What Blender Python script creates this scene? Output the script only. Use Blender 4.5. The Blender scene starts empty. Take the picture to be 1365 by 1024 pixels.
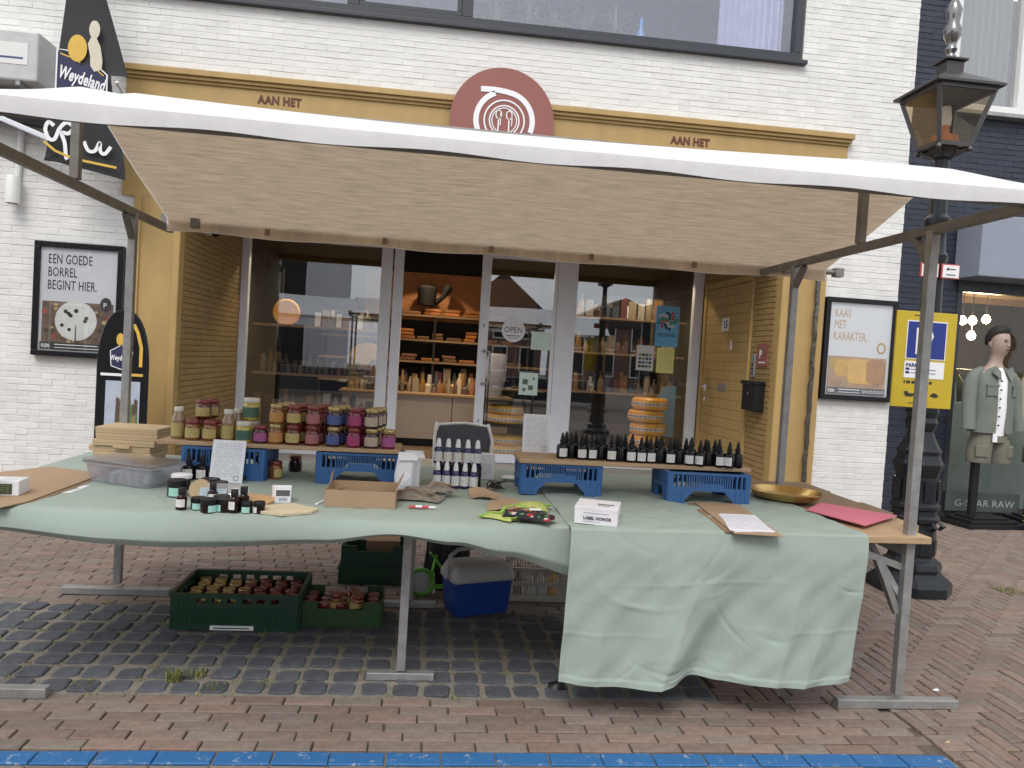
import bpy, bmesh, math, random
from mathutils import Vector, Matrix, Euler
random.seed(7)
sc = bpy.context.scene
COL = sc.collection
PI = math.pi
rad = math.radians

# ------------------------------------------------------------------ camera
camd = bpy.data.cameras.new('camera'); cam = bpy.data.objects.new('camera', camd); COL.objects.link(cam)
sc.camera = cam
yaw, pitch, roll = 0.1073, 0.0342, -0.0613
fwd = Vector((math.sin(yaw)*math.cos(pitch), math.cos(yaw)*math.cos(pitch), -math.sin(pitch)))
rgt = Vector((math.cos(yaw), -math.sin(yaw), 0)); upv = rgt.cross(fwd)
r2 = math.cos(roll)*rgt - math.sin(roll)*upv; u2 = math.sin(roll)*rgt + math.cos(roll)*upv
Mx = Matrix((r2, u2, -fwd)).transposed().to_4x4(); Mx.translation = Vector((-0.2474, -3.2559, 1.5202))
cam.matrix_world = Mx
camd.sensor_width = 36; camd.lens = 36*1003.8/1365; camd.clip_end = 500; camd.clip_start = .05

# ------------------------------------------------------------------ sky, sun, exposure
w = bpy.data.worlds.new('World'); sc.world = w; w.use_nodes = True
nt = w.node_tree; bg = nt.nodes['Background']
sky = nt.nodes.new('ShaderNodeTexSky'); sky.sky_type = 'NISHITA'; sky.sun_disc = False
SE, SR = rad(52), rad(200)
sky.sun_elevation = SE; sky.sun_rotation = SR; sky.dust_density = 4; sky.air_density = 1.0; sky.ozone_density = 1
hs = nt.nodes.new('ShaderNodeHueSaturation'); hs.inputs['Saturation'].default_value = .22
mxr = nt.nodes.new('ShaderNodeMixRGB'); mxr.inputs[0].default_value = .6; mxr.inputs[2].default_value = (9.0, 9.3, 9.9, 1)
nt.links.new(sky.outputs[0], hs.inputs['Color']); nt.links.new(hs.outputs[0], mxr.inputs[1])
nt.links.new(mxr.outputs[0], bg.inputs[0]); bg.inputs[1].default_value = .13
sd = bpy.data.lights.new('sun', 'SUN'); sun = bpy.data.objects.new('sun', sd); COL.objects.link(sun)
sd.energy = 1.2; sd.angle = rad(25); sd.color = (1, .96, .9)
sdir = Vector((math.sin(SR)*math.cos(SE), math.cos(SR)*math.cos(SE), math.sin(SE)))
sun.rotation_euler = (-sdir).to_track_quat('-Z', 'Y').to_euler()
sc.view_settings.view_transform = 'Standard'; sc.view_settings.look = 'None'
sc.view_settings.exposure = 0.38; sc.view_settings.gamma = 1
sc.view_settings.use_curve_mapping = False
sc.render.engine = 'CYCLES'
sc.cycles.max_bounces = 8; sc.cycles.transparent_max_bounces = 12

# ------------------------------------------------------------------ materials
MATS = {}
def newmat(n):
    m = bpy.data.materials.new(n); m.use_nodes = True; MATS[n] = m
    return m, m.node_tree, m.node_tree.nodes['Principled BSDF']
def N(t, ty, **k):
    n = t.nodes.new('ShaderNode'+ty)
    for a, b in k.items():
        if hasattr(n, a): setattr(n, a, b)
        else: n.inputs[a].default_value = b
    return n
def mat(n, col, rough=.6, metal=0, var=.12, vs=8, bump=0, bs=60, rnd=0, stretch=None, coat=0, hue=None):
    """plain surface: base colour broken by noise (and per piece when rnd), fine bump"""
    m, t, b = newmat(n); L = t.links.new
    tc = N(t, 'TexCoord'); src = tc.outputs['Object']
    if stretch:
        mp = N(t, 'Mapping'); mp.inputs['Scale'].default_value = stretch; L(src, mp.inputs[0]); src = mp.outputs[0]
    nz = N(t, 'TexNoise', Scale=vs, Detail=6, Roughness=.65); L(src, nz.inputs['Vector'])
    rmp = N(t, 'MapRange'); rmp.inputs[1].default_value = .25; rmp.inputs[2].default_value = .75
    rmp.inputs[3].default_value = 1-var; rmp.inputs[4].default_value = 1+var; L(nz.outputs[0], rmp.inputs[0])
    val = rmp.outputs[0]
    if rnd:
        g = N(t, 'NewGeometry'); oi = N(t, 'ObjectInfo')
        ad = N(t, 'Math', operation='ADD'); L(g.outputs['Random Per Island'], ad.inputs[0]); L(oi.outputs['Random'], ad.inputs[1])
        fr = N(t, 'Math', operation='FRACT'); L(ad.outputs[0], fr.inputs[0])
        r3 = N(t, 'MapRange'); r3.inputs[3].default_value = 1-rnd; r3.inputs[4].default_value = 1+rnd; L(fr.outputs[0], r3.inputs[0])
        mu = N(t, 'Math', operation='MULTIPLY'); L(val, mu.inputs[0]); L(r3.outputs[0], mu.inputs[1]); val = mu.outputs[0]
    vm = N(t, 'VectorMath', operation='SCALE'); L(val, vm.inputs['Scale'])
    if hue and rnd:
        mc = N(t, 'MixRGB'); mc.inputs[1].default_value = (*col, 1); mc.inputs[2].default_value = (*hue, 1)
        m7 = N(t, 'Math', operation='MULTIPLY'); m7.inputs[1].default_value = 7.31; L(fr.outputs[0], m7.inputs[0])
        f7 = N(t, 'Math', operation='FRACT'); L(m7.outputs[0], f7.inputs[0]); L(f7.outputs[0], mc.inputs[0])
        L(mc.outputs[0], vm.inputs[0])
    else: vm.inputs[0].default_value = col
    L(vm.outputs[0], b.inputs['Base Color'])
    b.inputs['Roughness'].default_value = rough; b.inputs['Metallic'].default_value = metal
    if coat: b.inputs['Coat Weight'].default_value = coat
    if bump:
        n2 = N(t, 'TexNoise', Scale=bs, Detail=5); L(src, n2.inputs['Vector'])
        bp = N(t, 'Bump', Strength=bump, Distance=.004); L(n2.outputs[0], bp.inputs['Height']); L(bp.outputs[0], b.inputs['Normal'])
    return m
def wood(n, a, c, scale=(1, 12, 12), rough=.6):
    m, t, b = newmat(n); L = t.links.new
    tc = N(t, 'TexCoord'); mp = N(t, 'Mapping'); mp.inputs['Scale'].default_value = scale; L(tc.outputs['Object'], mp.inputs[0])
    nz = N(t, 'TexNoise', Scale=4, Detail=8, Roughness=.7, Distortion=.6); L(mp.outputs[0], nz.inputs['Vector'])
    cr = N(t, 'ValToRGB'); cr.color_ramp.elements[0].position = .3; cr.color_ramp.elements[1].position = .7
    cr.color_ramp.elements[0].color = (*a, 1); cr.color_ramp.elements[1].color = (*c, 1)
    L(nz.outputs[0], cr.inputs[0]); L(cr.outputs[0], b.inputs['Base Color']); b.inputs['Roughness'].default_value = rough
    bp = N(t, 'Bump', Strength=.25, Distance=.003); L(nz.outputs[0], bp.inputs['Height']); L(bp.outputs[0], b.inputs['Normal'])
    return m
def printed(n, base, ink, rows=14, axis='Z', amount=.45, rough=.5):
    """paper or label with lines of small print"""
    m, t, b = newmat(n); L = t.links.new
    tc = N(t, 'TexCoord'); sp = N(t, 'SeparateXYZ'); L(tc.outputs['Generated'], sp.inputs[0])
    v = sp.outputs[axis]
    mu = N(t, 'Math', operation='MULTIPLY'); mu.inputs[1].default_value = rows; L(v, mu.inputs[0])
    fr = N(t, 'Math', operation='FRACT'); L(mu.outputs[0], fr.inputs[0])
    lt = N(t, 'Math', operation='LESS_THAN'); lt.inputs[1].default_value = .42; L(fr.outputs[0], lt.inputs[0])
    fl = N(t, 'Math', operation='FLOOR'); L(mu.outputs[0], fl.inputs[0])
    cx = N(t, 'CombineXYZ'); L(fl.outputs[0], cx.inputs[2])
    m2 = N(t, 'Math', operation='MULTIPLY'); m2.inputs[1].default_value = 9; L(sp.outputs['X'], m2.inputs[0]); L(m2.outputs[0], cx.inputs[0])
    nz = N(t, 'TexNoise', Scale=1.7, Detail=3); L(cx.outputs[0], nz.inputs['Vector'])
    g = N(t, 'Math', operation='LESS_THAN'); g.inputs[1].default_value = amount+.08; L(nz.outputs[0], g.inputs[0])
    def band(s, lo, hi):
        a = N(t, 'Math', operation='GREATER_THAN'); a.inputs[1].default_value = lo; L(s, a.inputs[0])
        c = N(t, 'Math', operation='LESS_THAN'); c.inputs[1].default_value = hi; L(s, c.inputs[0])
        p = N(t, 'Math', operation='MULTIPLY'); L(a.outputs[0], p.inputs[0]); L(c.outputs[0], p.inputs[1]); return p.outputs[0]
    cur = lt.outputs[0]
    for o in (g.outputs[0], band(sp.outputs['X'], .1, .9), band(v, .12, .92)):
        p = N(t, 'Math', operation='MULTIPLY'); L(cur, p.inputs[0]); L(o, p.inputs[1]); cur = p.outputs[0]
    p = N(t, 'Math', operation='MULTIPLY'); p.inputs[1].default_value = .5; L(cur, p.inputs[0])
    mc = N(t, 'MixRGB'); mc.inputs[1].default_value = (*base, 1); mc.inputs[2].default_value = (*ink, 1); L(p.outputs[0], mc.inputs[0])
    L(mc.outputs[0], b.inputs['Base Color']); b.inputs['Roughness'].default_value = rough
    return m
def glassmat(n, refl=.16, tint=(1, 1, 1), rough=.0, milk=0):
    m, t, b = newmat(n); L = t.links.new; t.nodes.remove(b)
    out = t.nodes['Material Output']
    tr = N(t, 'BsdfTransparent'); tr.inputs[0].default_value = (*tint, 1)
    gl = N(t, 'BsdfGlossy'); gl.inputs['Roughness'].default_value = rough; gl.inputs['Color'].default_value = (.95, .97, 1, 1)
    lw = N(t, 'LayerWeight', Blend=.5)
    pw = N(t, 'Math', operation='POWER'); pw.inputs[1].default_value = 4; L(lw.outputs['Facing'], pw.inputs[0])
    mr = N(t, 'MapRange'); mr.inputs[3].default_value = refl; mr.inputs[4].default_value = 1; L(pw.outputs[0], mr.inputs[0])
    tc = N(t, 'TexCoord'); nz = N(t, 'TexNoise', Scale=1.2, Detail=1); L(tc.outputs['Object'], nz.inputs['Vector'])
    bp = N(t, 'Bump', Strength=.02, Distance=.02); L(nz.outputs[0], bp.inputs['Height']); L(bp.outputs[0], gl.inputs['Normal'])
    mx = N(t, 'MixShader'); L(mr.outputs[0], mx.inputs[0]); L(tr.outputs[0], mx.inputs[1]); L(gl.outputs[0], mx.inputs[2])
    res = mx.outputs[0]
    if milk:
        df = N(t, 'BsdfDiffuse'); df.inputs[0].default_value = (.72, .71, .75, 1); m2 = N(t, 'MixShader'); m2.inputs[0].default_value = milk; L(res, m2.inputs[1]); L(df.outputs[0], m2.inputs[2]); res = m2.outputs[0]
    L(res, out.inputs['Surface']); return m
def translucent(n, col, tl, k=.4, streak=None, bump=.1):
    m, t, b = newmat(n); L = t.links.new
    out = t.nodes['Material Output']
    tc = N(t, 'TexCoord'); mp = N(t, 'Mapping'); mp.inputs['Scale'].default_value = streak or (3, 3, 3); L(tc.outputs['Object'], mp.inputs[0])
    nz = N(t, 'TexNoise', Scale=3, Detail=7, Roughness=.7); L(mp.outputs[0], nz.inputs['Vector'])
    r = N(t, 'MapRange'); r.inputs[1].default_value = .3; r.inputs[2].default_value = .7
    r.inputs[3].default_value = .74 if streak else .92; r.inputs[4].default_value = 1.2 if streak else 1.03; L(nz.outputs[0], r.inputs[0])
    def sc_(c):
        v = N(t, 'VectorMath', operation='SCALE'); v.inputs[0].default_value = c; L(r.outputs[0], v.inputs['Scale']); return v.outputs[0]
    L(sc_(col), b.inputs['Base Color']); b.inputs['Roughness'].default_value = .75
    tl_ = N(t, 'BsdfTranslucent'); L(sc_(tl), tl_.inputs[0])
    bp = N(t, 'Bump', Strength=bump, Distance=.004); L(nz.outputs[0], bp.inputs['Height']); L(bp.outputs[0], b.inputs['Normal'])
    mx = N(t, 'MixShader'); mx.inputs[0].default_value = k; L(b.outputs[0], mx.inputs[1]); L(tl_.outputs[0], mx.inputs[2])
    L(mx.outputs[0], out.inputs['Surface']); return m
def emit(n, col, s):
    m, t, b = newmat(n)
    b.inputs['Base Color'].default_value = (*col, 1); b.inputs['Emission Color'].default_value = (*col, 1); b.inputs['Emission Strength'].default_value = s
    return m

white_paint = mat('white_painted_brick', (.715, .71, .685), .75, var=.09, vs=4, bump=.6, bs=35, rnd=.03)
navy_paint = mat('navy_painted_brick', (.022, .028, .045), .55, var=.2, vs=6, bump=.5, bs=45, rnd=.12)
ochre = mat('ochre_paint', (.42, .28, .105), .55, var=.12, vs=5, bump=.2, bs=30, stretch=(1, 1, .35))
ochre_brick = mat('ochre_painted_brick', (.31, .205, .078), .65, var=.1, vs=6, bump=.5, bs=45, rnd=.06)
alu = mat('grey_white_frame', (.72, .74, .80), .45, var=.04)
win_dark = mat('anthracite_frame', (.03, .034, .042), .4, var=.1)
white_frame = mat('white_frame', (.72, .72, .7), .5, var=.04)
galv = mat('galvanised_steel', (.33, .33, .325), .5, metal=.55, var=.25, vs=14, bump=.1, bs=80)
galv_dark = mat('dull_steel', (.20, .19, .175), .55, metal=.3, var=.25, vs=10)
canvas_out = translucent('white_canopy_canvas', (.93, .94, .97), (.95, .93, .88), .36, None, .2)
canvas_in = translucent('tan_canopy_weave', (.64, .545, .44), (.92, .78, .62), .6, (1.6, 15, 0), .35)
def cloth_mat(n, col):
    m, t, b = newmat(n); L = t.links.new
    tc = N(t, 'TexCoord'); o = tc.outputs['Object']
    nz = N(t, 'TexNoise', Scale=1.8, Detail=5); L(o, nz.inputs['Vector'])
    r = N(t, 'MapRange'); r.inputs[3].default_value = .90; r.inputs[4].default_value = 1.08; L(nz.outputs[0], r.inputs[0])
    v = N(t, 'VectorMath', operation='SCALE'); v.inputs[0].default_value = col; L(r.outputs[0], v.inputs['Scale']); L(v.outputs[0], b.inputs['Base Color'])
    b.inputs['Roughness'].default_value = .85
    mpc = N(t, 'Mapping'); mpc.inputs['Rotation'].default_value = (0, .5, .3); mpc.inputs['Scale'].default_value = (1.6, 1, .7); L(o, mpc.inputs[0])
    n2 = N(t, 'TexNoise', Scale=3.4, Detail=2, Distortion=.5); L(mpc.outputs[0], n2.inputs['Vector'])
    a = N(t, 'Math', operation='SUBTRACT'); a.inputs[1].default_value = .5; L(n2.outputs[0], a.inputs[0])
    ab = N(t, 'Math', operation='ABSOLUTE'); L(a.outputs[0], ab.inputs[0])
    pw = N(t, 'Math', operation='POWER'); pw.inputs[1].default_value = .45; L(ab.outputs[0], pw.inputs[0])
    mk = N(t, 'TexNoise', Scale=5, Detail=2); L(o, mk.inputs['Vector'])
    mr = N(t, 'MapRange'); mr.inputs[1].default_value = .5; mr.inputs[2].default_value = .66; L(mk.outputs[0], mr.inputs[0])
    iv = N(t, 'Math', operation='SUBTRACT'); iv.inputs[0].default_value = .4; L(pw.outputs[0], iv.inputs[1])
    mm = N(t, 'Math', operation='MULTIPLY'); L(iv.outputs[0], mm.inputs[0]); L(mr.outputs[0], mm.inputs[1])
    b1 = N(t, 'Bump', Strength=.5, Distance=.012); L(mm.outputs[0], b1.inputs['Height'])
    n3 = N(t, 'TexNoise', Scale=7, Detail=5, Distortion=.6); L(mpc.outputs[0], n3.inputs['Vector'])
    b2 = N(t, 'Bump', Strength=.45, Distance=.016); L(n3.outputs[0], b2.inputs['Height']); L(b1.outputs[0], b2.inputs['Normal'])
    n4 = N(t, 'TexNoise', Scale=420, Detail=2); L(o, n4.inputs['Vector'])
    b3 = N(t, 'Bump', Strength=.15, Distance=.001); L(n4.outputs[0], b3.inputs['Height']); L(b2.outputs[0], b3.inputs['Normal']); L(b3.outputs[0], b.inputs['Normal'])
    return m
clothm = cloth_mat('sage_tablecloth', (.305, .368, .325))
plank_m = wood('pine_plank', (.34, .22, .12), (.5, .36, .22), (1.5, 16, 16))
plank_old = wood('weathered_plank', (.2, .13, .075), (.31, .215, .13), (1.5, 16, 16))
kraft = mat('kraft_card', (.36, .25, .155), .8, var=.06, vs=12)
kraft_pale = mat('pale_kraft_card', (.48, .36, .22), .8, var=.06, vs=12)
kraft_edge = mat('dark_kraft_card', (.26, .17, .10), .85, var=.08)  # darker brown kraft card
paper = mat('white_paper', (.74, .75, .78), .7, var=.02)
paper_print = printed('printed_paper', (.72, .74, .79), (.25, .28, .36), 20, 'Z', .48)
paper_print_flat = printed('printed_sheet', (.76, .77, .84), (.25, .27, .36), 22, 'Y', .5)
pink_m = mat('pink_card', (.62, .17, .24), .7, var=.04)
blue_crate_m = mat('blue_plastic', (.035, .115, .30), .45, var=.08, vs=9)
green_crate_m = mat('dark_green_plastic', (.012, .05, .026), .45, var=.15, vs=9)
green_plain_m = mat('bottle_green_plastic', (.025, .07, .022), .45, var=.15, vs=9)
cool_blue = mat('cooler_blue', (.012, .05, .26), .4, var=.06)
cool_grey = mat('cooler_grey_lid', (.42, .42, .41), .5, var=.06)
black_pl = mat('black_plastic', (.012, .012, .014), .4, var=.15)
black_gl = mat('black_glass', (.008, .007, .009), .12, var=.1)
amber = mat('amber_glass', (.02, .010, .008), .15, var=.1)
rubber = mat('dropper_rubber', (.012, .012, .013), .5, var=.1)
lab_white = printed('white_label', (.72, .72, .7), (.2, .2, .2), 7, 'Z', .45)
lab_mint = printed('mint_label', (.36, .62, .55), (.15, .3, .27), 6, 'Z', .42)
iron = mat('black_cast_iron', (.018, .021, .025), .28, var=.25, vs=10, bump=.15, bs=30)
lamp_metal = mat('lantern_metal', (.06, .055, .055), .4, metal=.3, var=.2)
copper = mat('copper_burner', (.45, .17, .07), .4, metal=.5, var=.1)
gold = mat('brushed_gold', (.62, .42, .16), .28, metal=.95, var=.1)
black_frame = mat('black_frame', (.010, .010, .012), .35, var=.1)
sign_brown = mat('oxblood_sign', (.27, .092, .075), .5, var=.04)
ink = mat('dark_ink', (.03, .028, .028), .6, var=.02)
ink_brown = mat('brown_ink', (.12, .035, .02), .6, var=.02)
white_flat = mat('white_print', (.8, .8, .82), .6, var=.02)
yellow_sign = mat('yellow_sign', (.52, .38, .02), .4, var=.04)
blue_sign = mat('blue_sign', (.012, .03, .22), .4, var=.03)
clinker = mat('red_brown_clinker', (.205, .140, .114), .85, var=.25, vs=22, bump=.8, bs=60, rnd=.16, hue=(.180, .150, .127))
pad_m = mat('blue_grey_paver', (.074, .079, .092), .85, var=.3, vs=22, bump=1, bs=50, rnd=.15)
sand_m = mat('sandy_joint', (.20, .182, .15), .95, var=.35, vs=25, bump=.6, bs=70)
joint_m = mat('dark_joint', (.11, .088, .07), .95, var=.4, vs=20, bump=.5, bs=70)
grass_m = mat('grass_blade', (.11, .17, .035), .7, var=.3, vs=6, rnd=.3, hue=(.25, .2, .07))
glass_shop = glassmat('shop_glass', .15, (.93, .95, .95))
glass_up = glassmat('upper_glass', .11, (.95, .96, 1))
glass_lamp = glassmat('lantern_glass', .08, (.9, .86, .8), .05)
clear_pl = glassmat('clear_plastic', .10, (.9, .89, .92), .12, .22)
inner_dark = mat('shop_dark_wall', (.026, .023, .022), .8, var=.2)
inner_floor = wood('shop_floor', (.10, .06, .04), (.17, .11, .075), (6, 1, 1))
shelf_wood = wood('shelf_wood', (.25, .15, .08), (.4, .26, .14), (2, 10, 10))
warm_wall = mat('warm_back_wall', (.55, .25, .10), .8, var=.15)
cab_m = wood('grey_wood_front', (.33, .28, .25), (.43, .375, .34), (30, 30, 1.2), .6)
cheese_o = mat('orange_cheese', (.95, .42, .02), .35, var=.08, vs=7)
cheese_y = mat('golden_cheese', (.90, .46, .04), .4, var=.1, vs=7)

for q in (black_gl, rubber, black_frame, iron, black_pl, amber): q.node_tree.nodes['Principled BSDF'].inputs['Specular IOR Level'].default_value = .28
# ------------------------------------------------------------------ mesh builder
class MB:
    def __init__(s, o=(0, 0, 0)): s.v = []; s.f = []; s.m = []; s.o = Vector(o); s.cur = 0; s.M = None; s.pr = []
    def add(s, vs, fs):
        b = len(s.v); s.pr.append((b, len(s.f), len(vs), len(fs)))
        for p in vs:
            p = Vector(p)
            if s.M is not None: p = s.M @ p
            s.v.append(p - s.o)
        for f in fs: s.f.append(tuple(b+i for i in f)); s.m.append(s.cur)
    def box(s, c, d, rz=0, rot=None):
        x, y, z = d[0]/2, d[1]/2, d[2]/2
        R = rot.to_matrix() if rot else Matrix.Rotation(rz, 3, 'Z')
        vs = [Vector(c) + R @ Vector(p) for p in ((-x,-y,-z),(x,-y,-z),(x,y,-z),(-x,y,-z),(-x,-y,z),(x,-y,z),(x,y,z),(-x,y,z))]
        s.add(vs, [(0,3,2,1),(4,5,6,7),(0,1,5,4),(1,2,6,5),(2,3,7,6),(3,0,4,7)])
    def b2(s, a, b): s.box([(a[i]+b[i])/2 for i in range(3)], [abs(b[i]-a[i]) for i in range(3)])
    def bar(s, a, b, w, h=None):
        """square bar from a to b"""
        a, b = Vector(a), Vector(b); d = b-a; h = h or w
        q = d.to_track_quat('X', 'Z'); s.box((a+b)/2, (d.length, w, h), rot=q)
    def tube(s, pts, r, n=8, cap=True):
        pts = [Vector(p) for p in pts]; rs = r if isinstance(r, (list, tuple)) else [r]*len(pts)
        vs = []; fs = []; prev = None
        for i, p in enumerate(pts):
            d = (pts[min(i+1, len(pts)-1)] - pts[max(i-1, 0)]).normalized()
            a = d.orthogonal().normalized() if prev is None else (prev - d*prev.dot(d)).normalized()
            prev = a; c = d.cross(a)
            for k in range(n):
                t = 2*PI*k/n; vs.append(p + (a*math.cos(t) + c*math.sin(t))*rs[i])
        for i in range(len(pts)-1):
            for k in range(n): fs.append((i*n+k, i*n+(k+1) % n, (i+1)*n+(k+1) % n, (i+1)*n+k))
        if cap: fs.append(tuple(range(n))[::-1]); fs.append(tuple((len(pts)-1)*n+k for k in range(n)))
        s.add(vs, fs)
    def lathe(s, c, prof, n=16, sq=0, ph=0):
        """profile of (r, z) about vertical axis at c"""
        vs = []; fs = []
        for r, z in prof:
            for k in range(n):
                t = 2*PI*k/n + ph; vs.append((c[0]+r*math.cos(t), c[1]+r*math.sin(t), c[2]+z))
        m = len(prof)
        for i in range(m-1):
            for k in range(n): fs.append((i*n+k, i*n+(k+1) % n, (i+1)*n+(k+1) % n, (i+1)*n+k))
        fs.append(tuple(range(n))[::-1]); fs.append(tuple((m-1)*n+k for k in range(n)))
        s.add(vs, fs)
    def loft(s, rings, n=14):
        """rings of (x, y, z, rx, ry)"""
        vs = []; fs = []; m = len(rings)
        for x, y, z, rx, ry in rings:
            for k in range(n):
                t = 2*PI*k/n; vs.append((x+rx*math.cos(t), y+ry*math.sin(t), z))
        for i in range(m-1):
            for k in range(n): fs.append((i*n+k, i*n+(k+1) % n, (i+1)*n+(k+1) % n, (i+1)*n+k))
        fs.append(tuple(range(n))[::-1]); fs.append(tuple((m-1)*n+k for k in range(n)))
        s.add(vs, fs)
    def prism(s, poly, y0, y1):
        """polygon in (x, z) from depth y0 (front) to y1"""
        n = len(poly); vs = [(x, y0, z) for x, z in poly] + [(x, y1, z) for x, z in poly]
        fs = [tuple(range(n)), tuple(range(2*n-1, n-1, -1))] + [(i, i+n, (i+1) % n+n, (i+1) % n) for i in range(n)]
        s.add(vs, fs)
    def slab(s, poly, z0, z1):
        n = len(poly); vs = [(x, y, z0) for x, y in poly] + [(x, y, z1) for x, y in poly]
        fs = [tuple(range(n))[::-1], tuple(range(n, 2*n))] + [(i, (i+1) % n, (i+1) % n+n, i+n) for i in range(n)]
        s.add(vs, fs)
    def grid(s, nu, nv, fn):
        vs = [fn(i/(nu-1), j/(nv-1)) for j in range(nv) for i in range(nu)]
        s.add(vs, [(j*nu+i, j*nu+i+1, (j+1)*nu+i+1, (j+1)*nu+i) for j in range(nv-1) for i in range(nu-1)])
    def pieces(s):
        """groups of shapes that do not touch each other"""
        bb = []
        for b, f, n, k in s.pr:
            q = s.v[b:b+n]; bb.append(([min(p[i] for p in q)-.002 for i in range(3)], [max(p[i] for p in q)+.002 for i in range(3)]))
        n = len(bb); par = list(range(n))
        def root(i):
            while par[i] != i: i = par[i]
            return i
        for i in range(n):
            for j in range(i):
                if all(bb[i][0][k] <= bb[j][1][k] and bb[j][0][k] <= bb[i][1][k] for k in range(3)): par[root(i)] = root(j)
        g = {}
        for i in range(n): g.setdefault(root(i), []).append(i)
        return list(g.values())
    def build(s, name, m, parent=None, smooth=False, bevel=0, seg=2, thick=0):
        if parent is not None and 1 < len(s.pr) <= 40:
            g = s.pieces()
            if len(g) > 1:
                first = None
                for grp in g:
                    t = MB(s.o)
                    for i in grp:
                        b, f, n, k = s.pr[i]; o = len(t.v)-b; t.pr.append((len(t.v), len(t.f), n, k)); t.v += s.v[b:b+n]
                        t.f += [tuple(x+o for x in q) for q in s.f[f:f+k]]; t.m += s.m[f:f+k]
                    ob = t.build_one(name, m, parent, smooth, bevel, seg, thick); first = first or ob
                return first
        return s.build_one(name, m, parent, smooth, bevel, seg, thick)
    def build_one(s, name, m, parent=None, smooth=False, bevel=0, seg=2, thick=0):
        me = bpy.data.meshes.new(name); me.from_pydata(s.v, [], s.f)
        ms = m if isinstance(m, (list, tuple)) else [m]
        for x in ms: me.materials.append(x)
        if len(ms) > 1: me.polygons.foreach_set('material_index', s.m)
        bm = bmesh.new(); bm.from_mesh(me); bmesh.ops.recalc_face_normals(bm, faces=bm.faces)
        if thick: bmesh.ops.solidify(bm, geom=bm.faces[:], thickness=thick)
        if bevel:
            es = [e for e in bm.edges if len(e.link_faces) == 2 and e.calc_face_angle(0) > .6]
            bmesh.ops.bevel(bm, geom=es, offset=bevel, segments=seg, profile=.5, affect='EDGES', clamp_overlap=True)
        bm.to_mesh(me); bm.free()
        if smooth:
            for p in me.polygons: p.use_smooth = True
            try: me.set_sharp_from_angle(angle=rad(38))
            except Exception: pass
        o = bpy.data.objects.new(name, me); COL.objects.link(o)
        if parent is not None: o.parent = parent
        else: o.location = s.o
        return o
def thing(name, label, cat, loc=(0, 0, 0), rz=0, group=None):
    o = bpy.data.objects.new(name, None); COL.objects.link(o); o.empty_display_size = .1
    o.location = loc; o.rotation_euler = (0, 0, rz)
    return tag(o, label, cat, group)
def tag(o, label, cat, group=None):
    o['label'] = label; o['category'] = cat
    if group: o['group'] = group
    return o
def struct(o): o['kind'] = 'structure'; return o
def stuff(o): o['kind'] = 'stuff'; return o
KIDS = {}
def dup(o, loc=None, rz=None, label=None, parent=None):
    c = o.copy(); COL.objects.link(c)
    if parent is not None: c.parent = parent
    if loc is not None: c.location = loc
    if rz is not None: c.rotation_euler = (0, 0, rz)
    if label: c['label'] = label
    for k in [x for x in ALLKIDS(o)]: dup(k, parent=c)
    return c
def ALLKIDS(o): return [x for x in o.children]
def text(s, m, loc, size, parent=None, rot=(PI/2, 0, 0), sx=1, bold=0, align='LEFT', name='lettering', o=(0, 0, 0), depth=.0008, shear=0, R=None):
    cu = bpy.data.curves.new('t', 'FONT'); cu.body = s; cu.size = size; cu.resolution_u = 2; cu.offset = bold; cu.align_x = align
    cu.extrude = depth; cu.shear = shear; cu.space_character = 1.05
    ob = bpy.data.objects.new('t', cu); COL.objects.link(ob)
    me = bpy.data.meshes.new_from_object(ob.evaluated_get(bpy.context.evaluated_depsgraph_get()))
    bpy.data.objects.remove(ob); bpy.data.curves.remove(cu)
    Rm = R.to_4x4() if R is not None else Euler(rot).to_matrix().to_4x4()
    me.transform(Matrix.Translation(Vector(loc)-Vector(o)) @ Rm @ Matrix.Diagonal((sx, 1, 1, 1)))
    me.materials.clear(); me.materials.append(m); me.name = name
    ob = bpy.data.objects.new(name, me); COL.objects.link(ob)
    if parent: ob.parent = parent
    return ob
ORD = ['first', 'second', 'third', 'fourth', 'fifth', 'sixth', 'seventh', 'eighth', 'ninth', 'tenth', 'eleventh', 'twelfth', 'thirteenth', 'fourteenth', 'fifteenth', 'sixteenth', 'seventeenth', 'eighteenth', 'nineteenth', 'twentieth', 'last but three', 'last but two', 'last but one', 'last']
def smooth_path(pts, n=6):
    P = [Vector((p[0], p[1])) for p in pts]; out = []
    for i in range(len(P)-1):
        a, b, c, d = P[max(i-1, 0)], P[i], P[i+1], P[min(i+2, len(P)-1)]
        for k in range(n):
            t = k/n; out.append(tuple(.5*((2*b)+(c-a)*t+(2*a-5*b+4*c-d)*t*t+(3*b-a-3*c+d)*t*t*t)))
    return out+[tuple(P[-1])]
def disc(cx, cz, r, n=24, ry=None, a0=0, a1=2*PI):
    return [(cx + r*math.cos(a0+(a1-a0)*k/n), cz + (ry or r)*math.sin(a0+(a1-a0)*k/n)) for k in range(n if a1-a0 > 6.28 else n+1)]
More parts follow.
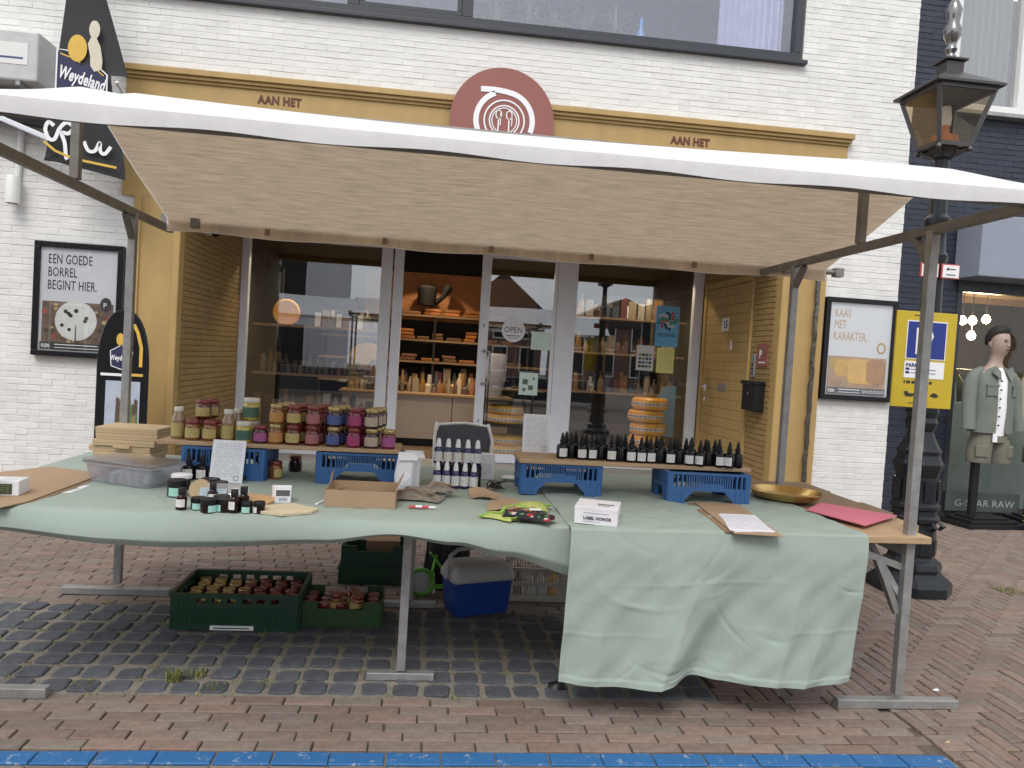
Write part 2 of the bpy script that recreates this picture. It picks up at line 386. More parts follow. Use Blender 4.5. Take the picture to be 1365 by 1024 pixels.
def stroke(mb, pts, w, y0, y1):
    """flat pen stroke in the x-z plane"""
    P = [Vector((p[0], p[1])) for p in pts]
    A = []; B = []
    for i, p in enumerate(P):
        d = (P[min(i+1, len(P)-1)] - P[max(i-1, 0)]).normalized(); n = Vector((-d.y, d.x))*w/2
        A.append(p+n); B.append(p-n)
    vs = []; n = len(P)
    for i in range(n): vs += [(A[i].x, y0, A[i].y), (B[i].x, y0, B[i].y), (B[i].x, y1, B[i].y), (A[i].x, y1, A[i].y)]
    mb.add(vs, [(0, 1, 2, 3), tuple((n-1)*4+k for k in (3, 2, 1, 0))]+[(i*4+k, i*4+(k+1) % 4, (i+1)*4+(k+1) % 4, (i+1)*4+k) for i in range(n-1) for k in range(4)])
# ------------------------------------------------------------------ ground
CAM = Vector((-0.2474, -3.2559, 1.5202))
g = MB(); g.b2((-70, -60, -.3), (70, 60, -.06)); struct(g.build('ground', joint_m))
pv = MB(); pv.b2((-9, -7, -.059), (12, 4.83, -.013)); pave = struct(pv.build('pavement', joint_m))

def brick_mesh(name, L, W, H, m, seed, ch=.004, up='Z'):
    """chamfered brick centred in x,y with its worn face at 0"""
    R = random.Random(seed); j = lambda a: R.uniform(-a, a)
    vs = []
    for (ins, z, jj) in ((0, -H, 0), (0, -ch*1.2, .0012), (ch, 0, .0012)):
        for sx, sy in ((-1, -1), (1, -1), (1, 1), (-1, 1)):
            vs.append((sx*(L/2-ins)+j(jj), sy*(W/2-ins)+j(jj), z+(j(.0012) if jj else 0)))
    fs = []
    for a in (0, 4):
        for k in range(4): fs.append((a+k, a+(k+1) % 4, a+4+(k+1) % 4, a+4+k))
    fs.append((8, 9, 10, 11))
    if up == 'Y': vs = [(x, -z, y) for x, y, z in vs]      # face towards -y
    me = bpy.data.meshes.new(name); me.from_pydata(vs, [], fs); me.materials.append(m)
    bm = bmesh.new(); bm.from_mesh(me); bmesh.ops.recalc_face_normals(bm, faces=bm.faces)
    # open bottom: make sure that the worn face looks outwards
    f = max(bm.faces, key=lambda q: q.calc_center_median().z if up == 'Z' else -q.calc_center_median().y)
    if (f.normal.z if up == 'Z' else -f.normal.y) < 0: bmesh.ops.reverse_faces(bm, faces=bm.faces[:])
    bm.to_mesh(me); bm.free(); return me
def lay(items, parent, meshes, m, name, limit=300, full=True):
    """items: (matrix, sx, sy). The nearest to the viewer become objects, the rest one joined part"""
    items.sort(key=lambda t: (t[0].translation-CAM).length + (50 if not t[2] else 0))
    rest = MB(); n = 0
    inv = parent.matrix_basis.inverted()
    for M, s, ok in items:
        me = random.choice(meshes)
        if n < limit and ok:
            o = bpy.data.objects.new(name, me); COL.objects.link(o); o.parent = parent
            o.matrix_local = inv @ M; n += 1
        else:
            vv = [inv @ M @ Vector((v.co.x*s, v.co.y, v.co.z)) for v in me.vertices]
            rest.add(vv, [tuple(p.vertices) for p in me.polygons])
    if rest.v:
        me = bpy.data.meshes.new(name+'s'); me.from_pydata(rest.v, [], rest.f); me.materials.append(m)
        o = bpy.data.objects.new(name+'s', me); COL.objects.link(o); o.parent = parent; stuff(o)
J = lambda a: random.uniform(-a, a)
def in_view(p):
    d = Vector(p)-CAM; z = d.dot(fwd)
    return z > .1 and abs(d.dot(r2)/z) < .69 and abs(d.dot(u2)/z) < .52
items = []
def put_brick(x, y, rz, s=1, ok=True):
    M = Matrix.Translation((x+J(.0015), y+J(.0015), J(.002))) @ Euler((J(.012), J(.008), rz+J(.012))).to_matrix().to_4x4()
    items.append((M, s, ok and in_view((x, y, 0))))
BL, BW = .207, .0735
def put_clip(x, y, lo, hi, rz=0):
    a, b = max(x-BL/2, lo), min(x+BL/2, hi)
    if b-a > .035: put_brick((a+b)/2, y, rz, (b-a)/BL, b-a > BL*.97)
PADX0, PADX1, PADY0, PADY1 = -3.6, 1.16, .03, 1.15
LINE0, LINE1 = -.513, -.418
def hb_zone(x, y): return x > 1.95 or (x > PADX1 and y > .035)
# running courses in front of the pads and below the blue line
ys = [PADY0 - BW*(k+.5) - .001 for k in range(6)] + [LINE0 - BW*(k+.5) - .003 for k in range(9)]
for r, y in enumerate(ys):
    x = -4 + (r*.37 % 1)*BL
    while x < 1.95:
        put_clip(x, y, -9, 1.9535); x += BL
# running courses behind the pads
y = PADY1 + BW/2; r = 0
while y < 4.8:
    x = -6.2 + (r*.41 % 1)*BL
    while x < PADX1 + BL/2: put_clip(x, y, -9, PADX1); x += BL
    y += BW; r += 1
# herringbone to the right
u = BL/3.0; u = .0705
def hb(ix, iy, n=3):
    # lattice (1,1) and (n,-n)
    for a in range(-90, 130):
        for b in range(-40, 40):
            X = a + n*b; Y = a - n*b
            if -3 < X < 125 and -22 < Y < 70: yield X, Y
for X, Y in hb(0, 0):
    for (cx, cy, rz) in ((X+1.5, Y+.5, 0), (X+3.5, Y-.5, PI/2)):
        wx, wy = PADX1+.03 + (cx-2)*u, .035 + cy*u
        if wx > 9 or wy > 4.8 or wy < -1.2: continue
        if rz == 0:
            if wy < .035+BW*.3: put_clip(wx, wy, 1.957, 20)
            else: put_clip(wx, wy, PADX1+.002, 20)
        else:
            if wx < PADX1+.025: continue
            lo = .034 if wx < 1.97 else -9
            a, b = max(wy-BL/2, lo), wy+BL/2
            if b-a > .035: put_brick(wx, (a+b)/2, rz, (b-a)/BL, b-a > BL*.97)
clinker_meshes = [brick_mesh('brick', BL-.006, BW-.006, .03, clinker, i) for i in range(6)]
lay(items, pave, clinker_meshes, clinker, 'brick')
# blue painted row
bl_m, t, b = newmat('blue_road_paint'); L = t.links.new
tc = N(t, 'TexCoord'); nz = N(t, 'TexNoise', Scale=22, Detail=8, Roughness=.75); oi = N(t, 'ObjectInfo')
ad = N(t, 'VectorMath', operation='ADD'); L(tc.outputs['Object'], ad.inputs[0]); sc3 = N(t, 'VectorMath', operation='SCALE'); sc3.inputs['Scale'].default_value = 40
sc3.inputs[0].default_value = (1, .7, .3); L(oi.outputs['Random'], sc3.inputs['Scale']); 
m40 = N(t, 'Math', operation='MULTIPLY'); m40.inputs[1].default_value = 40; L(oi.outputs['Random'], m40.inputs[0]); L(m40.outputs[0], sc3.inputs['Scale'])
L(sc3.outputs[0], ad.inputs[1]); L(ad.outputs[0], nz.inputs['Vector'])
cr = N(t, 'ValToRGB'); e = cr.color_ramp.elements; e[0].position = .57; e[1].position = .66; e[0].color = (.020, .118, .30, 1); e[1].color = (.30, .36, .42, 1)
L(nz.outputs[0], cr.inputs[0]); L(cr.outputs[0], b.inputs['Base Color']); b.inputs['Roughness'].default_value = .7
bp = N(t, 'Bump', Strength=.4, Distance=.004); L(nz.outputs[0], bp.inputs['Height']); L(bp.outputs[0], b.inputs['Normal'])
lb = MB(); lb.b2((-4, LINE0, -.0125), (1.95, LINE1, -.010)); line = struct(lb.build('blue_line', sand_m))
blm = [brick_mesh('painted_brick', .2, .084, .009, bl_m, 30+i, .0035) for i in range(4)]
its = []; x = -3.95
while x < 1.9:
    its.append((Matrix.Translation((x+J(.002), (LINE0+LINE1)/2+J(.001), J(.001)+.001)) @ Euler((J(.006), J(.004), J(.012))).to_matrix().to_4x4(), 1, True)); x += .2065
lay(its, line, blm, bl_m, 'painted_brick')
# raised paver pads
gb = MB(); gb.b2((PADX0, PADY0, -.0125), (PADX1, PADY1, -.0015)); gp = struct(gb.build('grass_paving', sand_m))
def pad_mesh(seed):
    R = random.Random(seed); vs = []; n = 8
    for ins, z in ((0, -.012), (.001, .002), (.008, .0075)):
        for k in range(n):
            hx, hy = .057-ins, .057-ins; c = .015
            px, py = [(hx-c, -hy), (hx, -hy+c), (hx, hy-c), (hx-c, hy), (-hx+c, hy), (-hx, hy-c), (-hx, -hy+c), (-hx+c, -hy)][k]
            vs.append((px+R.uniform(-.002, .002), py+R.uniform(-.002, .002), z+R.uniform(-.001, .001)))
    fs = []
    for a in (0, n):
        for k in range(n): fs.append((a+k, a+(k+1) % n, a+n+(k+1) % n, a+n+k))
    fs.append(tuple(range(2*n, 3*n)))
    me = bpy.data.meshes.new('paver_pad'); me.from_pydata(vs, [], fs); me.materials.append(pad_m); return me
pads = [pad_mesh(i) for i in range(5)]
its = []
for iy in range(8):
    for ix in range(34):
        x = PADX1 - .07 - ix*.137; y = PADY0 + .075 + iy*.139
        its.append((Matrix.Translation((x+J(.009), y+J(.009), J(.004))) @ Euler((J(.045), J(.045), J(.11))).to_matrix().to_4x4(), 1, True))
lay(its, gp, pads, pad_m, 'paver_pad')
# weeds in the joints
gr = MB()
def tuft(x, y, n, h, spread):
    for _ in range(n):
        a = random.uniform(0, 2*PI); bx, by = x+J(spread), y+J(spread); l = h*random.uniform(.5, 1.2); lean = random.uniform(.2, .9)*l
        wv = Vector((-math.sin(a), math.cos(a), 0))*.0022; tip = Vector((bx+math.cos(a)*lean, by+math.sin(a)*lean, l*.75-.006)); mid = Vector((bx+math.cos(a)*lean*.4, by+math.sin(a)*lean*.4, l*.55-.006)); ba = Vector((bx, by, -.004))
        gr.add([ba-wv, ba+wv, mid+wv, mid-wv, tip], [(0, 1, 2, 3), (3, 2, 4)])
tuft(-1.30, .17, 90, .075, .03); tuft(-1.22, .21, 40, .06, .03)
tuft(-1.11, .09, 50, .035, .04); tuft(-1.66, .10, 60, .035, .05); tuft(-.92, .12, 25, .03, .03)
for _ in range(170):
    ix = random.randint(0, 33); iy = random.randint(0, 8)
    x = PADX1 - .001 - ix*.137; y = PADY0 + .005 + iy*.139
    k = 1.6 if x < -1 else .8
    if random.random() < .55*k: tuft(x, y, random.randint(6, 22), random.uniform(.012, .03), .03)
for _ in range(40): tuft(random.uniform(-2, 4), random.uniform(-.5, 0), random.randint(3, 8), .012, .012)
for x, y in ((3.4, 1.9), (3.1, 1.62), (2.5, 1.5)): tuft(x, y, 30, .03, .05)
tuft(4.15, 1.9, 120, .045, .09); tuft(4.6, 2.1, 60, .04, .08)
stuff(gr.build('weeds', grass_m))
# small litter
for i, (x, y, s, lab) in enumerate(((2.33, .18, .018, 'small white scrap of litter right of the front post foot'), (2.02, -.33, .012, 'tiny yellow crumb on bricks by the end of the blue line'))):
    m = MB((x, y, .003)); m.loft([(x, y, .003, s, s*.5), (x+.004, y, .009, s*.7, s*.4), (x, y, .012, s*.2, s*.1)], 7)
    tag(m.build('litter', paper if i == 0 else kraft_pale), lab, 'litter')
m = MB((.42, .14, 0)); m.loft([(.42, .14, 0, .05, .03), (.415, .15, .02, .042, .028), (.43, .15, .035, .02, .012)], 9)
tag(m.build('bark_piece', black_pl, smooth=True), 'small black lump lying on pavers in front of the cooler', 'debris')

# ------------------------------------------------------------------ white building
FY = 4.83
WB = (.35, FY, 0)
wb = thing('white_building', 'white painted brick shop building with ochre shopfront surround', 'building', WB)
XL, XR = -7.5, 4.968
UPX0, UPX1, UPZ = -4.9, 3.60, 4.985
def wall_rects():
    return [(XL, -3.31, .0, 4.22), (4.06, XR, 0, 4.22), (XL, XR, 4.22, UPZ-.01), (UPX1+.03, XR, UPZ-.01, 7.2), (XL, UPX0-.03, UPZ-.01, 7.2)]
wl = MB(WB)
for x0, x1, z0, z1 in wall_rects(): wl.b2((x0, FY+.0042, z0), (x1, FY+.25, z1))
wl.b2((UPX0-.03, FY+.008, 6.6), (UPX1+.03, FY+.25, 7.2))
wl.b2((XL, FY+.25, 7.0), (XR, FY+8, 7.2))
wall = wl.build('wall', white_paint, wb)
def courses(rects, L, H, put):
    zs = [];
    z = 0; r = 0
    while z < 7.2:
        x = XL - (L/2 if r % 2 else 0)
        while x < 9:
            cx, cz = x+L/2, z+H/2
            for x0, x1, z0, z1 in rects:
                if not (z0 <= cz <= z1): continue
                a, b = max(x, x0), min(x+L, x1)
                if b-a > .03: put((a+b)/2, cz, (b-a)/L)
            x += L
        z += H; r += 1
FBL, FBH = .222, .0635
its = []
def put_f(x, z, s):
    M = Matrix.Translation((x+J(.002), FY+J(.0016), z+J(.0012))) @ Euler((J(.012), J(.007), J(.005))).to_matrix().to_4x4()
    its.append((M, s, s > .98 and in_view((x, FY, z))))
courses(wall_rects(), FBL, FBH, put_f)
fb = [brick_mesh('brick', FBL-.0015, FBH-.0045, .02, white_paint, 50+i, .003, 'Y') for i in range(6)]
fix = []
lay(its, wall, fb, white_paint, 'brick')
for o in wall.children: o.location = Vector(o.location)      # children of a wall whose own origin is the building's
# matrices above are in world space: shift them into the building's frame
for o in wall.children:
    if o.get('kind') == 'stuff': o.location = -Vector(WB)
    else: o.location = o.location - Vector(WB)
# upper window: anthracite frame, two mullions, sill
uw = MB(WB)
uw.b2((UPX0, FY-.02, UPZ), (UPX1, FY+.10, UPZ+.085)); uw.b2((UPX0, FY-.02, 6.5), (UPX1, FY+.10, 6.6))
uw.b2((UPX1-.075, FY-.018, UPZ+.085), (UPX1, FY+.10, 6.5)); uw.b2((UPX0, FY-.018, UPZ+.085), (UPX0+.075, FY+.10, 6.5))
uw.b2((-.145, FY-.018, UPZ+.085), (-.03, FY+.10, 6.5)); uw.b2((-1.33, FY-.018, UPZ+.085), (-1.21, FY+.10, 6.5))
upw = uw.build('window', win_dark, wb, bevel=.006)
m = MB(WB)
for x0, x1 in ((-1.21, -.145),):
    m.b2((x0+.002, FY-.012, UPZ+.087), (x1-.002, FY+.05, UPZ+.135)); m.b2((x0+.002, FY-.012, UPZ+.135), (x0+.05, FY+.05, 6.49)); m.b2((x1-.05, FY-.012, UPZ+.135), (x1-.002, FY+.05, 6.49))
m.build('sash', win_dark, upw, bevel=.004)
m = MB(WB); m.b2((UPX0-.06, FY-.07, UPZ-.045), (UPX1+.06, FY+.05, UPZ)); m.build('sill', win_dark, upw, bevel=.005)
for x0, x1 in ((UPX0+.075, -1.33), (-1.16, -.195), (-.03, UPX1-.075)):
    m = MB(WB); m.b2((x0, FY+.045, UPZ+.087), (x1, FY+.051, 6.5)); m.build('pane', glass_up, upw)
# room behind it: pale ceiling, back wall, curtains, plants on the ledge
m = MB(WB); m.b2((UPX0-.1, FY+3.2, 4.8), (UPX1+.2, FY+3.3, 7)); m.b2((UPX0-.1, FY+.25, 4.8), (UPX1+.2, FY+3.2, 4.9)); m.build('upper_room', mat('upper_room_wall', (.48, .47, .55), .8), wb)
cu = MB(WB)
cu.grid(40, 2, lambda a, b: (2.75+.75*a, FY+.30+.03*math.sin(a*60), 5.0+1.6*b))
cu.build('curtain', mat('lilac_curtain', (.5, .5, .62), .8), wb, thick=.004)
pl = mat('dusty_leaf', (.12, .15, .10), .7, rnd=.3)
for i, x in enumerate((.25, .62, .95, 1.25, 1.62)):
    m = MB((x, FY+.42, 4.9)); R = random.Random(i)
    m.lathe((x, FY+.42, 4.9), [(.06, 0), (.08, .15), (.085, .16)], 10)
    pot = thing('potted_plant', ['spiky green houseplant leftmost behind the upper window glass', 'second houseplant from the left behind the upper window', 'middle houseplant with drooping leaves behind the upper window', 'fourth houseplant from the left behind the upper window', 'rightmost houseplant behind the upper window beside the blue bottle'][i], 'plant', (x, FY+.42, 4.9), group='houseplants behind the upper window')
    m.build('pot', [kraft_pale, sign_brown, paper][i % 3], pot, True)
    lf = MB((x, FY+.42, 4.9))
    for k in range(34):
        a = R.uniform(0, 2*PI); l = R.uniform(.25, .6); up = R.uniform(.3, .8)
        p0 = Vector((x, FY+.42, 5.05)); p1 = p0+Vector((math.cos(a)*l*.35, math.sin(a)*l*.2, up*.6)); p2 = p0+Vector((math.cos(a)*l, math.sin(a)*l*.35, up*.55))
        sd_ = Vector((-math.sin(a), math.cos(a), .3)).normalized()*.02
        lf.add([p0-sd_*.4, p0+sd_*.4, p1+sd_, p1-sd_, p2], [(0, 1, 2, 3), (3, 2, 4)])
    lf.build('leaves', pl, pot)
x = 1.86; m = MB((x, FY+.3, 4.985)); m.lathe((x, FY+.3, 4.9), [(.05, .09), (.055, .3), (.02, .4), (.02, .5)], 12); tag(m.build('vase', mat('blue_vase', (.08, .25, .5), .2), smooth=True), 'slim blue bottle vase behind the upper window glass', 'vase')
x = 2.45; m = MB((x, FY+.3, 4.985)); m.lathe((x, FY+.3, 4.9), [(.06, .09), (.09, .25), (.095, .27)], 12); tag(m.build('pot', mat('coral_pot', (.55, .17, .1), .5), smooth=True), 'coral red pot behind the upper window left of the curtain', 'pot')

# ochre frieze with stepped cornice
fr = MB(WB)
fr.b2((-3.46, FY-.03, 2.93), (4.22, FY+.05, 4.10))
fz = fr.build('frieze', ochre, wb)
m = MB(WB); m.b2((-3.50, FY-.10, 4.165), (4.26, FY+.05, 4.225)); m.b2((-3.48, FY-.075, 4.13), (4.24, FY+.05, 4.165)); m.b2((-3.47, FY-.05, 4.10), (4.23, FY+.05, 4.13))
m.build('cornice', ochre, fz, bevel=.006)
text('AAN HET', ink_brown, (-2.17, FY-.031, 3.97), .115, fz, bold=.004, o=WB, depth=.006, sx=.86)
text('AAN HET', ink_brown, (2.19, FY-.031, 3.955), .115, fz, bold=.004, o=WB, depth=.006, sx=.86)
# pilasters with a raised middle field
for x0, x1 in ((-3.33, -2.866), (3.57, 4.075)):
    m = MB(WB); m.b2((x0, FY-.03, 0), (x1, FY+.10, 2.93)); pil = m.build('pilaster', ochre, wb, bevel=.006)
    m = MB(WB)
    m.b2((x0+.0, FY-.052, .25), (x0+.07, FY-.031, 2.925)); m.b2((x1-.07, FY-.052, .25), (x1, FY-.031, 2.925)); m.b2((x0-.015, FY-.06, 0), (x1+.015, FY-.031, .25))
    m.build('moulding', ochre, pil, bevel=.008)
# recess: side walls, ceiling, floor
RY = 7.28
RX0, RX1 = -2.866, 3.57
m = MB(WB); m.b2((RX0-.2, FY+.1, 0), (RX0-.01, RY+.1, 3.3)); m.b2((RX1+.01, FY+.1, 0), (RX1+.2, RY+.1, 3.3)); m.b2((RX0-.01, FY+.1, 3.02), (RX1+.01, RY+.1, 3.12))
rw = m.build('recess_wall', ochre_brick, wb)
m = MB(WB); m.b2((RX0-.009, FY-.0, -.02), (RX1+.009, RY+.12, .035)); m.build('recess_floor', mat('grey_step_stone', (.25, .24, .23), .8, bump=.3), wb)
rb = MB(WB)
z = .05; r = 0
while z < 3.0:
    for side in (0, 1):
        y = FY+.11-(r % 2)*.11
        while y < RY:
            a, b = max(y, FY+.10), min(y+.222, RY)
            if b-a > .03 and not (side == 1 and a > 5.44 and z < 2.70):
                xx = RX0-.004+J(.0015) if side == 0 else RX1+.004+J(.0015)
                rb.box((xx, (a+b)/2, z+.0318), (.018, b-a-.006, .0555), rot=Euler((J(.004), J(.004), J(.006))))
            y += .222
    z += .0635; r += 1
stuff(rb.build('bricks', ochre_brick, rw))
# house door 15 in the right side wall
dm = MB(WB); dm.b2((RX1-.03, 5.50, .035), (RX1+.009, 5.57, 2.72)); dm.b2((RX1-.03, 7.03, .035), (RX1+.009, 7.12, 2.72)); dm.b2((RX1-.03, 5.57, 2.64), (RX1+.009, 7.03, 2.72))
door = dm.build('house_door', ochre, wb, bevel=.004)
for k in range(21):
    z0 = .05+k*.123
    m = MB(WB); m.b2((RX1-.012, 5.575, z0), (RX1+.008, 7.025, min(z0+.1195, 2.638))); m.build('board', ochre, door, bevel=.0025, seg=1)
m = MB(WB); m.box((RX1-.02, 6.90, 1.28), (.014, .05, .09)); m.tube([(RX1-.02, 6.90, 1.29), (RX1-.07, 6.90, 1.29), (RX1-.07, 6.76, 1.29)], .010); m.box((RX1-.02, 6.89, 1.12), (.012, .03, .05)); m.build('handle', alu, door, True)
m = MB(WB); m.b2((RX1-.022, 6.17, 1.26), (RX1-.012, 6.45, 1.36)); m.b2((RX1-.026, 6.19, 1.28), (RX1-.0215, 6.43, 1.34)); m.build('mail_slot', [galv], door, bevel=.003)
RW_R = Matrix(((0, 0, -1), (-1, 0, 0), (0, 1, 0)))
m = MB(WB); m.b2((RX1-.018, 6.22, 2.05), (RX1-.012, 6.44, 2.22)); np_ = m.build('number_plate', white_flat, door)
text('15', mat('plate_blue', (.03, .05, .15)), (RX1-.0185, 6.38, 2.085), .14, door, bold=.004, o=WB, R=RW_R, name='number')
m = MB(WB); m.b2((RX1-.02, 6.06, 1.80), (RX1-.012, 6.12, 1.92)); m.build('bell_plate', white_frame, door, bevel=.003)
# red private parking plate, intercom and letterbox on the brick
pk = thing('parking_plate', 'small red plate with white letter P above the black letterbox', 'sign', (RX1-.015, 5.13, 1.6))
m = MB((RX1-.015, 5.13, 1.6)); m.b2((RX1-.018, 5.0, 1.60), (RX1-.008, 5.27, 1.87)); m.build('plate', sign_brown, pk, bevel=.004)
text('P', white_flat, (RX1-.0185, 5.22, 1.70), .13, pk, bold=.004, o=(RX1-.015, 5.13, 1.6), R=RW_R)
m = MB((RX1-.015, 5.13, 1.6)); m.b2((RX1-.0192, 5.05, 1.64), (RX1-.0182, 5.22, 1.655)); m.build('print', white_flat, pk)
ic = thing('intercom', 'slim steel intercom panel beside the red parking plate', 'intercom', (RX1-.015, 5.36, 1.45))
m = MB((RX1-.015, 5.36, 1.45)); m.b2((RX1-.03, 5.31, 1.47), (RX1-.008, 5.41, 1.74)); m.build('panel', galv, ic, bevel=.006)
m = MB((RX1-.015, 5.36, 1.45))
for k in range(3): m.box((RX1-.032, 5.36, 1.52+k*.05), (.006, .03, .02))
m.build('button', black_pl, ic)
lt = thing('letterbox', 'black wall letterbox hanging on the ochre side wall', 'letterbox', (RX1-.07, 5.20, 1.1))
m = MB((RX1-.07, 5.20, 1.1)); m.b2((RX1-.13, 5.02, 1.08), (RX1-.008, 5.38, 1.40)); m.build('body', black_pl, lt, bevel=.012)
m = MB((RX1-.07, 5.20, 1.1)); m.b2((RX1-.155, 5.01, 1.385), (RX1-.008, 5.39, 1.43)); m.build('lid', black_pl, lt, bevel=.01)
m = MB((RX1-.07, 5.20, 1.1)); m.tube([(RX1-.131, 5.2, 1.28), (RX1-.137, 5.2, 1.28)], .012); m.build('lock', galv, lt)

# shopfront: frames and panes on the recess back plane
sf = MB(WB)
def post(x0, x1, y0=RY-.04, y1=RY+.08, z0=.035, z1=3.02): sf.b2((x0, y0, z0), (x1, y1, z1))
post(RX0, -2.765); post(-1.011, -.86); post(-.84, -.706, RY-.02, RY+.10); post(1.45, 1.731); post(3.44, 3.57)
sf.b2((-2.765, RY-.04, 2.93), (-1.011, RY+.08, 3.02)); sf.b2((1.731, RY-.04, 2.93), (3.44, RY+.08, 3.02)); sf.b2((-.706, RY-.02, 2.96), (1.45, RY+.10, 3.02))
sf.b2((-2.765, RY-.04, .035), (-1.011, RY+.08, .16)); sf.b2((1.731, RY-.04, .035), (3.44, RY+.08, .16))
sfo = sf.build('shopfront_frame', alu, wb, bevel=.008)
for x0, x1 in ((-2.765, -1.011), (1.731, 3.44)):
    m = MB(WB); m.b2((x0, RY+.015, .16), (x1, RY+.023, 2.93)); m.build('pane', glass_shop, sfo)
dl = MB(WB)
dl.b2((.375, RY-.03, .04), (.505, RY+.03, 2.955)); dl.b2((1.40, RY-.03, .04), (1.447, RY+.03, 2.955)); dl.b2((.505, RY-.03, .04), (1.40, RY+.03, .16)); dl.b2((.505, RY-.03, 2.90), (1.40, RY+.03, 2.955))
leaf = dl.build('shop_door', alu, wb, bevel=.006)
m = MB(WB); m.b2((.505, RY-.004, .16), (1.40, RY+.004, 2.9)); m.build('pane', glass_shop, leaf)
m = MB(WB); m.tube([(.45, RY-.03, 1.60), (.47, RY-.10, 1.60), (.53, RY-.13, 1.585), (.545, RY-.13, 1.52), (.545, RY-.13, 1.22), (.53, RY-.13, 1.155), (.47, RY-.10, 1.14), (.45, RY-.03, 1.14)], .017, 10); m.build('handle', galv, leaf, True)
m = MB(WB)
for z in (1.95, .62): m.box((.44, RY-.034, z), (.02, .01, .05))
m.build('lock', galv, leaf)
# things stuck on the panes
def sticker(name, label, cat, x0, x1, z0, z1, m_, y=RY-.010, cap=None):
    c = ((x0+x1)/2, y, z0); t = thing(name, label, cat, c); b = MB(c); b.b2((x0, y-.002, z0), (x1, y, z1)); b.build('sheet', m_, t); return t, c
op = thing('open_sign', 'round white sign reading OPEN on the glass shop door', 'sign', (.86, RY-.012, 1.76))
m = MB((.86, RY-.012, 1.76)); m.prism(disc(.86, 1.91, .165, 32), RY-.012, RY-.008); m.build('plate', mat('frosted_disc', (.78, .79, .84), .6), op)
text('OPEN', ink, (.86, RY-.0125, 1.88), .11, op, align='CENTER', sx=.9, o=(.86, RY-.012, 1.76))
m = MB((.86, RY-.012, 1.76)); m.b2((.76, RY-.0128, 1.83), (.96, RY-.012, 1.84)); m.b2((.79, RY-.0128, 1.80), (.93, RY-.012, 1.807)); m.build('lettering', ink, op)
mint_paper = mat('mint_paper', (.60, .76, .70), .7)
t1, c = sticker('notice', 'blank mint green notice on the shop door right of the round sign', 'notice', 1.12, 1.39, 1.66, 1.91, mint_paper)
t2, c = sticker('notice', 'mint leaflet with small dark pictures low on the glass shop door', 'notice', .985, 1.25, 1.015, 1.33, mint_paper)
m = MB(c)
for (x, z, s) in ((1.07, 1.20, .05), (1.15, 1.12, .045), (1.06, 1.09, .03), (1.19, 1.25, .02)): m.box((x, RY-.0135, z), (s*1.5, .002, s*1.5), rot=Euler((0, .3*s*10, 0)))
m.build('print', mat('leaflet_print', (.09, .16, .13)), t2)
t3, c = sticker('poster', 'light blue festival poster on the right shop window', 'poster', 2.90, 3.24, 1.82, 2.40, mat('sky_blue_paper', (.15, .44, .74), .6))
m = MB(c)
for i in range(26):
    a = i*2.4; rr = .13*math.sqrt(i/26); m.prism(disc(3.07+rr*math.cos(a)*1.1, 2.19+rr*math.sin(a), .022, 7), RY-.0135-.0002*i, RY-.0122); m.cur = (i+1) % 4
m.build('artwork', [mat('art_red', (.5, .08, .06)), mat('art_green', (.05, .25, .06)), mat('art_cream', (.7, .62, .5)), ink], t3)
text('FESTIVAL', ink, (3.07, RY-.0125, 1.96), .066, t3, align='CENTER', bold=.001, o=c)
t4, c = sticker('notice', 'pale yellow notice under the blue poster on the window', 'notice', 2.945, 3.20, 1.44, 1.80, printed('yellow_notice', (.72, .72, .28), (.3, .3, .12), 16, 'Z', .42))
t5, c = sticker('notice', 'black and white picture leaflet left of the yellow notice', 'notice', 2.65, 2.90, 1.46, 1.82, mat('leaflet_white', (.6, .62, .64), .6))
m = MB(c)
for i in range(16): m.box((2.70+(i % 4)*.05, RY-.0135, 1.52+(i//4)*.055), (.04, .002, .035)); m.cur = (i*7) % 3
m.build('print', [ink, mat('leaf_blue', (.05, .08, .2)), mat('leaf_gr', (.2, .28, .12))], t5)

# shop interior
m = MB(WB); m.b2((-3.0, RY+.12, -.02), (3.8, 10.6, .05)); m.build('shop_floor', inner_floor, wb)
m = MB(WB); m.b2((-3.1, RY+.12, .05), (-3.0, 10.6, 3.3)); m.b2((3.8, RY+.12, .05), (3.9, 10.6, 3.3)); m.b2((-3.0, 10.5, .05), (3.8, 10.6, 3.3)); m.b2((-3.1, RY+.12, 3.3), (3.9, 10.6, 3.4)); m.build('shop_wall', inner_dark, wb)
m = MB(WB); m.b2((-1.5, 10.44, 2.1), (1.6, 10.49, 2.95)); m.build('warm_panel', warm_wall, wb)
cb = thing('shop_counter', 'grey wood panelled counter inside the shop doorway', 'counter', (-.3, 8.7, .05))
oo = (-.3, 8.7, .05)
m = MB(oo); m.b2((-1.6, 8.66, .05), (1.0, 9.2, .17)); m.build('plinth', black_pl, cb)
for i, (x0, x1) in enumerate(((-1.6, -1.05), (-1.04, .10), (.11, 1.0))):
    m = MB(oo); m.b2((x0, 8.6, .172), (x1, 9.2, .845)); m.build('front_panel', cab_m, cb, bevel=.004)
m = MB(oo); m.b2((-1.65, 8.57, .847), (1.05, 9.24, .885)); m.build('top', shelf_wood, cb, bevel=.004)
sh_ = thing('wall_shelves', 'wooden shelves along the back wall seen through the doorway', 'shelf', (0, 10.3, .05))
oo = (0, 10.3, .05)
for z in (2.15, 1.72, 1.34, .95):
    m = MB(oo); m.b2((-2.2, 10.05, z), (2.4, 10.43, z+.035)); m.build('shelf', shelf_wood, sh_)
for x in (-2.2, -.25, 1.2, 2.35):
    m = MB(oo); m.b2((x, 10.06, .05), (x+.04, 10.43, 2.13)); m.build('upright', inner_dark, sh_)
cloth_o = mat('orange_package', (.45, .16, .04), .6, rnd=.3); cloth_b = mat('brown_package', (.22, .10, .05), .6, rnd=.3)
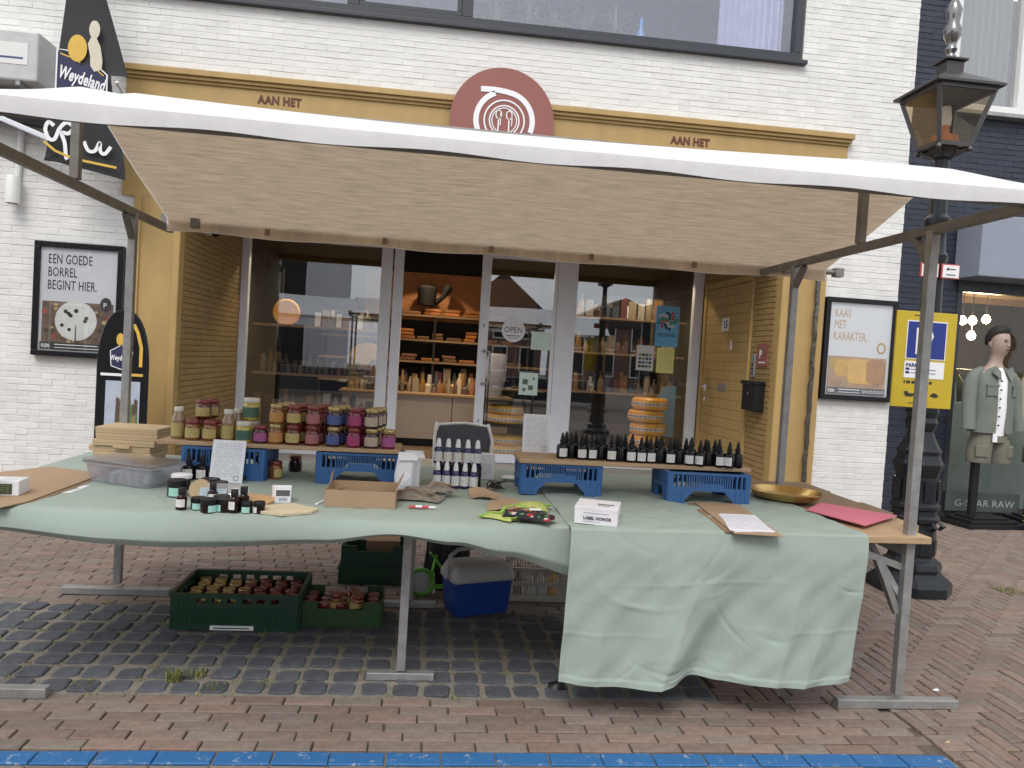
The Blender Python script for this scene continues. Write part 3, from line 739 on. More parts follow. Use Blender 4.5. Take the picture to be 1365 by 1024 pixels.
R = random.Random(5)
pk_n = 0
for z in (2.185, 1.755, 1.375):
    x = -1.2; pi = 0
    while x < 1.1:
        wd = R.uniform(.22, .4); hh = R.uniform(.06, .22)
        c = (x+wd/2, 10.22, z); m = MB(c)
        for k in range(max(1, int(hh/.07))): m.box((x+wd/2+R.uniform(-.02, .02), 10.2, z+.03+k*.06), (wd*.85, .24, .05))
        o = m.build('shop_package', cloth_o if R.random() < .55 else cloth_b, bevel=.01)
        tag(o, '%s stack of packets from the left on the %s back shelf of the shop' % (ORD[pi], {2.185: 'top', 1.755: 'middle', 1.375: 'lower'}[z]), 'packet', 'packets on the shop back shelves'); x += wd+.02; pi += 1
bk = thing('watering_can', 'dark silhouette of a can on the top back shelf', 'can', (-.28, 10.2, 2.3)); m = MB((-.28, 10.2, 2.3))
m.lathe((-.40, 10.15, 2.36), [(.16, 0), (.17, .3), (.12, .34)], 16); m.tube([(-.24, 10.15, 2.42), (-.12, 10.15, 2.52), (-.02, 10.15, 2.72)], [.05, .04, .09]); m.build('body', inner_dark, bk, True)
# goods on the counter: bottles and tins
btl = mat('gilt_bottle', (.42, .26, .10), .35, rnd=.5, metal=.2); FLB = mat('cream_tin', (.5, .42, .3), .5)
jar_d = mat('dusky_jar', (.09, .10, .075), .25, rnd=.5, hue=(.16, .10, .09))
for i in range(24):
    x = -1.5+i*.1+R.uniform(-.02, .02); y = 8.72+R.uniform(0, .35); h = R.uniform(.12, .34); r = R.uniform(.03, .06)
    m = MB((x, y, .885)); m.lathe((x, y, .885), [(r, 0), (r, h*.6), (r*.4, h*.8), (r*.4, h)], 10)
    tag(m.build('shop_bottle', [btl, jar_d, btl, cloth_b, FLB][(i*7) % 5], smooth=True), '%s bottle or jar from the left among goods on the shop counter' % ORD[i], 'bottle', 'goods on the shop counter')
bg_ = thing('stand_in_bag', 'pale lilac bag shape added for an unclear navy and lilac figure behind the shop door', 'bag', (.75, 8.8, .885))  # added bag shape, stands in for an unclear figure in navy and lilac
m = MB((.75, 8.8, .885)); m.loft([(.72, 8.8, .885, .16, .08), (.75, 8.8, 1.2, .2, .09), (.78, 8.8, 1.52, .15, .06), (.78, 8.8, 1.58, .14, .02)], 12); m.build('body', mat('lilac_cloth', (.36, .36, .46), .8), bg_, True)
m = MB((.75, 8.8, .885)); m.tube([(.7, 8.8, 1.55), (.72, 8.8, 1.75), (.82, 8.8, 1.75), (.84, 8.8, 1.55)], .012); m.build('strap', mat('navy_cloth', (.02, .025, .06), .8), bg_)
# ceiling spots; the one above the glass door is added to brighten cheeses
for i, (x, y) in enumerate(((-.15, 8.9), (.25, 8.2), (-2.3, 7.85), (-1.5, 7.75), (1.0, 7.8), (2.85, 7.7), (-.35, 9.6))):
    c = (x, y, 3.3); s = thing('ceiling_spot', 'small lit ceiling spotlight in the shop, %s' % ('above the front of the counter', 'just inside the doorway', 'left one above the left window', 'right one above the left window', 'added above the glass shop door', 'above the right shop window', 'before the back shelves')[i], 'light', c, group='ceiling spots in the shop')
    m = MB(c); m.lathe((x, y, 3.26), [(.07, 0), (.07, .04)], 14); m.build('housing', black_pl, s)
    m = MB(c); m.prism([(x+a, z) for a, z in ()] or disc(x, 0, .001, 3), 0, .001) if False else m.lathe((x, y, 3.252), [(.045, 0), (.045, .006)], 14); m.build('lens', emit('spot_glow', (1, .85, .6), 8) if i == 0 else MATS['spot_glow'], s)
    ld = bpy.data.lights.new('spot_lamp', 'SPOT'); ld.energy = 75 if y < 8.35 else 40; ld.color = (1, .78, .5); ld.spot_size = rad(110); ld.shadow_soft_size = .04
    lo = bpy.data.objects.new('spot_lamp', ld); COL.objects.link(lo); lo.parent = s; lo.location = (0, 0, -.06)
# window display left
ds = thing('display_shelf', 'two tier display shelf behind the left shop window', 'shelf', (-1.9, 7.75, .05)); oo = (-1.9, 7.75, .05)
for z in (1.09, 1.77):
    m = MB(oo); m.b2((-2.75, 7.55, z), (-1.02, 7.95, z+.03)); m.build('shelf', shelf_wood, ds)
for x in (-2.45, -1.03):
    m = MB(oo); m.b2((x-.02, 7.9, .05), (x+.02, 7.95, 2.6)); m.build('upright', inner_dark, ds)
for i in range(16):
    x = -2.45+i*.088; m = MB((x, 7.7, 1.12)); h = .16+.05*math.sin(i*3)
    m.lathe((x, 7.68+.06*(i % 2), 1.12), [(.04, 0), (.042, h*.8), (.028, h*.88), (.03, h)], 10)
    tag(m.build('display_jar', jar_d, smooth=True), '%s dark jar from the left on the left window display shelf' % ORD[i], 'jar', 'jars on the left window shelf')
for i in range(9):
    x = -2.0+i*.1; hh = .13+.1*((i*5) % 3)/3; m = MB((x, 7.75, 1.8)); m.b2((x-.035, 7.7, 1.8), (x+.035, 7.78, 1.8+hh))
    tag(m.build('display_card', [jar_d, paper, cloth_b][i % 3]), '%s small packet from the left on the upper left window shelf' % ORD[i], 'packet', 'cards on the upper left window shelf')
for (x, z, rr, lab) in ((-2.36, 1.98, .19, 'orange cheese wheel standing left on the upper window shelf'), (-1.2, 1.36, .26, 'golden cheese wheel standing right on the lower window shelf')):
    m = MB((x, 7.8, z-rr)); m.prism(disc(x, z, rr, 28), 7.82, 7.9); tag(m.build('round_cheese', cheese_y, bevel=.02), lab, 'cheese')
# more stock: packets, pots and bags filling the window, the counter and the shelves
sm = [mat('stock%d' % i, c, .6, var=.25, vs=20) for i, c in enumerate(((.10, .06, .04), (.22, .14, .07), (.05, .06, .045), (.30, .24, .17), (.12, .03, .025), (.05, .07, .10), (.36, .33, .28), (.25, .12, .03)))]
def stock(x0, x1, y, z, n, hmin, hmax, where, grp, R):
    for i in range(n):
        x = x0+(x1-x0)*(i+.5)/n+R.uniform(-.01, .01); wd = (x1-x0)/n*R.uniform(.7, .95); h = R.uniform(hmin, hmax); yy = y+R.uniform(-.04, .04); c = (x, yy, z); m = MB(c); k = R.randint(0, 2)
        if k == 0: m.b2((x-wd/2, yy-.05, z), (x+wd/2, yy+.05, z+h))
        elif k == 1: m.lathe(c, [(wd*.42, 0), (wd*.45, h*.6), (wd*.2, h*.78), (wd*.2, h)], 10)
        else: m.loft([(x, yy, z, wd*.45, .05), (x, yy, z+h*.6, wd*.48, .055), (x, yy, z+h, wd*.4, .012)], 10)
        tag(m.build(('stock_packet', 'stock_jar', 'stock_bag')[k], R.choice(sm), smooth=k > 0), '%s %s from the left %s' % (ORD[i], ('packet', 'jar', 'bag')[k], where), ('packet', 'jar', 'bag')[k], grp)
R = random.Random(21)
m = MB((-1.9, 7.9, .05)); m.b2((-2.74, 7.62, .05), (-1.03, 8.2, .62)); tag(m.build('display_table', inner_dark, bevel=.01), 'dark low display table behind the left shop window', 'table')
stock(-2.72, -1.05, 7.75, .62, 14, .10, .26, 'on the low display table behind the left window', 'goods on the left window table', R)
stock(-2.72, -1.05, 7.86, 1.12, 15, .16, .30, 'in the rear row of the lower left window shelf', 'rear goods on the lower left window shelf', R)
stock(-1.85, -1.05, 7.86, 1.80, 8, .12, .28, 'in the rear row of the upper left window shelf', 'rear goods on the upper left window shelf', R)
stock(-1.5, .85, 8.98, .885, 22, .15, .36, 'in the rear row on the shop counter', 'rear goods on the shop counter', R)
stock(-1.2, 1.1, 10.22, .985, 16, .12, .30, 'on the lowest back shelf of the shop', 'goods on the lowest back shelf', R)
stock(1.9, 3.5, 8.12, 1.09, 13, .12, .36, 'on the lower shelf behind the right window', 'stock on the lower right window shelf', R)
stock(1.9, 3.5, 8.12, 1.69, 13, .12, .34, 'on the middle shelf behind the right window', 'stock on the middle right window shelf', R)
stock(1.9, 3.5, 8.12, 2.23, 12, .12, .34, 'on the upper shelf behind the right window', 'stock on the upper right window shelf', R)
# cheese stacks: right window, and behind the glass door
def cheese(x, y, z, r, h, label, m_=None):
    c = (x, y, z); t = thing('round_cheese', label, 'cheese', c, group='stacked cheese wheels in the shop')
    m = MB(c); m.lathe(c, [(r*.86, 0), (r*.97, h*.15), (r, h*.4), (r, h*.6), (r*.97, h*.85), (r*.86, h)], 28); m.build('body', m_ or cheese_o, t, True)
    m = MB(c); m.lathe(c, [(r+.002, h*.36), (r+.003, h*.62)], 28); m.build('band', white_flat, t, True)
    m = MB(c)
    for k in range(16):
        a = PI+PI*k/15; m.box((x+(r+.004)*math.cos(a), y+(r+.004)*math.sin(a), z+h*.5), (.004, .035, h*.10), rz=a)
    m.build('lettering', ink_brown, t)
for i, (dx, lab) in enumerate(((0, 'lowest'), (.02, 'second from bottom'), (-.02, 'second from top'), (.03, 'topmost'))):
    cheese(3.0+dx, 7.72, .325+i*.186, .275, .17, 'orange cheese wheel in the right window stack, %s' % lab)
pd = MB((3.0, 7.72, .05)); pd.b2((2.7, 7.45, .05), (3.35, 8.0, .32)); tag(pd.build('display_plinth', cab_m, bevel=.01), 'low plinth under the orange cheeses in the right window', 'plinth')
for i, lab in enumerate(('bottom', 'middle lower', 'middle upper', 'top')):
    cheese(.88, 7.75, [.12, .26, .56, .70][i], .27, .13, 'golden orange cheese on the rack behind the door, %s one' % lab, cheese_y)
rk = thing('cheese_rack', 'dark metal rack holding cheeses behind the glass door', 'rack', (.9, 7.75, .05)); oo = (.9, 7.75, .05)
for z in (.085, .525, .88):
    m = MB(oo); m.b2((.56, 7.46, z), (1.24, 8.02, z+.03)); m.build('shelf', inner_dark, rk)
for x in (.56, 1.22):
    for y in (7.48, 7.99):
        m = MB(oo); m.b2((x, y, .05), (x+.02, y+.02, 1.2)); m.build('upright', black_pl, rk)
# right window shelves with goods
ds = thing('display_shelf', 'dark shelf unit with goods behind the right shop window', 'shelf', (2.6, 8.2, .05)); oo = (2.6, 8.2, .05)
for z in (1.06, 1.66, 2.2):
    m = MB(oo); m.b2((1.85, 8.0, z), (3.6, 8.4, z+.03)); m.build('shelf', shelf_wood, ds)
m = MB(oo); m.b2((1.85, 8.4, .05), (3.6, 8.43, 2.6)); m.build('back', inner_dark, ds)
for i in range(20):
    z = (1.09, 1.69, 2.23)[i % 3]; x = 1.95+(i//3)*.24; h = R.uniform(.12, .34)
    m = MB((x, 8.15, z)); m.lathe((x, 8.15, z), [(.05, 0), (.055, h*.6), (.025, h*.75), (.028, h)], 10)
    tag(m.build('shop_bottle', [jar_d, btl, cloth_b, paper][i % 4], smooth=True), '%s bottle from the left on the %s shelf behind the right window' % (ORD[i//3], ('lower', 'middle', 'upper')[i % 3]), 'bottle', 'goods behind the right window')
bl = thing('blue_display', 'blue card display standing behind the right window cheeses', 'display', (3.15, 8.0, .46)); m = MB((3.15, 8.0, .46)); m.prism([(2.95, .46), (3.5, .46), (3.5, 1.25), (3.3, 1.22)], 7.98, 8.0); m.build('card', MATS['sky_blue_paper'], bl)

# round sign above the door
rs = thing('round_sign', 'round oxblood sign with white line emblem of cutlery above the shop', 'sign', (.335, FY-.1, 3.98)); oo = (.335, FY-.1, 3.98)
cx, cz = .335, 3.985
m = MB(oo); m.prism(disc(cx, cz, .545, 56), FY-.16, FY-.101); m.build('disc', sign_brown, rs)
y0, y1 = FY-.166, FY-.1605
m = MB(oo)
stroke(m, smooth_path([(cx-.24, cz+.305), (cx-.1, cz+.31), (cx+.02, cz+.30)], 4) + disc(cx+.02, cz, .295, 20, a0=PI*.46, a1=-.35), .055, y0, y1)
stroke(m, disc(cx+.02, cz, .295, 16, a0=PI*.62, a1=PI*1.2), .055, y0, y1); m.build('emblem', white_flat, rs)
m = MB(oo)
for rr, ww in ((.21, .016), (.155, .014), (.13, .01)): stroke(m, disc(cx+.02, cz, rr, 28)+[(cx+.02+rr, cz)], ww, y0, y1)
for dx in (-.05, .06):
    stroke(m, [(cx+dx+.01, cz-.12), (cx+dx+.01, cz+.02)], .014, y0, y1); stroke(m, disc(cx+dx+.01, cz+.06, .03, 12, .045)+[(cx+dx+.04, cz+.06)], .011, y0, y1)
stroke(m, [(cx-.02, cz-.05), (cx-.02, cz+.08)], .01, y0, y1); stroke(m, [(cx+.1, cz-.05), (cx+.1, cz+.05)], .01, y0, y1)
m.build('cutlery_icon', white_flat, rs)

# framed posters
def framed(label, x0, x1, z0, z1, build):
    c = ((x0+x1)/2, FY-.06, z0); t = thing('framed_poster', label, 'poster', c)
    m = MB(c); w_ = .055
    m.b2((x0, FY-.075, z0), (x1, FY-.004, z0+w_)); m.b2((x0, FY-.075, z1-w_), (x1, FY-.004, z1)); m.b2((x0, FY-.075, z0+w_), (x0+w_, FY-.004, z1-w_)); m.b2((x1-w_, FY-.075, z0+w_), (x1, FY-.004, z1-w_))
    m.build('frame', black_frame, t, bevel=.006)
    m = MB(c); m.b2((x0+w_, FY-.045, z0+w_), (x1-w_, FY-.03, z1-w_)); m.build('sheet', mat('poster_sheet', (.58, .60, .62), .3, var=.02) if 'poster_sheet' not in MATS else MATS['poster_sheet'], t)
    build(t, c, x0+w_, z0+w_, x1-x0-2*w_, z1-z0-2*w_)
    m = MB(c); m.b2((x0+w_, FY-.062, z0+w_), (x1-w_, FY-.058, z1-w_)); m.build('cover_glass', glassmat('poster_glass', .05) if 'poster_glass' not in MATS else MATS['poster_glass'], t)
yF = FY-.0455
photo_bg = mat('photo_dark_food', (.13, .085, .06), .5, var=.75, vs=16); bar_m = mat('poster_bar', (.04, .04, .04), .5)
def post1(t, c, x, z, w_, h):
    for i, s in enumerate(('EEN GOEDE', 'BORREL', 'BEGINT HIER.')): text(s, ink, (x+.07, yF, z+h*(.845-i*.125)), .135, t, sx=.56, bold=.001, o=c)
    m = MB(c); m.b2((x+.03, yF-.001, z+.03), (x+w_-.03, yF, z+h*.48)); m.build('photo', photo_bg, t)
    m = MB(c); m.prism(disc(x+w_*.48, z+h*.30, .20, 40), yF-.003, yF-.0015); m.build('plate_print', mat('plate_white', (.62, .62, .6), .5), t)
    m = MB(c)
    for (a, b_, r_) in ((-.10, .09, .02), (-.07, .07, .02), (-.05, .05, .02), (0, .10, .022), (.10, .03, .02), (.09, 0, .018), (-.13, -.05, .018), (-.06, -.09, .018)): m.prism(disc(x+w_*.48+a, z+h*.30+b_, r_, 10), yF-.005, yF-.0035)
    m.build('olive_print', ink, t)
    m = MB(c); R = random.Random(3)
    for k in range(26):
        a = R.uniform(0, 2*PI); rr = R.uniform(.22, .33); px, pz = x+w_*.48+rr*math.cos(a), z+h*.30+rr*.7*math.sin(a)
        if x+.05 < px < x+w_-.05 and z+.09 < pz < z+h*.46: m.cur = k % 3; m.prism(disc(px, pz, R.uniform(.012, .028), 8), yF-.0028, yF-.0012)
    m.build('food_print', [mat('food_a', (.35, .06, .05)), mat('food_b', (.45, .33, .16)), mat('food_c', (.05, .05, .03))], t)
    m = MB(c); m.prism([(x+w_*.48-.004, z+.10), (x+w_*.48+.008, z+.10), (x+w_*.48+.004, z+h*.26), (x+w_*.48-.002, z+h*.26)], yF-.0056, yF-.0051); m.build('knife_print', ink, t)
    m = MB(c); m.prism(disc(x+w_*.86, z+h*.475, .055, 24, .07), yF-.003, yF-.0015); m.build('badge', ink, t)
    text('P', white_flat, (x+w_*.86-.025, yF-.0034, z+h*.445), .07, t, o=c)
    m = MB(c); m.b2((x+.02, yF-.007, z+.012), (x+w_-.02, yF-.006, z+.085)); m.build('caption_bar', bar_m, t)
    text('PLEIN', white_flat, (x+.035, yF-.0075, z+.03), .05, t, sx=.6, bold=.001, o=c)
    m = MB(c); m.b2((x+.16, yF-.0078, z+.06), (x+w_-.17, yF-.0072, z+.068)); m.b2((x+.16, yF-.0078, z+.03), (x+w_-.14, yF-.0072, z+.036)); m.build('rule', white_flat, t)
    m = MB(c)
    for k in range(3): stroke(m, disc(x+w_-.05-k*.045, z+.05, .015, 10)+[(x+w_-.035-k*.045, z+.05)], .005, yF-.0078, yF-.0072)
    m.build('icon', white_flat, t)
def post2(t, c, x, z, w_, h):
    gd = mat('poster_gold', (.42, .24, .07), .5)
    for i, s in enumerate(('KAAS', 'MET', 'KARAKTER.')): text(s, gd, (x+.06, yF, z+h*(.845-i*.125)), .135, t, sx=.56, bold=0, o=c)
    m = MB(c); m.b2((x+.02, yF-.001, z+.02), (x+w_-.03, yF, z+h*.42)); m.build('photo', mat('photo_tan', (.36, .22, .12), .5, var=.5, vs=5), t)
    def rr_(x0, x1, z0, z1, r): 
        P = []
        for (ax, az, s0) in ((x1-r, z1-r, 0), (x0+r, z1-r, 1), (x0+r, z0+r, 2), (x1-r, z0+r, 3)):
            for k in range(7):
                a = PI/2*(s0+k/6); P.append((ax+r*math.cos(a), az+r*math.sin(a)))
        return P
    for i, (x0, x1, z0, z1, cc) in enumerate(((.03, .25, .28, .40, (.40, .27, .05)), (.10, .34, .20, .38, (.52, .30, .04)), (.26, .60, .13, .40, (.60, .36, .07)), (.48, .70, .14, .40, (.36, .17, .05)))):
        m = MB(c); m.prism(rr_(x+x0, x+min(x1, w_-.035), z+h*z0, z+h*z1, .055), yF-.0022-.001*i, yF-.0012-.001*i); m.build('cheese_print', mat('cheese_print%d' % i, cc, .5, var=.2, vs=4), t)
    m = MB(c); stroke(m, disc(x+w_*.86, z+h*.53, .045, 20, .055)+[(x+w_*.86+.045, z+h*.53)], .02, yF-.003, yF-.0015); m.build('badge', gd, t)
    m = MB(c); m.b2((x+.02, yF-.008, z+.012), (x+w_-.03, yF-.007, z+.085)); m.build('caption_bar', bar_m, t)
    text('PLEIN', white_flat, (x+.035, yF-.0085, z+.03), .05, t, sx=.6, bold=.001, o=c)
    m = MB(c); m.b2((x+.16, yF-.0088, z+.06), (x+w_-.33, yF-.0082, z+.068)); m.b2((x+.16, yF-.0088, z+.03), (x+w_-.33, yF-.0082, z+.036)); m.build('rule', white_flat, t)
    m = MB(c)
    for k in range(6): stroke(m, disc(x+w_-.06-k*.045, z+.05, .015, 10)+[(x+w_-.045-k*.045, z+.05)], .005, yF-.0088, yF-.0082)
    m.build('icon', white_flat, t)
framed('black framed poster with white plate of olives left of the shop', -4.25, -3.40, 1.26, 2.405, post1)
framed('black framed poster of yellow cheeses right of the shop', 4.09, 4.945, 1.28, 2.425, post2)

# security cameras, air conditioner, bracket arm
sc1 = thing('security_camera', 'white bullet camera with conduit on the far left wall', 'camera', (-4.46, FY-.05, 2.74)); oo = (-4.46, FY-.05, 2.74)
m = MB(oo); m.tube([(-4.455, FY-.10, 2.745), (-4.455, FY-.10, 3.0), (-4.455, FY-.10, 3.02)], [.065, .065, .05], 14); m.build('housing', white_frame, sc1, True)
m = MB(oo); m.tube([(-4.455, FY-.10, 2.738), (-4.455, FY-.10, 2.746)], .045, 14); m.build('lens', black_gl, sc1)
m = MB(oo); m.tube([(-4.45, FY-.03, 3.02), (-4.42, FY-.03, 3.6)], .03, 8); m.build('conduit', white_frame, sc1, True)
sc2 = thing('security_camera', 'small white dome camera in the left corner under the canopy', 'camera', (RX0+.12, 5.6, 2.72)); oo = (RX0+.12, 5.6, 2.72)
m = MB(oo); m.b2((RX0, 5.52, 2.70), (RX0+.04, 5.68, 2.80)); m.tube([(RX0+.03, 5.6, 2.75), (RX0+.13, 5.5, 2.73)], .045, 12); m.build('housing', white_frame, sc2, True)
m = MB(oo); m.lathe((RX0+.15, 5.48, 2.66), [(.01, 0), (.045, .03), (.055, .07)], 12); m.build('dome', black_gl, sc2, True)
ac = thing('air_conditioner', 'light grey air conditioner box high on the left wall', 'air conditioner', (-4.55, FY-.25, 3.82)); oo = (-4.55, FY-.25, 3.82)
m = MB(oo); m.b2((-5.15, FY-.42, 3.85), (-4.11, FY-.02, 4.32)); m.build('body', mat('ac_grey', (.50, .51, .50), .5), ac, bevel=.02)
m = MB(oo); m.b2((-4.48, FY-.424, 4.0), (-4.2, FY-.4205, 4.2)); m.build('badge', white_frame, ac)
m = MB(oo); m.b2((-4.46, FY-.4255, 4.05), (-4.24, FY-.4242, 4.068)); m.build('badge_print', mat('ac_ink', (.06, .08, .2)), ac)
m = MB(oo)
for k in range(9): stroke(m, disc(-4.82, 4.08, .03+.022*k, 24)+[(-4.79+.022*k, 4.08)], .006, FY-.432, FY-.421)
m.build('fan_grille', black_pl, ac)
m = MB(oo)
for x in (-4.95, -4.3): m.b2((x, FY-.42, 3.81), (x+.04, FY, 3.848))
m.build('bracket', galv, ac)
aw = thing('folded_awning', 'folded grey awning cassette with arm on the left wall', 'awning', (-4.6, FY-.2, 3.4)); oo = (-4.6, FY-.2, 3.4)
m = MB(oo); m.b2((-5.6, FY-.22, 3.62), (-3.62, FY-.03, 3.78)); m.build('cassette', alu, aw, bevel=.03)
m = MB(oo); m.prism([(-5.5, 3.60), (-3.75, 3.60), (-3.75, 3.46), (-4.62, 3.55), (-5.5, 3.55)], FY-.20, FY-.06); m.build('fabric', black_pl, aw)
m = MB(oo); m.bar((-4.6, FY-.24, 3.56), (-3.98, FY-.24, 3.34), .06, .05); m.build('arm', alu, aw, bevel=.008)
# banner
bn = thing('banner_flag', 'black banner with cheese emblem hanging beside the left poster wall', 'banner', (-3.65, 4.3, 2.9)); oo = (-3.65, 4.3, 2.9)
def wav(x, z): return 4.3 + .02*math.sin(x*9+z*1.5) + .012*math.sin(z*5+x*4)
def bedge(z):
    l = -3.80-.165*max(0, (4.9-z))/1.8
    r = -3.62+.36*min(1, max(0, (5.1-z)/1.15)) if z > 3.95 else (-3.40 if z > 3.9 else -3.40+.18*(3.9-z)/.95)
    return l, r
m = MB(oo)
zs = [5.3-.0+0*0]+[5.2-.06*k for k in range(21)]+[3.955, 3.945]+[3.9-.05*k for k in range(17)]+[3.06]
zs = sorted(set(round(z, 3) for z in zs), reverse=True)
def bf(a, b):
    z = zs[int(round(b*(len(zs)-1)))]; l, r = bedge(z); x = l+(r-l)*a
    zz = z - (.14*a if z < 3.1 else 0) + (.06 if z < 3.1 else 0)
    return (x, wav(x, zz), zz)
m.grid(9, len(zs), bf); m.build('cloth', mat('black_banner', (.018, .018, .021), .7), bn, True, thick=.004)
by0, by1 = 4.262, 4.266
nv = mat('emblem_navy', (.02, .022, .07), .6); cr_ = mat('emblem_cream', (.62, .58, .46), .6); yl = mat('emblem_yellow', (.66, .42, .07), .6)
m = MB(oo); m.prism([(-3.86, 3.66), (-3.50, 3.56), (-3.42, 3.62), (-3.42, 3.90), (-3.55, 4.02), (-3.66, 4.00), (-3.84, 4.12), (-3.865, 4.10)], by0, by1); m.build('emblem_field', nv, bn)
m = MB(oo); stroke(m, [(-3.87, 3.66), (-3.868, 4.13), (-3.73, 4.12), (-3.70, 4.08)], .014, by0-.002, by0-.001); stroke(m, [(-3.54, 4.03), (-3.42, 3.93), (-3.415, 3.6)], .014, by0-.002, by0-.001); m.build('emblem_border', white_flat, bn)
m = MB(oo); stroke(m, [(-3.84, 4.09), (-3.74, 4.06), (-3.66, 4.02)], .012, by0-.0035, by0-.0025); stroke(m, [(-3.54, 3.99), (-3.45, 3.92)], .012, by0-.0035, by0-.0025); m.build('emblem_rule', yl, bn)
m = MB(oo); m.prism(disc(-3.69, 4.15, .085, 24, .125), by0-.005, by0-.003); m.build('cheese_icon', yl, bn)
m = MB(oo); m.prism(disc(-3.545, 4.335, .048, 18, .085), by0-.006, by0-.003); m.prism([(-3.60, 4.20), (-3.575, 4.26), (-3.53, 4.27), (-3.49, 4.19), (-3.465, 4.06), (-3.47, 3.97), (-3.535, 3.95), (-3.57, 4.0), (-3.575, 4.09)], by0-.0055, by0-.0027); m.build('figure_icon', cr_, bn)
text('Weydeland', white_flat, (-3.853, by0-.006, 3.875), .16, bn, rot=(PI/2, rad(14), 0), sx=.55, bold=.005, o=oo)
m = MB(oo)
stroke(m, smooth_path([(-3.87, 3.42), (-3.92, 3.45), (-3.945, 3.38), (-3.91, 3.30), (-3.86, 3.30), (-3.82, 3.40), (-3.76, 3.46), (-3.70, 3.42), (-3.74, 3.36), (-3.80, 3.36), (-3.77, 3.27), (-3.755, 3.15), (-3.74, 3.12)]), .034, by0-.002, by0)
stroke(m, smooth_path([(-3.60, 3.30), (-3.56, 3.22), (-3.50, 3.22), (-3.46, 3.30), (-3.45, 3.22), (-3.41, 3.20), (-3.36, 3.27)]), .032, by0-.002, by0)
m.build('script_lettering', white_flat, bn)
m = MB(oo); stroke(m, [(-3.955, 3.27), (-3.85, 3.19), (-3.74, 3.15), (-3.6, 3.12), (-3.3, 3.08)], .022, by0-.0035, by0-.0022); m.build('stripe', yl, bn)
m = MB(oo); m.tube([(-3.36, 4.33, 3.9), (-3.26, FY-.02, 3.58)], .018); m.tube([(-3.72, 4.33, 5.25), (-3.70, FY-.02, 5.32)], .018); m.build('pole', white_frame, bn)
# arched pavement sign
AY = 4.2
asn = thing('pavement_sign', 'black arched pavement sign with cheese emblem beside the left pilaster', 'sign', (-3.14, AY, 0)); oo = (-3.14, AY, 0)
def arch(x0, x1, zb, zt, n=16):
    c = (x0+x1)/2; P = [(x0, zb), (x1, zb)]; zs_ = zt-.52
    for k in range(n+1):
        a = PI*k/n; cs = math.cos(a); P.append((c+(x1-x0)/2*math.copysign(abs(cs)**.85, cs), zs_+.52*math.sin(a)))
    return P
m = MB(oo); m.prism(arch(-3.36, -2.92, .05, 1.74), AY-.02, AY+.02); m.build('panel', black_frame, asn)
m = MB(oo); A = arch(-3.355, -2.925, .05, 1.735); m.tube([(x, AY, z) for x, z in A[1:]+[A[0]]], .022, 6); m.build('frame', black_frame, asn, True)
m = MB(oo); stroke(m, [(-2.975, 1.22), (-2.975, 1.4), (-3.01, 1.54), (-3.05, 1.62)], .03, AY-.024, AY-.021); m.b2((-3.13, AY-.024, 1.13), (-2.95, AY-.021, 1.155)); m.build('yellow_stripe', yl, asn)
m = MB(oo); m.b2((-3.33, AY-.024, 1.125), (-3.14, AY-.021, 1.15)); m.build('white_stripe', white_flat, asn)
m = MB(oo); m.prism([(-3.24, 1.22), (-3.15, 1.19), (-3.06, 1.22), (-3.05, 1.36), (-3.15, 1.42), (-3.25, 1.36)], AY-.0245, AY-.021); m.build('emblem_field', nv, asn)
m = MB(oo); P = [(-3.24, 1.22), (-3.15, 1.19), (-3.06, 1.22), (-3.05, 1.36), (-3.15, 1.42), (-3.25, 1.36)]; stroke(m, P+[P[0]], .008, AY-.026, AY-.0248); m.build('emblem_border', white_flat, asn)
m = MB(oo); m.prism(disc(-3.165, 1.47, .035, 16, .06), AY-.026, AY-.0245); m.build('cheese_icon', yl, asn)
text('Weydeland', white_flat, (-3.15, AY-.026, 1.275), .068, asn, sx=.62, bold=.002, align='CENTER', o=oo)
m = MB(oo); m.b2((-3.28, AY-.026, .25), (-2.97, AY-.0215, 1.08)); m.build('photo', mat('photo_sky', (.42, .47, .55), .4, var=.15, vs=5), asn)
m = MB(oo); R = random.Random(2)
for k in range(30):
    x = R.uniform(-3.26, -2.99); h = R.uniform(.35, .65); m.cur = k % 3; m.prism([(x-.03, .27), (x+.03, .27), (x+.015, .27+h), (x-.015, .27+h*1.02)], AY-.0275-.0001*k, AY-.0262)
m.build('photo_figures', [mat('fig_a', (.10, .06, .04)), mat('fig_b', (.25, .17, .09)), mat('fig_c', (.10, .22, .06))], asn)
m = MB(oo); m.bar((-3.3, AY, .03), (-3.3, AY+.4, .03), .04); m.bar((-2.98, AY, .03), (-2.98, AY+.4, .03), .04); m.build('foot', black_frame, asn)
# ------------------------------------------------------------------ navy building on the right
NB = (7.5, FY, 0)
nb = thing('navy_building', 'dark navy painted brick clothes shop on the right', 'building', NB)
nr = [(4.985, 5.70, 0, 4.62), (5.70, 10.5, 3.46, 4.62), (4.985, 5.36, 4.62, 7.2)]
m = MB(NB)
for x0, x1, z0, z1 in nr: m.b2((x0, FY+.0245, z0), (x1, FY+.3, z1))
m.b2((4.975, FY+.3, 0), (5.1, FY+6, 7.2)); m.b2((5.36, FY+.028, 6.8), (10.5, FY+.3, 7.2))
nwall = m.build('wall', navy_paint, nb)
its = []
def put_n(x, z, s):
    M = Matrix.Translation((x+J(.002), FY+.02+J(.002), z+J(.0012))) @ Euler((J(.008), J(.006), J(.004))).to_matrix().to_4x4()
    its.append((M, s, s > .98))
courses(nr, FBL, FBH, put_n)
nbm = [brick_mesh('brick', FBL-.002, FBH-.005, .02, navy_paint, 80+i, .004, 'Y') for i in range(4)]
lay(its, nwall, nbm, navy_paint, 'brick')
for o in nwall.children: o.location = (-Vector(NB)) if o.get('kind') == 'stuff' else o.location - Vector(NB)
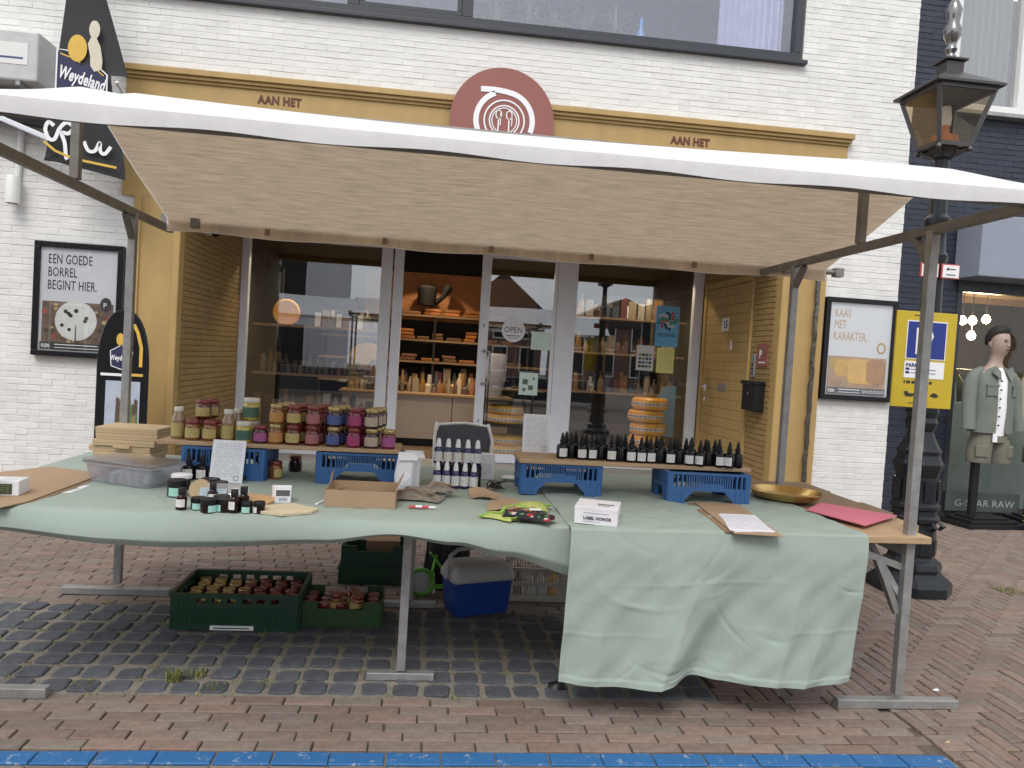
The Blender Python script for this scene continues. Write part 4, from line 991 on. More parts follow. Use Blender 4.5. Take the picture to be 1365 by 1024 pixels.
m = MB(NB)
m.b2((5.36, FY-.03, 4.63), (8.6, FY+.12, 4.72)); m.b2((5.36, FY-.02, 4.72), (5.47, FY+.12, 6.8)); m.b2((6.22, FY-.02, 4.72), (6.42, FY+.12, 6.8)); m.b2((8.45, FY-.02, 4.72), (8.6, FY+.12, 6.8))
nw = m.build('window', white_frame, nb, bevel=.01)
m = MB(NB); m.b2((5.28, FY-.10, 4.58), (8.7, FY+.10, 4.628)); m.build('sill', galv, nw, bevel=.006)
for x0, x1 in ((5.47, 6.22), (6.42, 8.45)):
    m = MB(NB); m.b2((x0, FY+.05, 4.72), (x1, FY+.056, 6.8)); m.build('pane', glassmat('navy_pane', .14) if 'navy_pane' not in MATS else MATS['navy_pane'], nw)
m = MB(NB); m.b2((5.36, FY+1.8, 4.5), (10, FY+1.9, 6.9)); m.build('upper_room', inner_dark, nb)
m = MB(NB); m.grid(60, 2, lambda a, b: (5.62+.62*a, FY+.2+.03*math.sin(a*45), 4.72+2.08*b)); m.build('curtain', mat('olive_curtain', (.17, .19, .16), .9), nb, thick=.004)
# shop window with grey fascia
m = MB(NB); m.b2((5.62, 4.42, 2.73), (10.5, FY+.0, 3.40)); fa = m.build('fascia', mat('grey_fascia', (.24, .27, .33), .45, var=.06), nb, bevel=.01)
m = MB(NB); m.b2((6.62, 4.405, 2.73), (10.5, 4.419, 3.41)); m.build('fascia_panel', mat('pale_fascia', (.42, .46, .54), .45, var=.06), fa, bevel=.006)
m = MB(NB)
for x in (6.70, 7.4):
    for z in (2.83, 3.3): m.tube([(x, 4.40, z), (x, 4.406, z)], .012)
m.build('bolt', galv, fa)
m = MB(NB); m.b2((5.70, FY+.0, 2.60), (10.5, FY+.10, 2.73)); m.b2((5.70, FY+.01, .0), (5.76, FY+.10, 2.6)); m.b2((5.76, FY+.01, 0), (10.5, FY+.10, .06)); m.b2((8.4, FY+.01, .06), (8.47, FY+.10, 2.6))
sw = m.build('shop_window', win_dark, nb, bevel=.006)
m = MB(NB); m.b2((5.76, FY+.05, .06), (8.4, FY+.056, 2.6)); m.build('pane', glassmat('clothes_shop_glass', .025) if 1 else None, sw)
m = MB(NB); m.b2((5.76, FY+.35, .06), (8.4, FY+.40, 1.32)); m.build('screen', mat('pale_green_screen', (.17, .22, .195), .6), nb)
m = MB(NB); m.b2((5.70, FY+.4, -.02), (10.5, FY+5, .05)); m.build('shop_floor', inner_floor, nb)
m = MB(NB); m.b2((5.4, FY+5, 0), (10.6, FY+5.1, 3.4)); m.b2((5.5, FY+.3, 0), (5.6, FY+5, 3.4)); m.b2((10.5, FY, 0), (10.6, FY+5, 3.4)); m.b2((5.5, FY+.12, 3.3), (10.6, FY+5.1, 3.4)); m.build('shop_wall', mat('olive_dark_wall', (.12, .10, .07), .8, var=.2), nb)
m = MB(NB)
for k in range(4): m.b2((5.6, FY+.9+k*.9, 2.9), (10.5, FY+.98+k*.9, 3.02))
m.build('ceiling_beam', shelf_wood, nb)
pl_ = thing('shop_plate', 'dark grey nameplate low on the clothes shop front', 'sign', (6.17, FY-.03, .08)); oo = (6.17, FY-.03, .08)
m = MB(oo); m.b2((5.72, FY-.045, .075), (6.64, FY-.02, .30)); m.build('plate', mat('slate_plate', (.075, .085, .085), .5), pl_, bevel=.004)
text('G-STAR RAW', mat('plate_silver', (.45, .47, .47), .4), (6.20, FY-.0465, .135), .115, pl_, sx=1.05, align='CENTER', o=oo, bold=-.001)
# hanging bulbs and clothes rail
for i, (x, y, z) in enumerate(((7.39, 7.0, 2.47), (7.56, 7.02, 2.48), (7.76, 7.0, 2.51), (7.47, 6.9, 2.25))):
    c = (x, y, 3.3); s = thing('pendant_bulb', 'glowing pendant bulb in the clothes shop, %s' % ('leftmost of the upper three', 'middle of the upper three', 'rightmost of the upper three', 'the lower hanging one')[i], 'light', c, group='pendant bulbs in the clothes shop')
    m = MB(c); m.tube([(x, y, 3.3), (x, y, z+.08)], .006, 6); m.build('cord', black_pl, s)
    m = MB(c); m.lathe((x, y, z), [(.02, -.06), (.055, -.03), (.06, 0), (.045, .04), (.02, .07)], 14); m.build('bulb', emit('bulb_glow', (1, .85, .5), 6) if i == 0 else MATS['bulb_glow'], s, True)
    ld = bpy.data.lights.new('bulb_lamp', 'POINT'); ld.energy = 38; ld.color = (1, .82, .5); ld.shadow_soft_size = .06
    lo = bpy.data.objects.new('bulb_lamp', ld); COL.objects.link(lo); lo.parent = s; lo.location = (0, -.12, z-3.38)
rl = thing('clothes_rail', 'rail of hanging garments inside the clothes shop', 'clothes rail', (7.3, 6.6, .05)); oo = (7.3, 6.6, .05)
m = MB(oo); m.tube([(6.4, 6.6, .05), (6.4, 6.6, 1.75), (8.2, 6.6, 1.75), (8.2, 6.6, .05)], .018); m.build('rail', black_pl, rl)
gc = [mat('garment%d' % i, c, .85) for i, c in enumerate(((.16, .19, .17), (.03, .03, .035), (.25, .2, .14), (.3, .31, .31)))]
for k in range(12):
    x = 6.5+k*.14; m = MB(oo); m.loft([(x, 6.6, .75, .04, .25), (x, 6.6, 1.3, .05, .24), (x, 6.6, 1.55, .045, .2), (x, 6.6, 1.68, .02, .06)], 10); m.build('garment', gc[k % 4], rl, True)
# mannequins
skin = mat('mannequin_skin', (.36, .265, .22), .5); hair = mat('mannequin_hair', (.02, .017, .015), .7); jacketm = mat('grey_green_twill', (.155, .175, .15), .9, bump=.3, bs=90); shortm = mat('olive_twill', (.16, .155, .12), .9, bump=.3, bs=90)
def mannequin(label, loc, rz=0, jm=None):
    t = thing('mannequin', label, 'mannequin', loc, rz, 'mannequins outside the clothes shop')
    m = MB(); m.b2((-.33, -.20, .0), (.33, .22, .05)); m.b2((-.27, -.16, .05), (.27, .18, .085)); m.b2((-.2, -.11, .085), (.2, .13, .11)); m.build('base', black_pl, t, bevel=.006)
    m = MB(); m.box((-.10, .03, .46), (.075, .05, .72)); m.build('pole', black_pl, t, bevel=.006)
    m = MB(); m.loft([(0, .02, 1.05, .17, .11), (0, .02, 1.2, .18, .115), (0, 0, 1.5, .2, .115), (0, 0, 1.68, .19, .09), (0, 0, 1.76, .08, .065), (0, -.005, 1.80, .058, .06), (.01, -.01, 1.86, .058, .062), (.015, -.02, 1.90, .066, .08), (.015, -.025, 1.96, .078, .096), (.015, -.02, 2.03, .083, .103), (.015, -.012, 2.10, .078, .096), (.015, -.005, 2.15, .052, .065), (.015, 0, 2.17, .02, .025)], 18)
    m.loft([(.022, -.118, 1.968, .010, .006), (.022, -.124, 1.976, .014, .012), (.021, -.12, 1.998, .009, .009), (.02, -.112, 2.028, .006, .006)], 8)
    for s in (-1, 1): m.loft([(.015+s*.082, 0, 1.965, .008, .014), (.015+s*.088, .002, 1.99, .010, .022), (.015+s*.086, .002, 2.02, .008, .018)], 8)
    m.build('body', skin, t, True)
    m = MB()
    for s in (-1, 1): m.box((.028+s*.032, -.117, 2.022), (.032, .012, .007))
    m.box((.03, -.116, 1.935), (.04, .012, .006))
    for s in (-1, 1): m.box((.028+s*.032, -.118, 2.04), (.04, .010, .006))
    m.build('face_paint', hair, t)
    m = MB(); m.loft([(.012, .045, 1.985, .076, .062), (.012, .034, 2.04, .088, .084), (.013, .012, 2.09, .091, .100), (.017, -.008, 2.135, .088, .106), (.02, -.018, 2.172, .072, .09), (.022, -.012, 2.198, .04, .05)], 16); m.build('hair', hair, t, True)
    m = MB(); m.loft([(0, -.012, 1.0, .13, .118), (0, -.02, 1.3, .15, .122), (0, -.02, 1.6, .13, .11), (0, -.012, 1.74, .075, .07)], 16); m.build('shirt', white_flat, t, True)
    jm = jm or jacketm
    # jacket: open shell round the body
    m = MB(); n = 22
    prof = [(1.03, .225, .150), (1.12, .222, .148), (1.25, .218, .146), (1.4, .222, .148), (1.55, .218, .138), (1.65, .195, .118), (1.70, .150, .10), (1.745, .09, .082)]
    a0, a1 = -PI/2+.22, 1.5*PI-.30
    vs = []; fs = []
    for z, rx, ry in prof:
        for k in range(n):
            a = a0+(a1-a0)*k/(n-1); rr = 1+.035*math.sin(5*a+z*9)+.02*math.sin(11*a-z*23); vs.append((rx*math.cos(a)*rr, ry*math.sin(a)*rr, z))
    for i in range(len(prof)-1):
        for k in range(n-1): fs.append((i*n+k, i*n+k+1, (i+1)*n+k+1, (i+1)*n+k))
    m.add(vs, fs)
    jk = m.build('jacket', jm, t, True, thick=.012)
    m = MB()
    for s in (-1, 1):
        m.tube([(s*.13, .01, 1.715), (s*.205, .01, 1.665), (s*.245, .005, 1.58), (s*.262, .0, 1.42), (s*.272, -.015, 1.27), (s*.285, -.04, 1.12), (s*.288, -.045, 1.06)], [.038, .056, .066, .064, .060, .060, .062], 14)
    m.build('sleeve', jm, jk, True)
    m = MB()
    for s in (-1, 1): m.add([(s*.03, -.105, 1.70), (s*.10, -.10, 1.755), (s*.13, -.115, 1.68), (s*.055, -.145, 1.60)], [(0, 1, 2, 3)])
    m.build('collar', jm, jk, thick=.008)
    m = MB()
    m.box((-.125, -.128, 1.49), (.10, .016, .12), rz=-.42); m.box((.135, -.124, 1.49), (.09, .016, .12), rz=.5); m.box((-.125, -.132, 1.545), (.11, .016, .03), rz=-.42); m.box((.135, -.128, 1.545), (.10, .016, .03), rz=.5)
    m.build('pocket', jm, jk, bevel=.006)
    m = MB()
    for k in range(6): m.tube([(-.052, -.147, 1.12+k*.095), (-.052, -.158, 1.12+k*.095)], .009, 8)
    m.build('button', hair, jk)
    m = MB(); m.loft([(0, .0, 1.10, .16, .115), (0, 0, 1.0, .185, .13), (0, 0, .93, .19, .13)], 16)
    for s in (-1, 1): m.loft([(s*.085, 0, .96, .10, .12), (s*.105, -.005, .85, .105, .115), (s*.115, -.01, .72, .105, .11), (s*.115, -.01, .70, .10, .105)], 14)
    sh = m.build('shorts', shortm, t, True)
    m = MB()
    for s in (-1, 1): m.box((s*.16, -.09, .83), (.11, .05, .13), rz=s*.5)
    m.build('cargo_pocket', shortm, sh, bevel=.012)
    m = MB(); m.box((-.06, -.133, .99), (.05, .006, .11)); m.build('price_tag', white_flat, sh)
    t.scale = (1.13, 1.1, 1.0)
    return t
mannequin('dark haired mannequin in grey green jacket and olive shorts outside clothes shop', (5.86, 4.38, 0), .12)
mannequin('second mannequin in beige jacket at the right photo edge', (6.66, 4.5, 0), -.1, mat('beige_twill', (.36, .31, .25), .9))
# plants by the shop front
lf_m = mat('lime_leaf', (.22, .28, .05), .6, rnd=.4)
for i, (x, y) in enumerate(((6.33, 4.12), (6.55, 4.10))):
    c = (x, y, 0); p = thing('lime_plant', ('low lime green plant beside the mannequin base', 'second low lime green plant at the right edge')[i], 'plant', c)
    m = MB(c); m.lathe(c, [(.07, 0), (.09, .06), (.09, .07)], 10); m.build('pot', black_pl, p)
    m = MB(c); R = random.Random(i)
    for k in range(90):
        a = R.uniform(0, 6.28); l = R.uniform(.04, .16); z = R.uniform(.06, .17); q = Vector((x+math.cos(a)*l, y+math.sin(a)*l, z)); w_ = Vector((-math.sin(a), math.cos(a), R.uniform(-.5, .5)))*.018; d = Vector((math.cos(a), math.sin(a), .3))*.04
        m.add([q-w_, q+d*.5+w_*.3, q+w_, q+d], [(0, 1, 3), (1, 2, 3)])
    m.build('leaves', lf_m, p)

# ------------------------------------------------------------------ street lamp with parking sign
LX, LY = 3.35, 1.92
lp = thing('street_lamp', 'old black cast iron street lamp with four sided lantern', 'street lamp', (LX, LY, 0)); oo = (LX, LY, 0)
m = MB(oo)
m.lathe((LX, LY, 0), [(.29, 0), (.29, .07), (.275, .085), (.26, .10), (.225, .125), (.205, .15), (.215, .18), (.205, .215), (.165, .24), (.158, .26), (.165, .29), (.16, .40), (.15, .50), (.172, .515), (.175, .545), (.158, .56), (.155, .60), (.172, .61), (.172, .635), (.155, .65), (.142, .84), (.165, .90), (.175, .935), (.16, .96), (.145, 1.0), (.155, 1.03), (.135, 1.06), (.105, 1.12), (.085, 1.17), (.10, 1.19), (.115, 1.235), (.10, 1.27), (.115, 1.31), (.115, 1.335), (.085, 1.36)], 8, ph=PI/8)
m.build('base', iron, lp, bevel=.003)
m = MB(oo)
for k in range(8):
    a = PI/8+k*PI/4+PI/8; x, y = LX+math.cos(a)*.150, LY+math.sin(a)*.150
    m.box((x, y, .745), (.012, .075, .15), rz=a); m.box((LX+math.cos(a)*.153, LY+math.sin(a)*.153, .33), (.012, .08, .11), rz=a)
m.build('relief_panel', iron, lp, bevel=.004)
m = MB(oo)
for k in range(8):
    a = k*PI/4+.2; p = Vector((LX+math.cos(a)*.165, LY+math.sin(a)*.165, .46)); m.tube([p, p+Vector((math.cos(a)*.03, math.sin(a)*.03, .03)), p+Vector((0, 0, .055))], [.012, .02, .01], 8)
m.build('ornament', iron, lp, True)
m = MB(oo); m.lathe((LX, LY, 0), [(.085, 1.36), (.078, 1.6), (.07, 2.3), (.085, 2.42), (.09, 2.45), (.07, 2.48), (.062, 2.62), (.085, 2.66), (.088, 2.72), (.06, 2.75), (.05, 3.0), (.05, 3.14), (.07, 3.16), (.07, 3.19)], 14); m.build('post', iron, lp, True)
m = MB(oo)
th0 = rad(45)
def ring(r, z): return [(LX+r*math.cos(th0+k*PI/2), LY+r*math.sin(th0+k*PI/2), z) for k in range(4)]
B = ring(.165, 3.235); Tt = ring(.300, 3.605)
for k in range(4): m.bar(B[k], Tt[k], .028); m.bar(B[k], B[(k+1) % 4], .03); m.bar(Tt[k], Tt[(k+1) % 4], .03)
lan = m.build('lantern', lamp_metal, lp)
for k in range(4):
    m = MB(oo); b0, b1, t0, t1_ = Vector(B[k]), Vector(B[(k+1) % 4]), Vector(Tt[k]), Vector(Tt[(k+1) % 4]); m.add([b0, b1, t1_, t0], [(0, 1, 2, 3)]); m.build('pane', glass_lamp, lan, thick=.003)
m = MB(oo); a, b_, c_ = ring(.362, 3.62), ring(.362, 3.638), ring(.105, 3.755)
m.add(a+b_+c_, [(3, 2, 1, 0)]+[(k, (k+1) % 4, 4+(k+1) % 4, 4+k) for k in range(4)]+[(4+k, 4+(k+1) % 4, 8+(k+1) % 4, 8+k) for k in range(4)]+[(8, 9, 10, 11)]); m.build('roof', lamp_metal, lan)
m = MB(oo); s = Matrix.Rotation(th0-PI/4, 3, 'Z').to_euler(); m.box((LX, LY, 3.795), (.13, .13, .09), rot=s); m.box((LX, LY, 3.85), (.17, .17, .018), rot=s); m.build('chimney', lamp_metal, lan, bevel=.005)
m = MB(oo); m.lathe((LX, LY, 3.858), [(.03, 0), (.035, .03), (.025, .05), (.04, .08), (.03, .11), (.035, .13), (.06, .18), (.062, .22), (.04, .27), (.045, .30), (.055, .36), (.03, .42), (.01, .46)], 14); m.build('finial', mat('finial_metal', (.22, .21, .21), .2, metal=.9), lan, True)
m = MB(oo); m.lathe((LX, LY, 3.235), [(.11, 0), (.11, .02), (.09, .03), (.09, .08), (.03, .09), (.03, .16)], 14); m.build('burner', copper, lan, True)
m = MB(oo); m.lathe((LX, LY, 3.39), [(.035, 0), (.04, .05), (.03, .14)], 12); m.build('bulb', white_flat, lan, True)
m = MB(oo); m.lathe((LX, LY, 3.15), [(.05, 0), (.09, .05), (.10, .08)], 12)
for k in range(4): m.tube([(LX, LY, 3.15), Vector(B[k])*.75+Vector((LX, LY, 3.15))*.25+Vector((0, 0, -.02)), B[k]], .014, 6); m.lathe(B[k], [(.01, -.05), (.022, -.03), (.012, 0)], 8)
m.build('cradle', lamp_metal, lan, True)
PY = 1.80; PX = -.052
ps = thing('parking_sign', 'yellow parking sign with blue P panel strapped to the street lamp', 'sign', (3.30+PX, PY, 1.345)); oo = (3.30, PY, 1.345)
m = MB(oo); m.b2((3.07, PY-.004, 1.345), (3.53, PY+.012, 2.03)); m.build('board', yellow_sign, ps, bevel=.003)
m = MB(oo); m.b2((3.15, PY-.007, 1.69), (3.455, PY-.0045, 1.965)); m.build('panel_edge', white_flat, ps)
m = MB(oo); m.b2((3.158, PY-.0095, 1.698), (3.447, PY-.0075, 1.957)); m.build('blue_panel', blue_sign, ps)
text('P', white_flat, (3.213, PY-.0105, 1.735), .25, ps, bold=.009, o=oo, sx=1.05)
m = MB(oo); m.b2((3.15, PY-.007, 1.555), (3.455, PY-.0045, 1.675)); m.build('text_panel', white_flat, ps)
text('PARKEREN', mat('sign_blue_ink', (.015, .03, .15)), (3.16, PY-.0085, 1.635), .036, ps, bold=.001, o=oo, sx=.98)
m = MB(oo)
for z in (1.615, 1.59): m.b2((3.16, PY-.0088, z-.004), (3.19, PY-.0078, z+.012)); m.b2((3.20, PY-.0088, z), (3.39, PY-.0078, z+.004))
m.build('lettering', MATS['sign_blue_ink'], ps)
m = MB(oo)
m.prism([(3.16, 1.455), (3.185, 1.462), (3.20, 1.445), (3.235, 1.445), (3.27, 1.478), (3.285, 1.474), (3.25, 1.432), (3.21, 1.420), (3.175, 1.425)], PY-.0065, PY-.0045); m.prism([(3.36, 1.432), (3.385, 1.455), (3.41, 1.452), (3.43, 1.43), (3.40, 1.42)], PY-.0065, PY-.0045)
for k, (x0, x1) in enumerate(((3.155, 3.165), (3.175, 3.205), (3.215, 3.26), (3.29, 3.33), (3.35, 3.37))): m.b2((x0, PY-.006, 1.515), (x1, PY-.0046, 1.535))
m.b2((3.20, PY-.006, 1.372), (3.35, PY-.0046, 1.378)); m.b2((3.2, PY-.006, 2.0), (3.33, PY-.0046, 2.006)); m.build('vehicle_print', ink, ps)
m = MB(oo)
for z in (1.45, 1.95): m.box((3.335, PY+.06, z), (.19, .10, .02))
m.build('strap', galv, ps)
for i, x in enumerate((3.25, 3.41)):
    c = (x, 1.82, 2.28); s = thing('route_sign', ('small white sign with red edge left on the lamp post', 'small white sign with red edge right on the lamp post')[i], 'sign', c)
    m = MB(c); m.b2((x-.07, 1.816, 2.28), (x+.07, 1.828, 2.385)); m.build('edge', mat('red_edge', (.45, .08, .06)) if i == 0 else MATS['red_edge'], s, bevel=.003)
    m = MB(c); m.b2((x-.062, 1.8135, 2.288), (x+.062, 1.8155, 2.377)); m.build('face', white_flat, s)
    m = MB(c); m.b2((x-.02, 1.812, 2.345), (x+.035, 1.813, 2.352)); m.prism([(x-.04, 2.348), (x-.018, 2.360), (x-.018, 2.336)], 1.812, 1.813); m.b2((x-.035, 1.812, 2.305), (x+.035, 1.813, 2.312)); m.build('arrow', ink, s)
    m = MB(c); m.box((x+(.05 if i == 0 else -.04), 1.85, 2.33), (.03, .045, .03)); m.build('bracket', galv, s)

# ------------------------------------------------------------------ market stall
SB = (0, .65, 0)
st = thing('market_stall', 'steel framed market stall with white canopy and plank table', 'market stall', SB)
HZ = 2.2
def leg_post(x, y, z1, m_=None):
    m = MB(SB); m.box((x, y, (z1+.045)/2+.02), (.042, .042, z1-.045), rz=0); m.build('post', m_ or galv, st, bevel=.003)
    m = MB(SB); m.bar((x-.30, y, .022), (x+.30, y, .022), .05, .042); m.build('foot_bar', galv, st, bevel=.004)
leg_post(2.0, 0, HZ); leg_post(-2.05, 0, HZ, galv); leg_post(2.0, 1.317, HZ); leg_post(-2.0, 1.317, HZ)
for x in (-2, 2):
    m = MB(SB); m.bar((x, -.62, HZ+.024), (x, 1.93, HZ+.024), .04, .042); m.build('side_beam', galv_dark, st, bevel=.003)
    m = MB(SB); m.bar((x, .60, HZ+.05), (x, .60, 2.63), .042); m.build('king_post', galv_dark, st, bevel=.003)
    m = MB(SB); m.bar((x, 1.30, HZ-.12), (x, 1.20, HZ), .03)
    if x > 0: m.bar((x, .02, HZ-.12), (x, .12, HZ), .03)
    m.bar((x, 1.86, HZ+.02), (x, 1.86, HZ+.11), .06); m.build('gusset', galv_dark, st)
m = MB(SB); m.tube([(-2.02, .60, 2.645), (2.42, .60, 2.645)], .022); m.build('ridge_pole', galv_dark, st)
m = MB(SB); m.tube([(-2.0, -.552, 2.238), (2.45, -.552, 2.238)], .018); m.build('front_pole', galv_dark, st)
m = MB(SB); m.tube([(-1.98, 1.818, 2.262), (2.55, 1.818, 2.262)], .017); m.box((2.56, 1.818, 2.262), (.06, .06, .06)); m.build('rear_pole', galv_dark, st)
# table supports, brackets and middle legs
for y0, x in ((.22, -.31), (1.22, -.30)):
    m = MB(SB); m.bar((x, y0, .045), (x, y0, .75), .04); m.build('middle_leg', galv, st, bevel=.003)
    m = MB(SB); m.bar((x-.155, y0, .02), (x+.155, y0, .02), .045, .035); m.build('foot_bar', galv, st, bevel=.004)
for x in (-2.0, -.305, 2.0):
    m = MB(SB); m.bar((x, .0 if abs(x) > 1 else .2, .735), (x, 1.45, .735), .04); m.build('table_bearer', galv, st, bevel=.003)
m = MB(SB); m.bar((1.98, .03, .45), (1.86, .02, .70), .03); m.bar((2.0, .35, .73), (2.0, .03, .50), .03); m.bar((1.98, .02, .44), (1.86, .02, .71), .028); m.bar((1.80, .02, .72), (1.98, .02, .66), .03); m.build('brace', galv, st)
TX0 = -2.22
def TZ(x): return .80 + .0125*max(0, min(x, 2.4)-.4)
def plank(x0, x1, y0, y1, m_, name='plank', th=.032, dz=0):
    m = MB(SB); n = 5
    vs = []
    for i in range(n):
        x = x0+(x1-x0)*i/(n-1); z = TZ(x)-.004+dz
        vs += [(x, y0, z-th), (x, y1, z-th), (x, y1, z), (x, y0, z)]
    fs = [(0, 1, 2, 3), tuple((n-1)*4+k for k in (3, 2, 1, 0))]
    for i in range(n-1):
        for k in range(4): fs.append((i*4+k, i*4+(k+1) % 4, (i+1)*4+(k+1) % 4, (i+1)*4+k))
    m.add(vs, fs); return m.build(name, m_, st, bevel=.003)
plank(TX0, 2.075, -.055, .20, plank_m); plank(TX0+.02, 2.19, .206, .50, plank_m, dz=-.001); plank(TX0, 2.25, .506, .80, plank_old); plank(TX0-.02, 2.22, .806, 1.12, plank_old); plank(TX0+.04, 2.24, 1.126, 1.47, plank_old, dz=.001)
# canopy: outer canvas and inner weave
CX0, CX1 = -1.98, 2.46
def cz_(x, k):
    """height of the canvas at along-slope parameter k in -1..1"""
    f = (x-CX0)/(CX1-CX0); sag = .035*math.sin(PI*min(1, max(0, (f-.01)/.86)))
    if f < .05: sag = .035*max(0, (f-.0)/.05)*.6
    rz_ = 2.685 - sag*(1-abs(k)*.6); e = 2.285 if k < 0 else 2.275
    ez = e - .012*math.sin(f*PI)
    return rz_ + (ez-rz_)*abs(k)**1.08 - .025*math.sin(PI*abs(k))
def canopy_pt(a, b, off=0, edge=.0):
    x = CX0+(CX1-CX0)*a
    # b 0..1 : hem front, slope, ridge, slope, hem back
    hem = .055
    if b < .08: return (x, -.575-off, 2.222+ (cz_(x, -1)-2.222)*(b/.08) + .006*math.sin(a*37)*(1-b/.08))
    if b > .92: return (x, 1.79+off, cz_(x, 1) - (cz_(x, 1)-2.195)*((b-.92)/.08) + .008*math.sin(a*29)*((b-.92)/.08))
    k = (b-.08)/.84*2-1
    y = .60 + k*(1.172 if k < 0 else 1.187)
    return (x, y, cz_(x, k)+off + (.002*math.sin(x*7+k*4)+.002*math.sin(x*19+k*9))*abs(k))
m = MB(SB); m.grid(90, 52, lambda a, b: canopy_pt(a, b, .006)); m.build('canopy', canvas_out, st, True)
m = MB(SB); m.grid(90, 52, lambda a, b: canopy_pt(.002+a*.996, .004+b*.992, 0)); cin = m.build('canopy_lining', canvas_in, st, True)
m = MB(SB)
for x in (-1.35, -.6, .1, .78, 1.5): m.box((x, 1.775, 2.235), (.03, .012, .04))
m.build('canopy_tie', kraft_edge, st)
m = MB(SB); m.box((-1.79, 1.745, 2.25), (.05, .05, .06)); m.box((2.15, 1.745, 2.25), (.05, .05, .06)); m.build('pole_clamp', galv_dark, st, bevel=.004)

# ------------------------------------------------------------------ tablecloths
def lerp(xs, x):
    if x <= xs[0][0]: return xs[0][1]
    for (a, va), (b, vb) in zip(xs, xs[1:]):
        if x <= b:
            t = (x-a)/(b-a); t = t*t*(3-2*t); return va+(vb-va)*t
    return xs[-1][1]
hangL = [(-2.26, .03), (-1.92, .085), (-1.5, .125), (-1.05, .13), (-.66, .095), (-.35, .055), (-.1, .08), (.1, .13), (.46, .215)]
YF, YB = -.075, 1.50
def wrink(x, y): return .0022*math.sin(x*13+y*5)+.0015*math.sin(x*29-y*23)+.0025*max(0, math.sin(y*4+x*2))*.6
nT = 60; nH = 22
def clothL(a, b):
    x = -2.25+(.46+2.25)*a
    if b < .65:
        t = b/.65; y = YB+(YF-YB)*t; z = .803+abs(wrink(x, y))
        if y < -.05: z -= .006*((-.05-y)/.025)**2
        return (x, y, z)
    t = (b-.65)/.35; h = lerp(hangL, x)
    # rolls over the edge, bellies out and tucks back under
    ang = t*PI*.62; r = h*.42*max(.05, 1-max(0, (x-.05)/.30))
    y = YF-.004 - r*.55*math.sin(ang)+.02*t*math.sin(x*5)*(x < .1) + (.03*max(0, (x-.1)/.36)) ; z = .797 - h*t**1.15 + .004*math.sin(x*11)*t
    if t > .8: y += (t-.8)*.12
    return (x, y, z)
m = MB((-.9, .7, .80)); m.grid(140, 70, clothL)
tag(m.build('tablecloth', clothm, smooth=True, thick=.0025), 'sage green tablecloth on the left table, its front edge hanging short', 'tablecloth', 'sage tablecloths')
CR = random.Random(11); creases = []
for _ in range(46):
    cx_, ct_ = CR.uniform(.45, 1.7), CR.uniform(-.9, 1); a_ = CR.choice((.35, -.3, 1.0, -.9, .1)) + CR.uniform(-.3, .3); creases.append((cx_, ct_*.62, math.cos(a_), math.sin(a_), CR.uniform(.05, .16), CR.uniform(-.0045, .0045), CR.uniform(.006, .013)))
def crease(x, v):
    """short sharp wrinkles; v is the distance over the cloth from the table edge, positive downwards"""
    s = 0
    for cx_, cv, ca, sa, ln, am, wd in creases:
        dx, dv = x-cx_, v-cv; u_ = dx*ca+dv*sa; n_ = -dx*sa+dv*ca + .15*u_*u_/ln
        if abs(u_) < ln*2 and abs(n_) < wd*4: s += am*math.exp(-(u_/ln)**2-(n_/wd)**2)
    return s
hangB = [(.36, .160), (.55, .148), (.77, .142), (.88, .155), (.99, .182), (1.12, .170), (1.27, .160), (1.55, .155), (1.68, .165), (1.80, .19)]
def clothR(a, b):
    x = .385+(1.735-.385)*a
    if b < .5:
        t = b/.5; y = YB-.02+(YF-.02-YB+.02)*t
        xx = x
        z = TZ(x)+.0075+abs(wrink(x+1.3, y*1.2))*1.3+.003*max(0, math.sin(x*23+y*17))**4
        z += abs(crease(x, -(y-YF)))*.8
        return (xx, y, z)
    t = (b-.5)/.5
    zt = TZ(x)+.0075; zb = lerp(hangB, x); e = t**.9
    xb = x + (-.035*a)*t - .022*t
    cx = 1.13-.20*t                               # the long diagonal crease
    rdg = lambda c, w_: max(0, 1-abs(x-c)/w_)**1.4
    fold = .062*rdg(cx-.10, .20) - .045*math.exp(-((x-(cx+.09))/.11)**2) + .035*rdg(1.47-.10*t, .17) + .022*rdg(.55, .15) + .018*rdg(1.66-.16*t, .10)
    edge = .03*max(0, (a-.9)/.1)
    y = YF-.03-.018*math.sin(min(1, t*6)*PI/2) - .02*t - fold*min(1, t*1.25)**1.2 + edge*t*.6
    y += .004*math.sin(x*31+t*9)*t + .005*math.sin(x*17-t*14)*t*(1-t)*2
    for tc0 in (.30, .63): y -= .0022*(.5+.5*math.sin(x*5+tc0*9))*math.exp(-((t-tc0-.02*math.sin(x*3))/.012)**2)
    y -= crease(x, t*.64)
    y -= .0045*(t > .955) + .003*(a < .014) + .003*(a > .986)
    y += .003*math.sin(x*31+t*21+3*math.sin(t*5))*math.sin(t*13+x*11)*min(1, t*3)
    return (xb, y, zt+(zb-zt)*e)
m = MB((1.1, .5, .81)); m.grid(190, 200, clothR)
tc_ = tag(m.build('tablecloth', clothm, smooth=True, thick=.0025), 'sage green tablecloth on the right table hanging almost to the ground', 'tablecloth', 'sage tablecloths')
# right end corner of the cloth folded back over the edge
m = MB((1.1, .5, .81))
def flap(a, b):
    z = TZ(1.73)+.006 - .63*b; x = 1.737-.058*b + (.04*a)*(1-b*.5); y = YF-.03+ (.10*a) - .03*b + .012*math.sin(b*7)*a
    return (x, y+.03*(1-b)*a, z - .03*a*(1-b))
m.grid(8, 30, flap); m.build('corner_flap', clothm, tc_, True, thick=.0025)
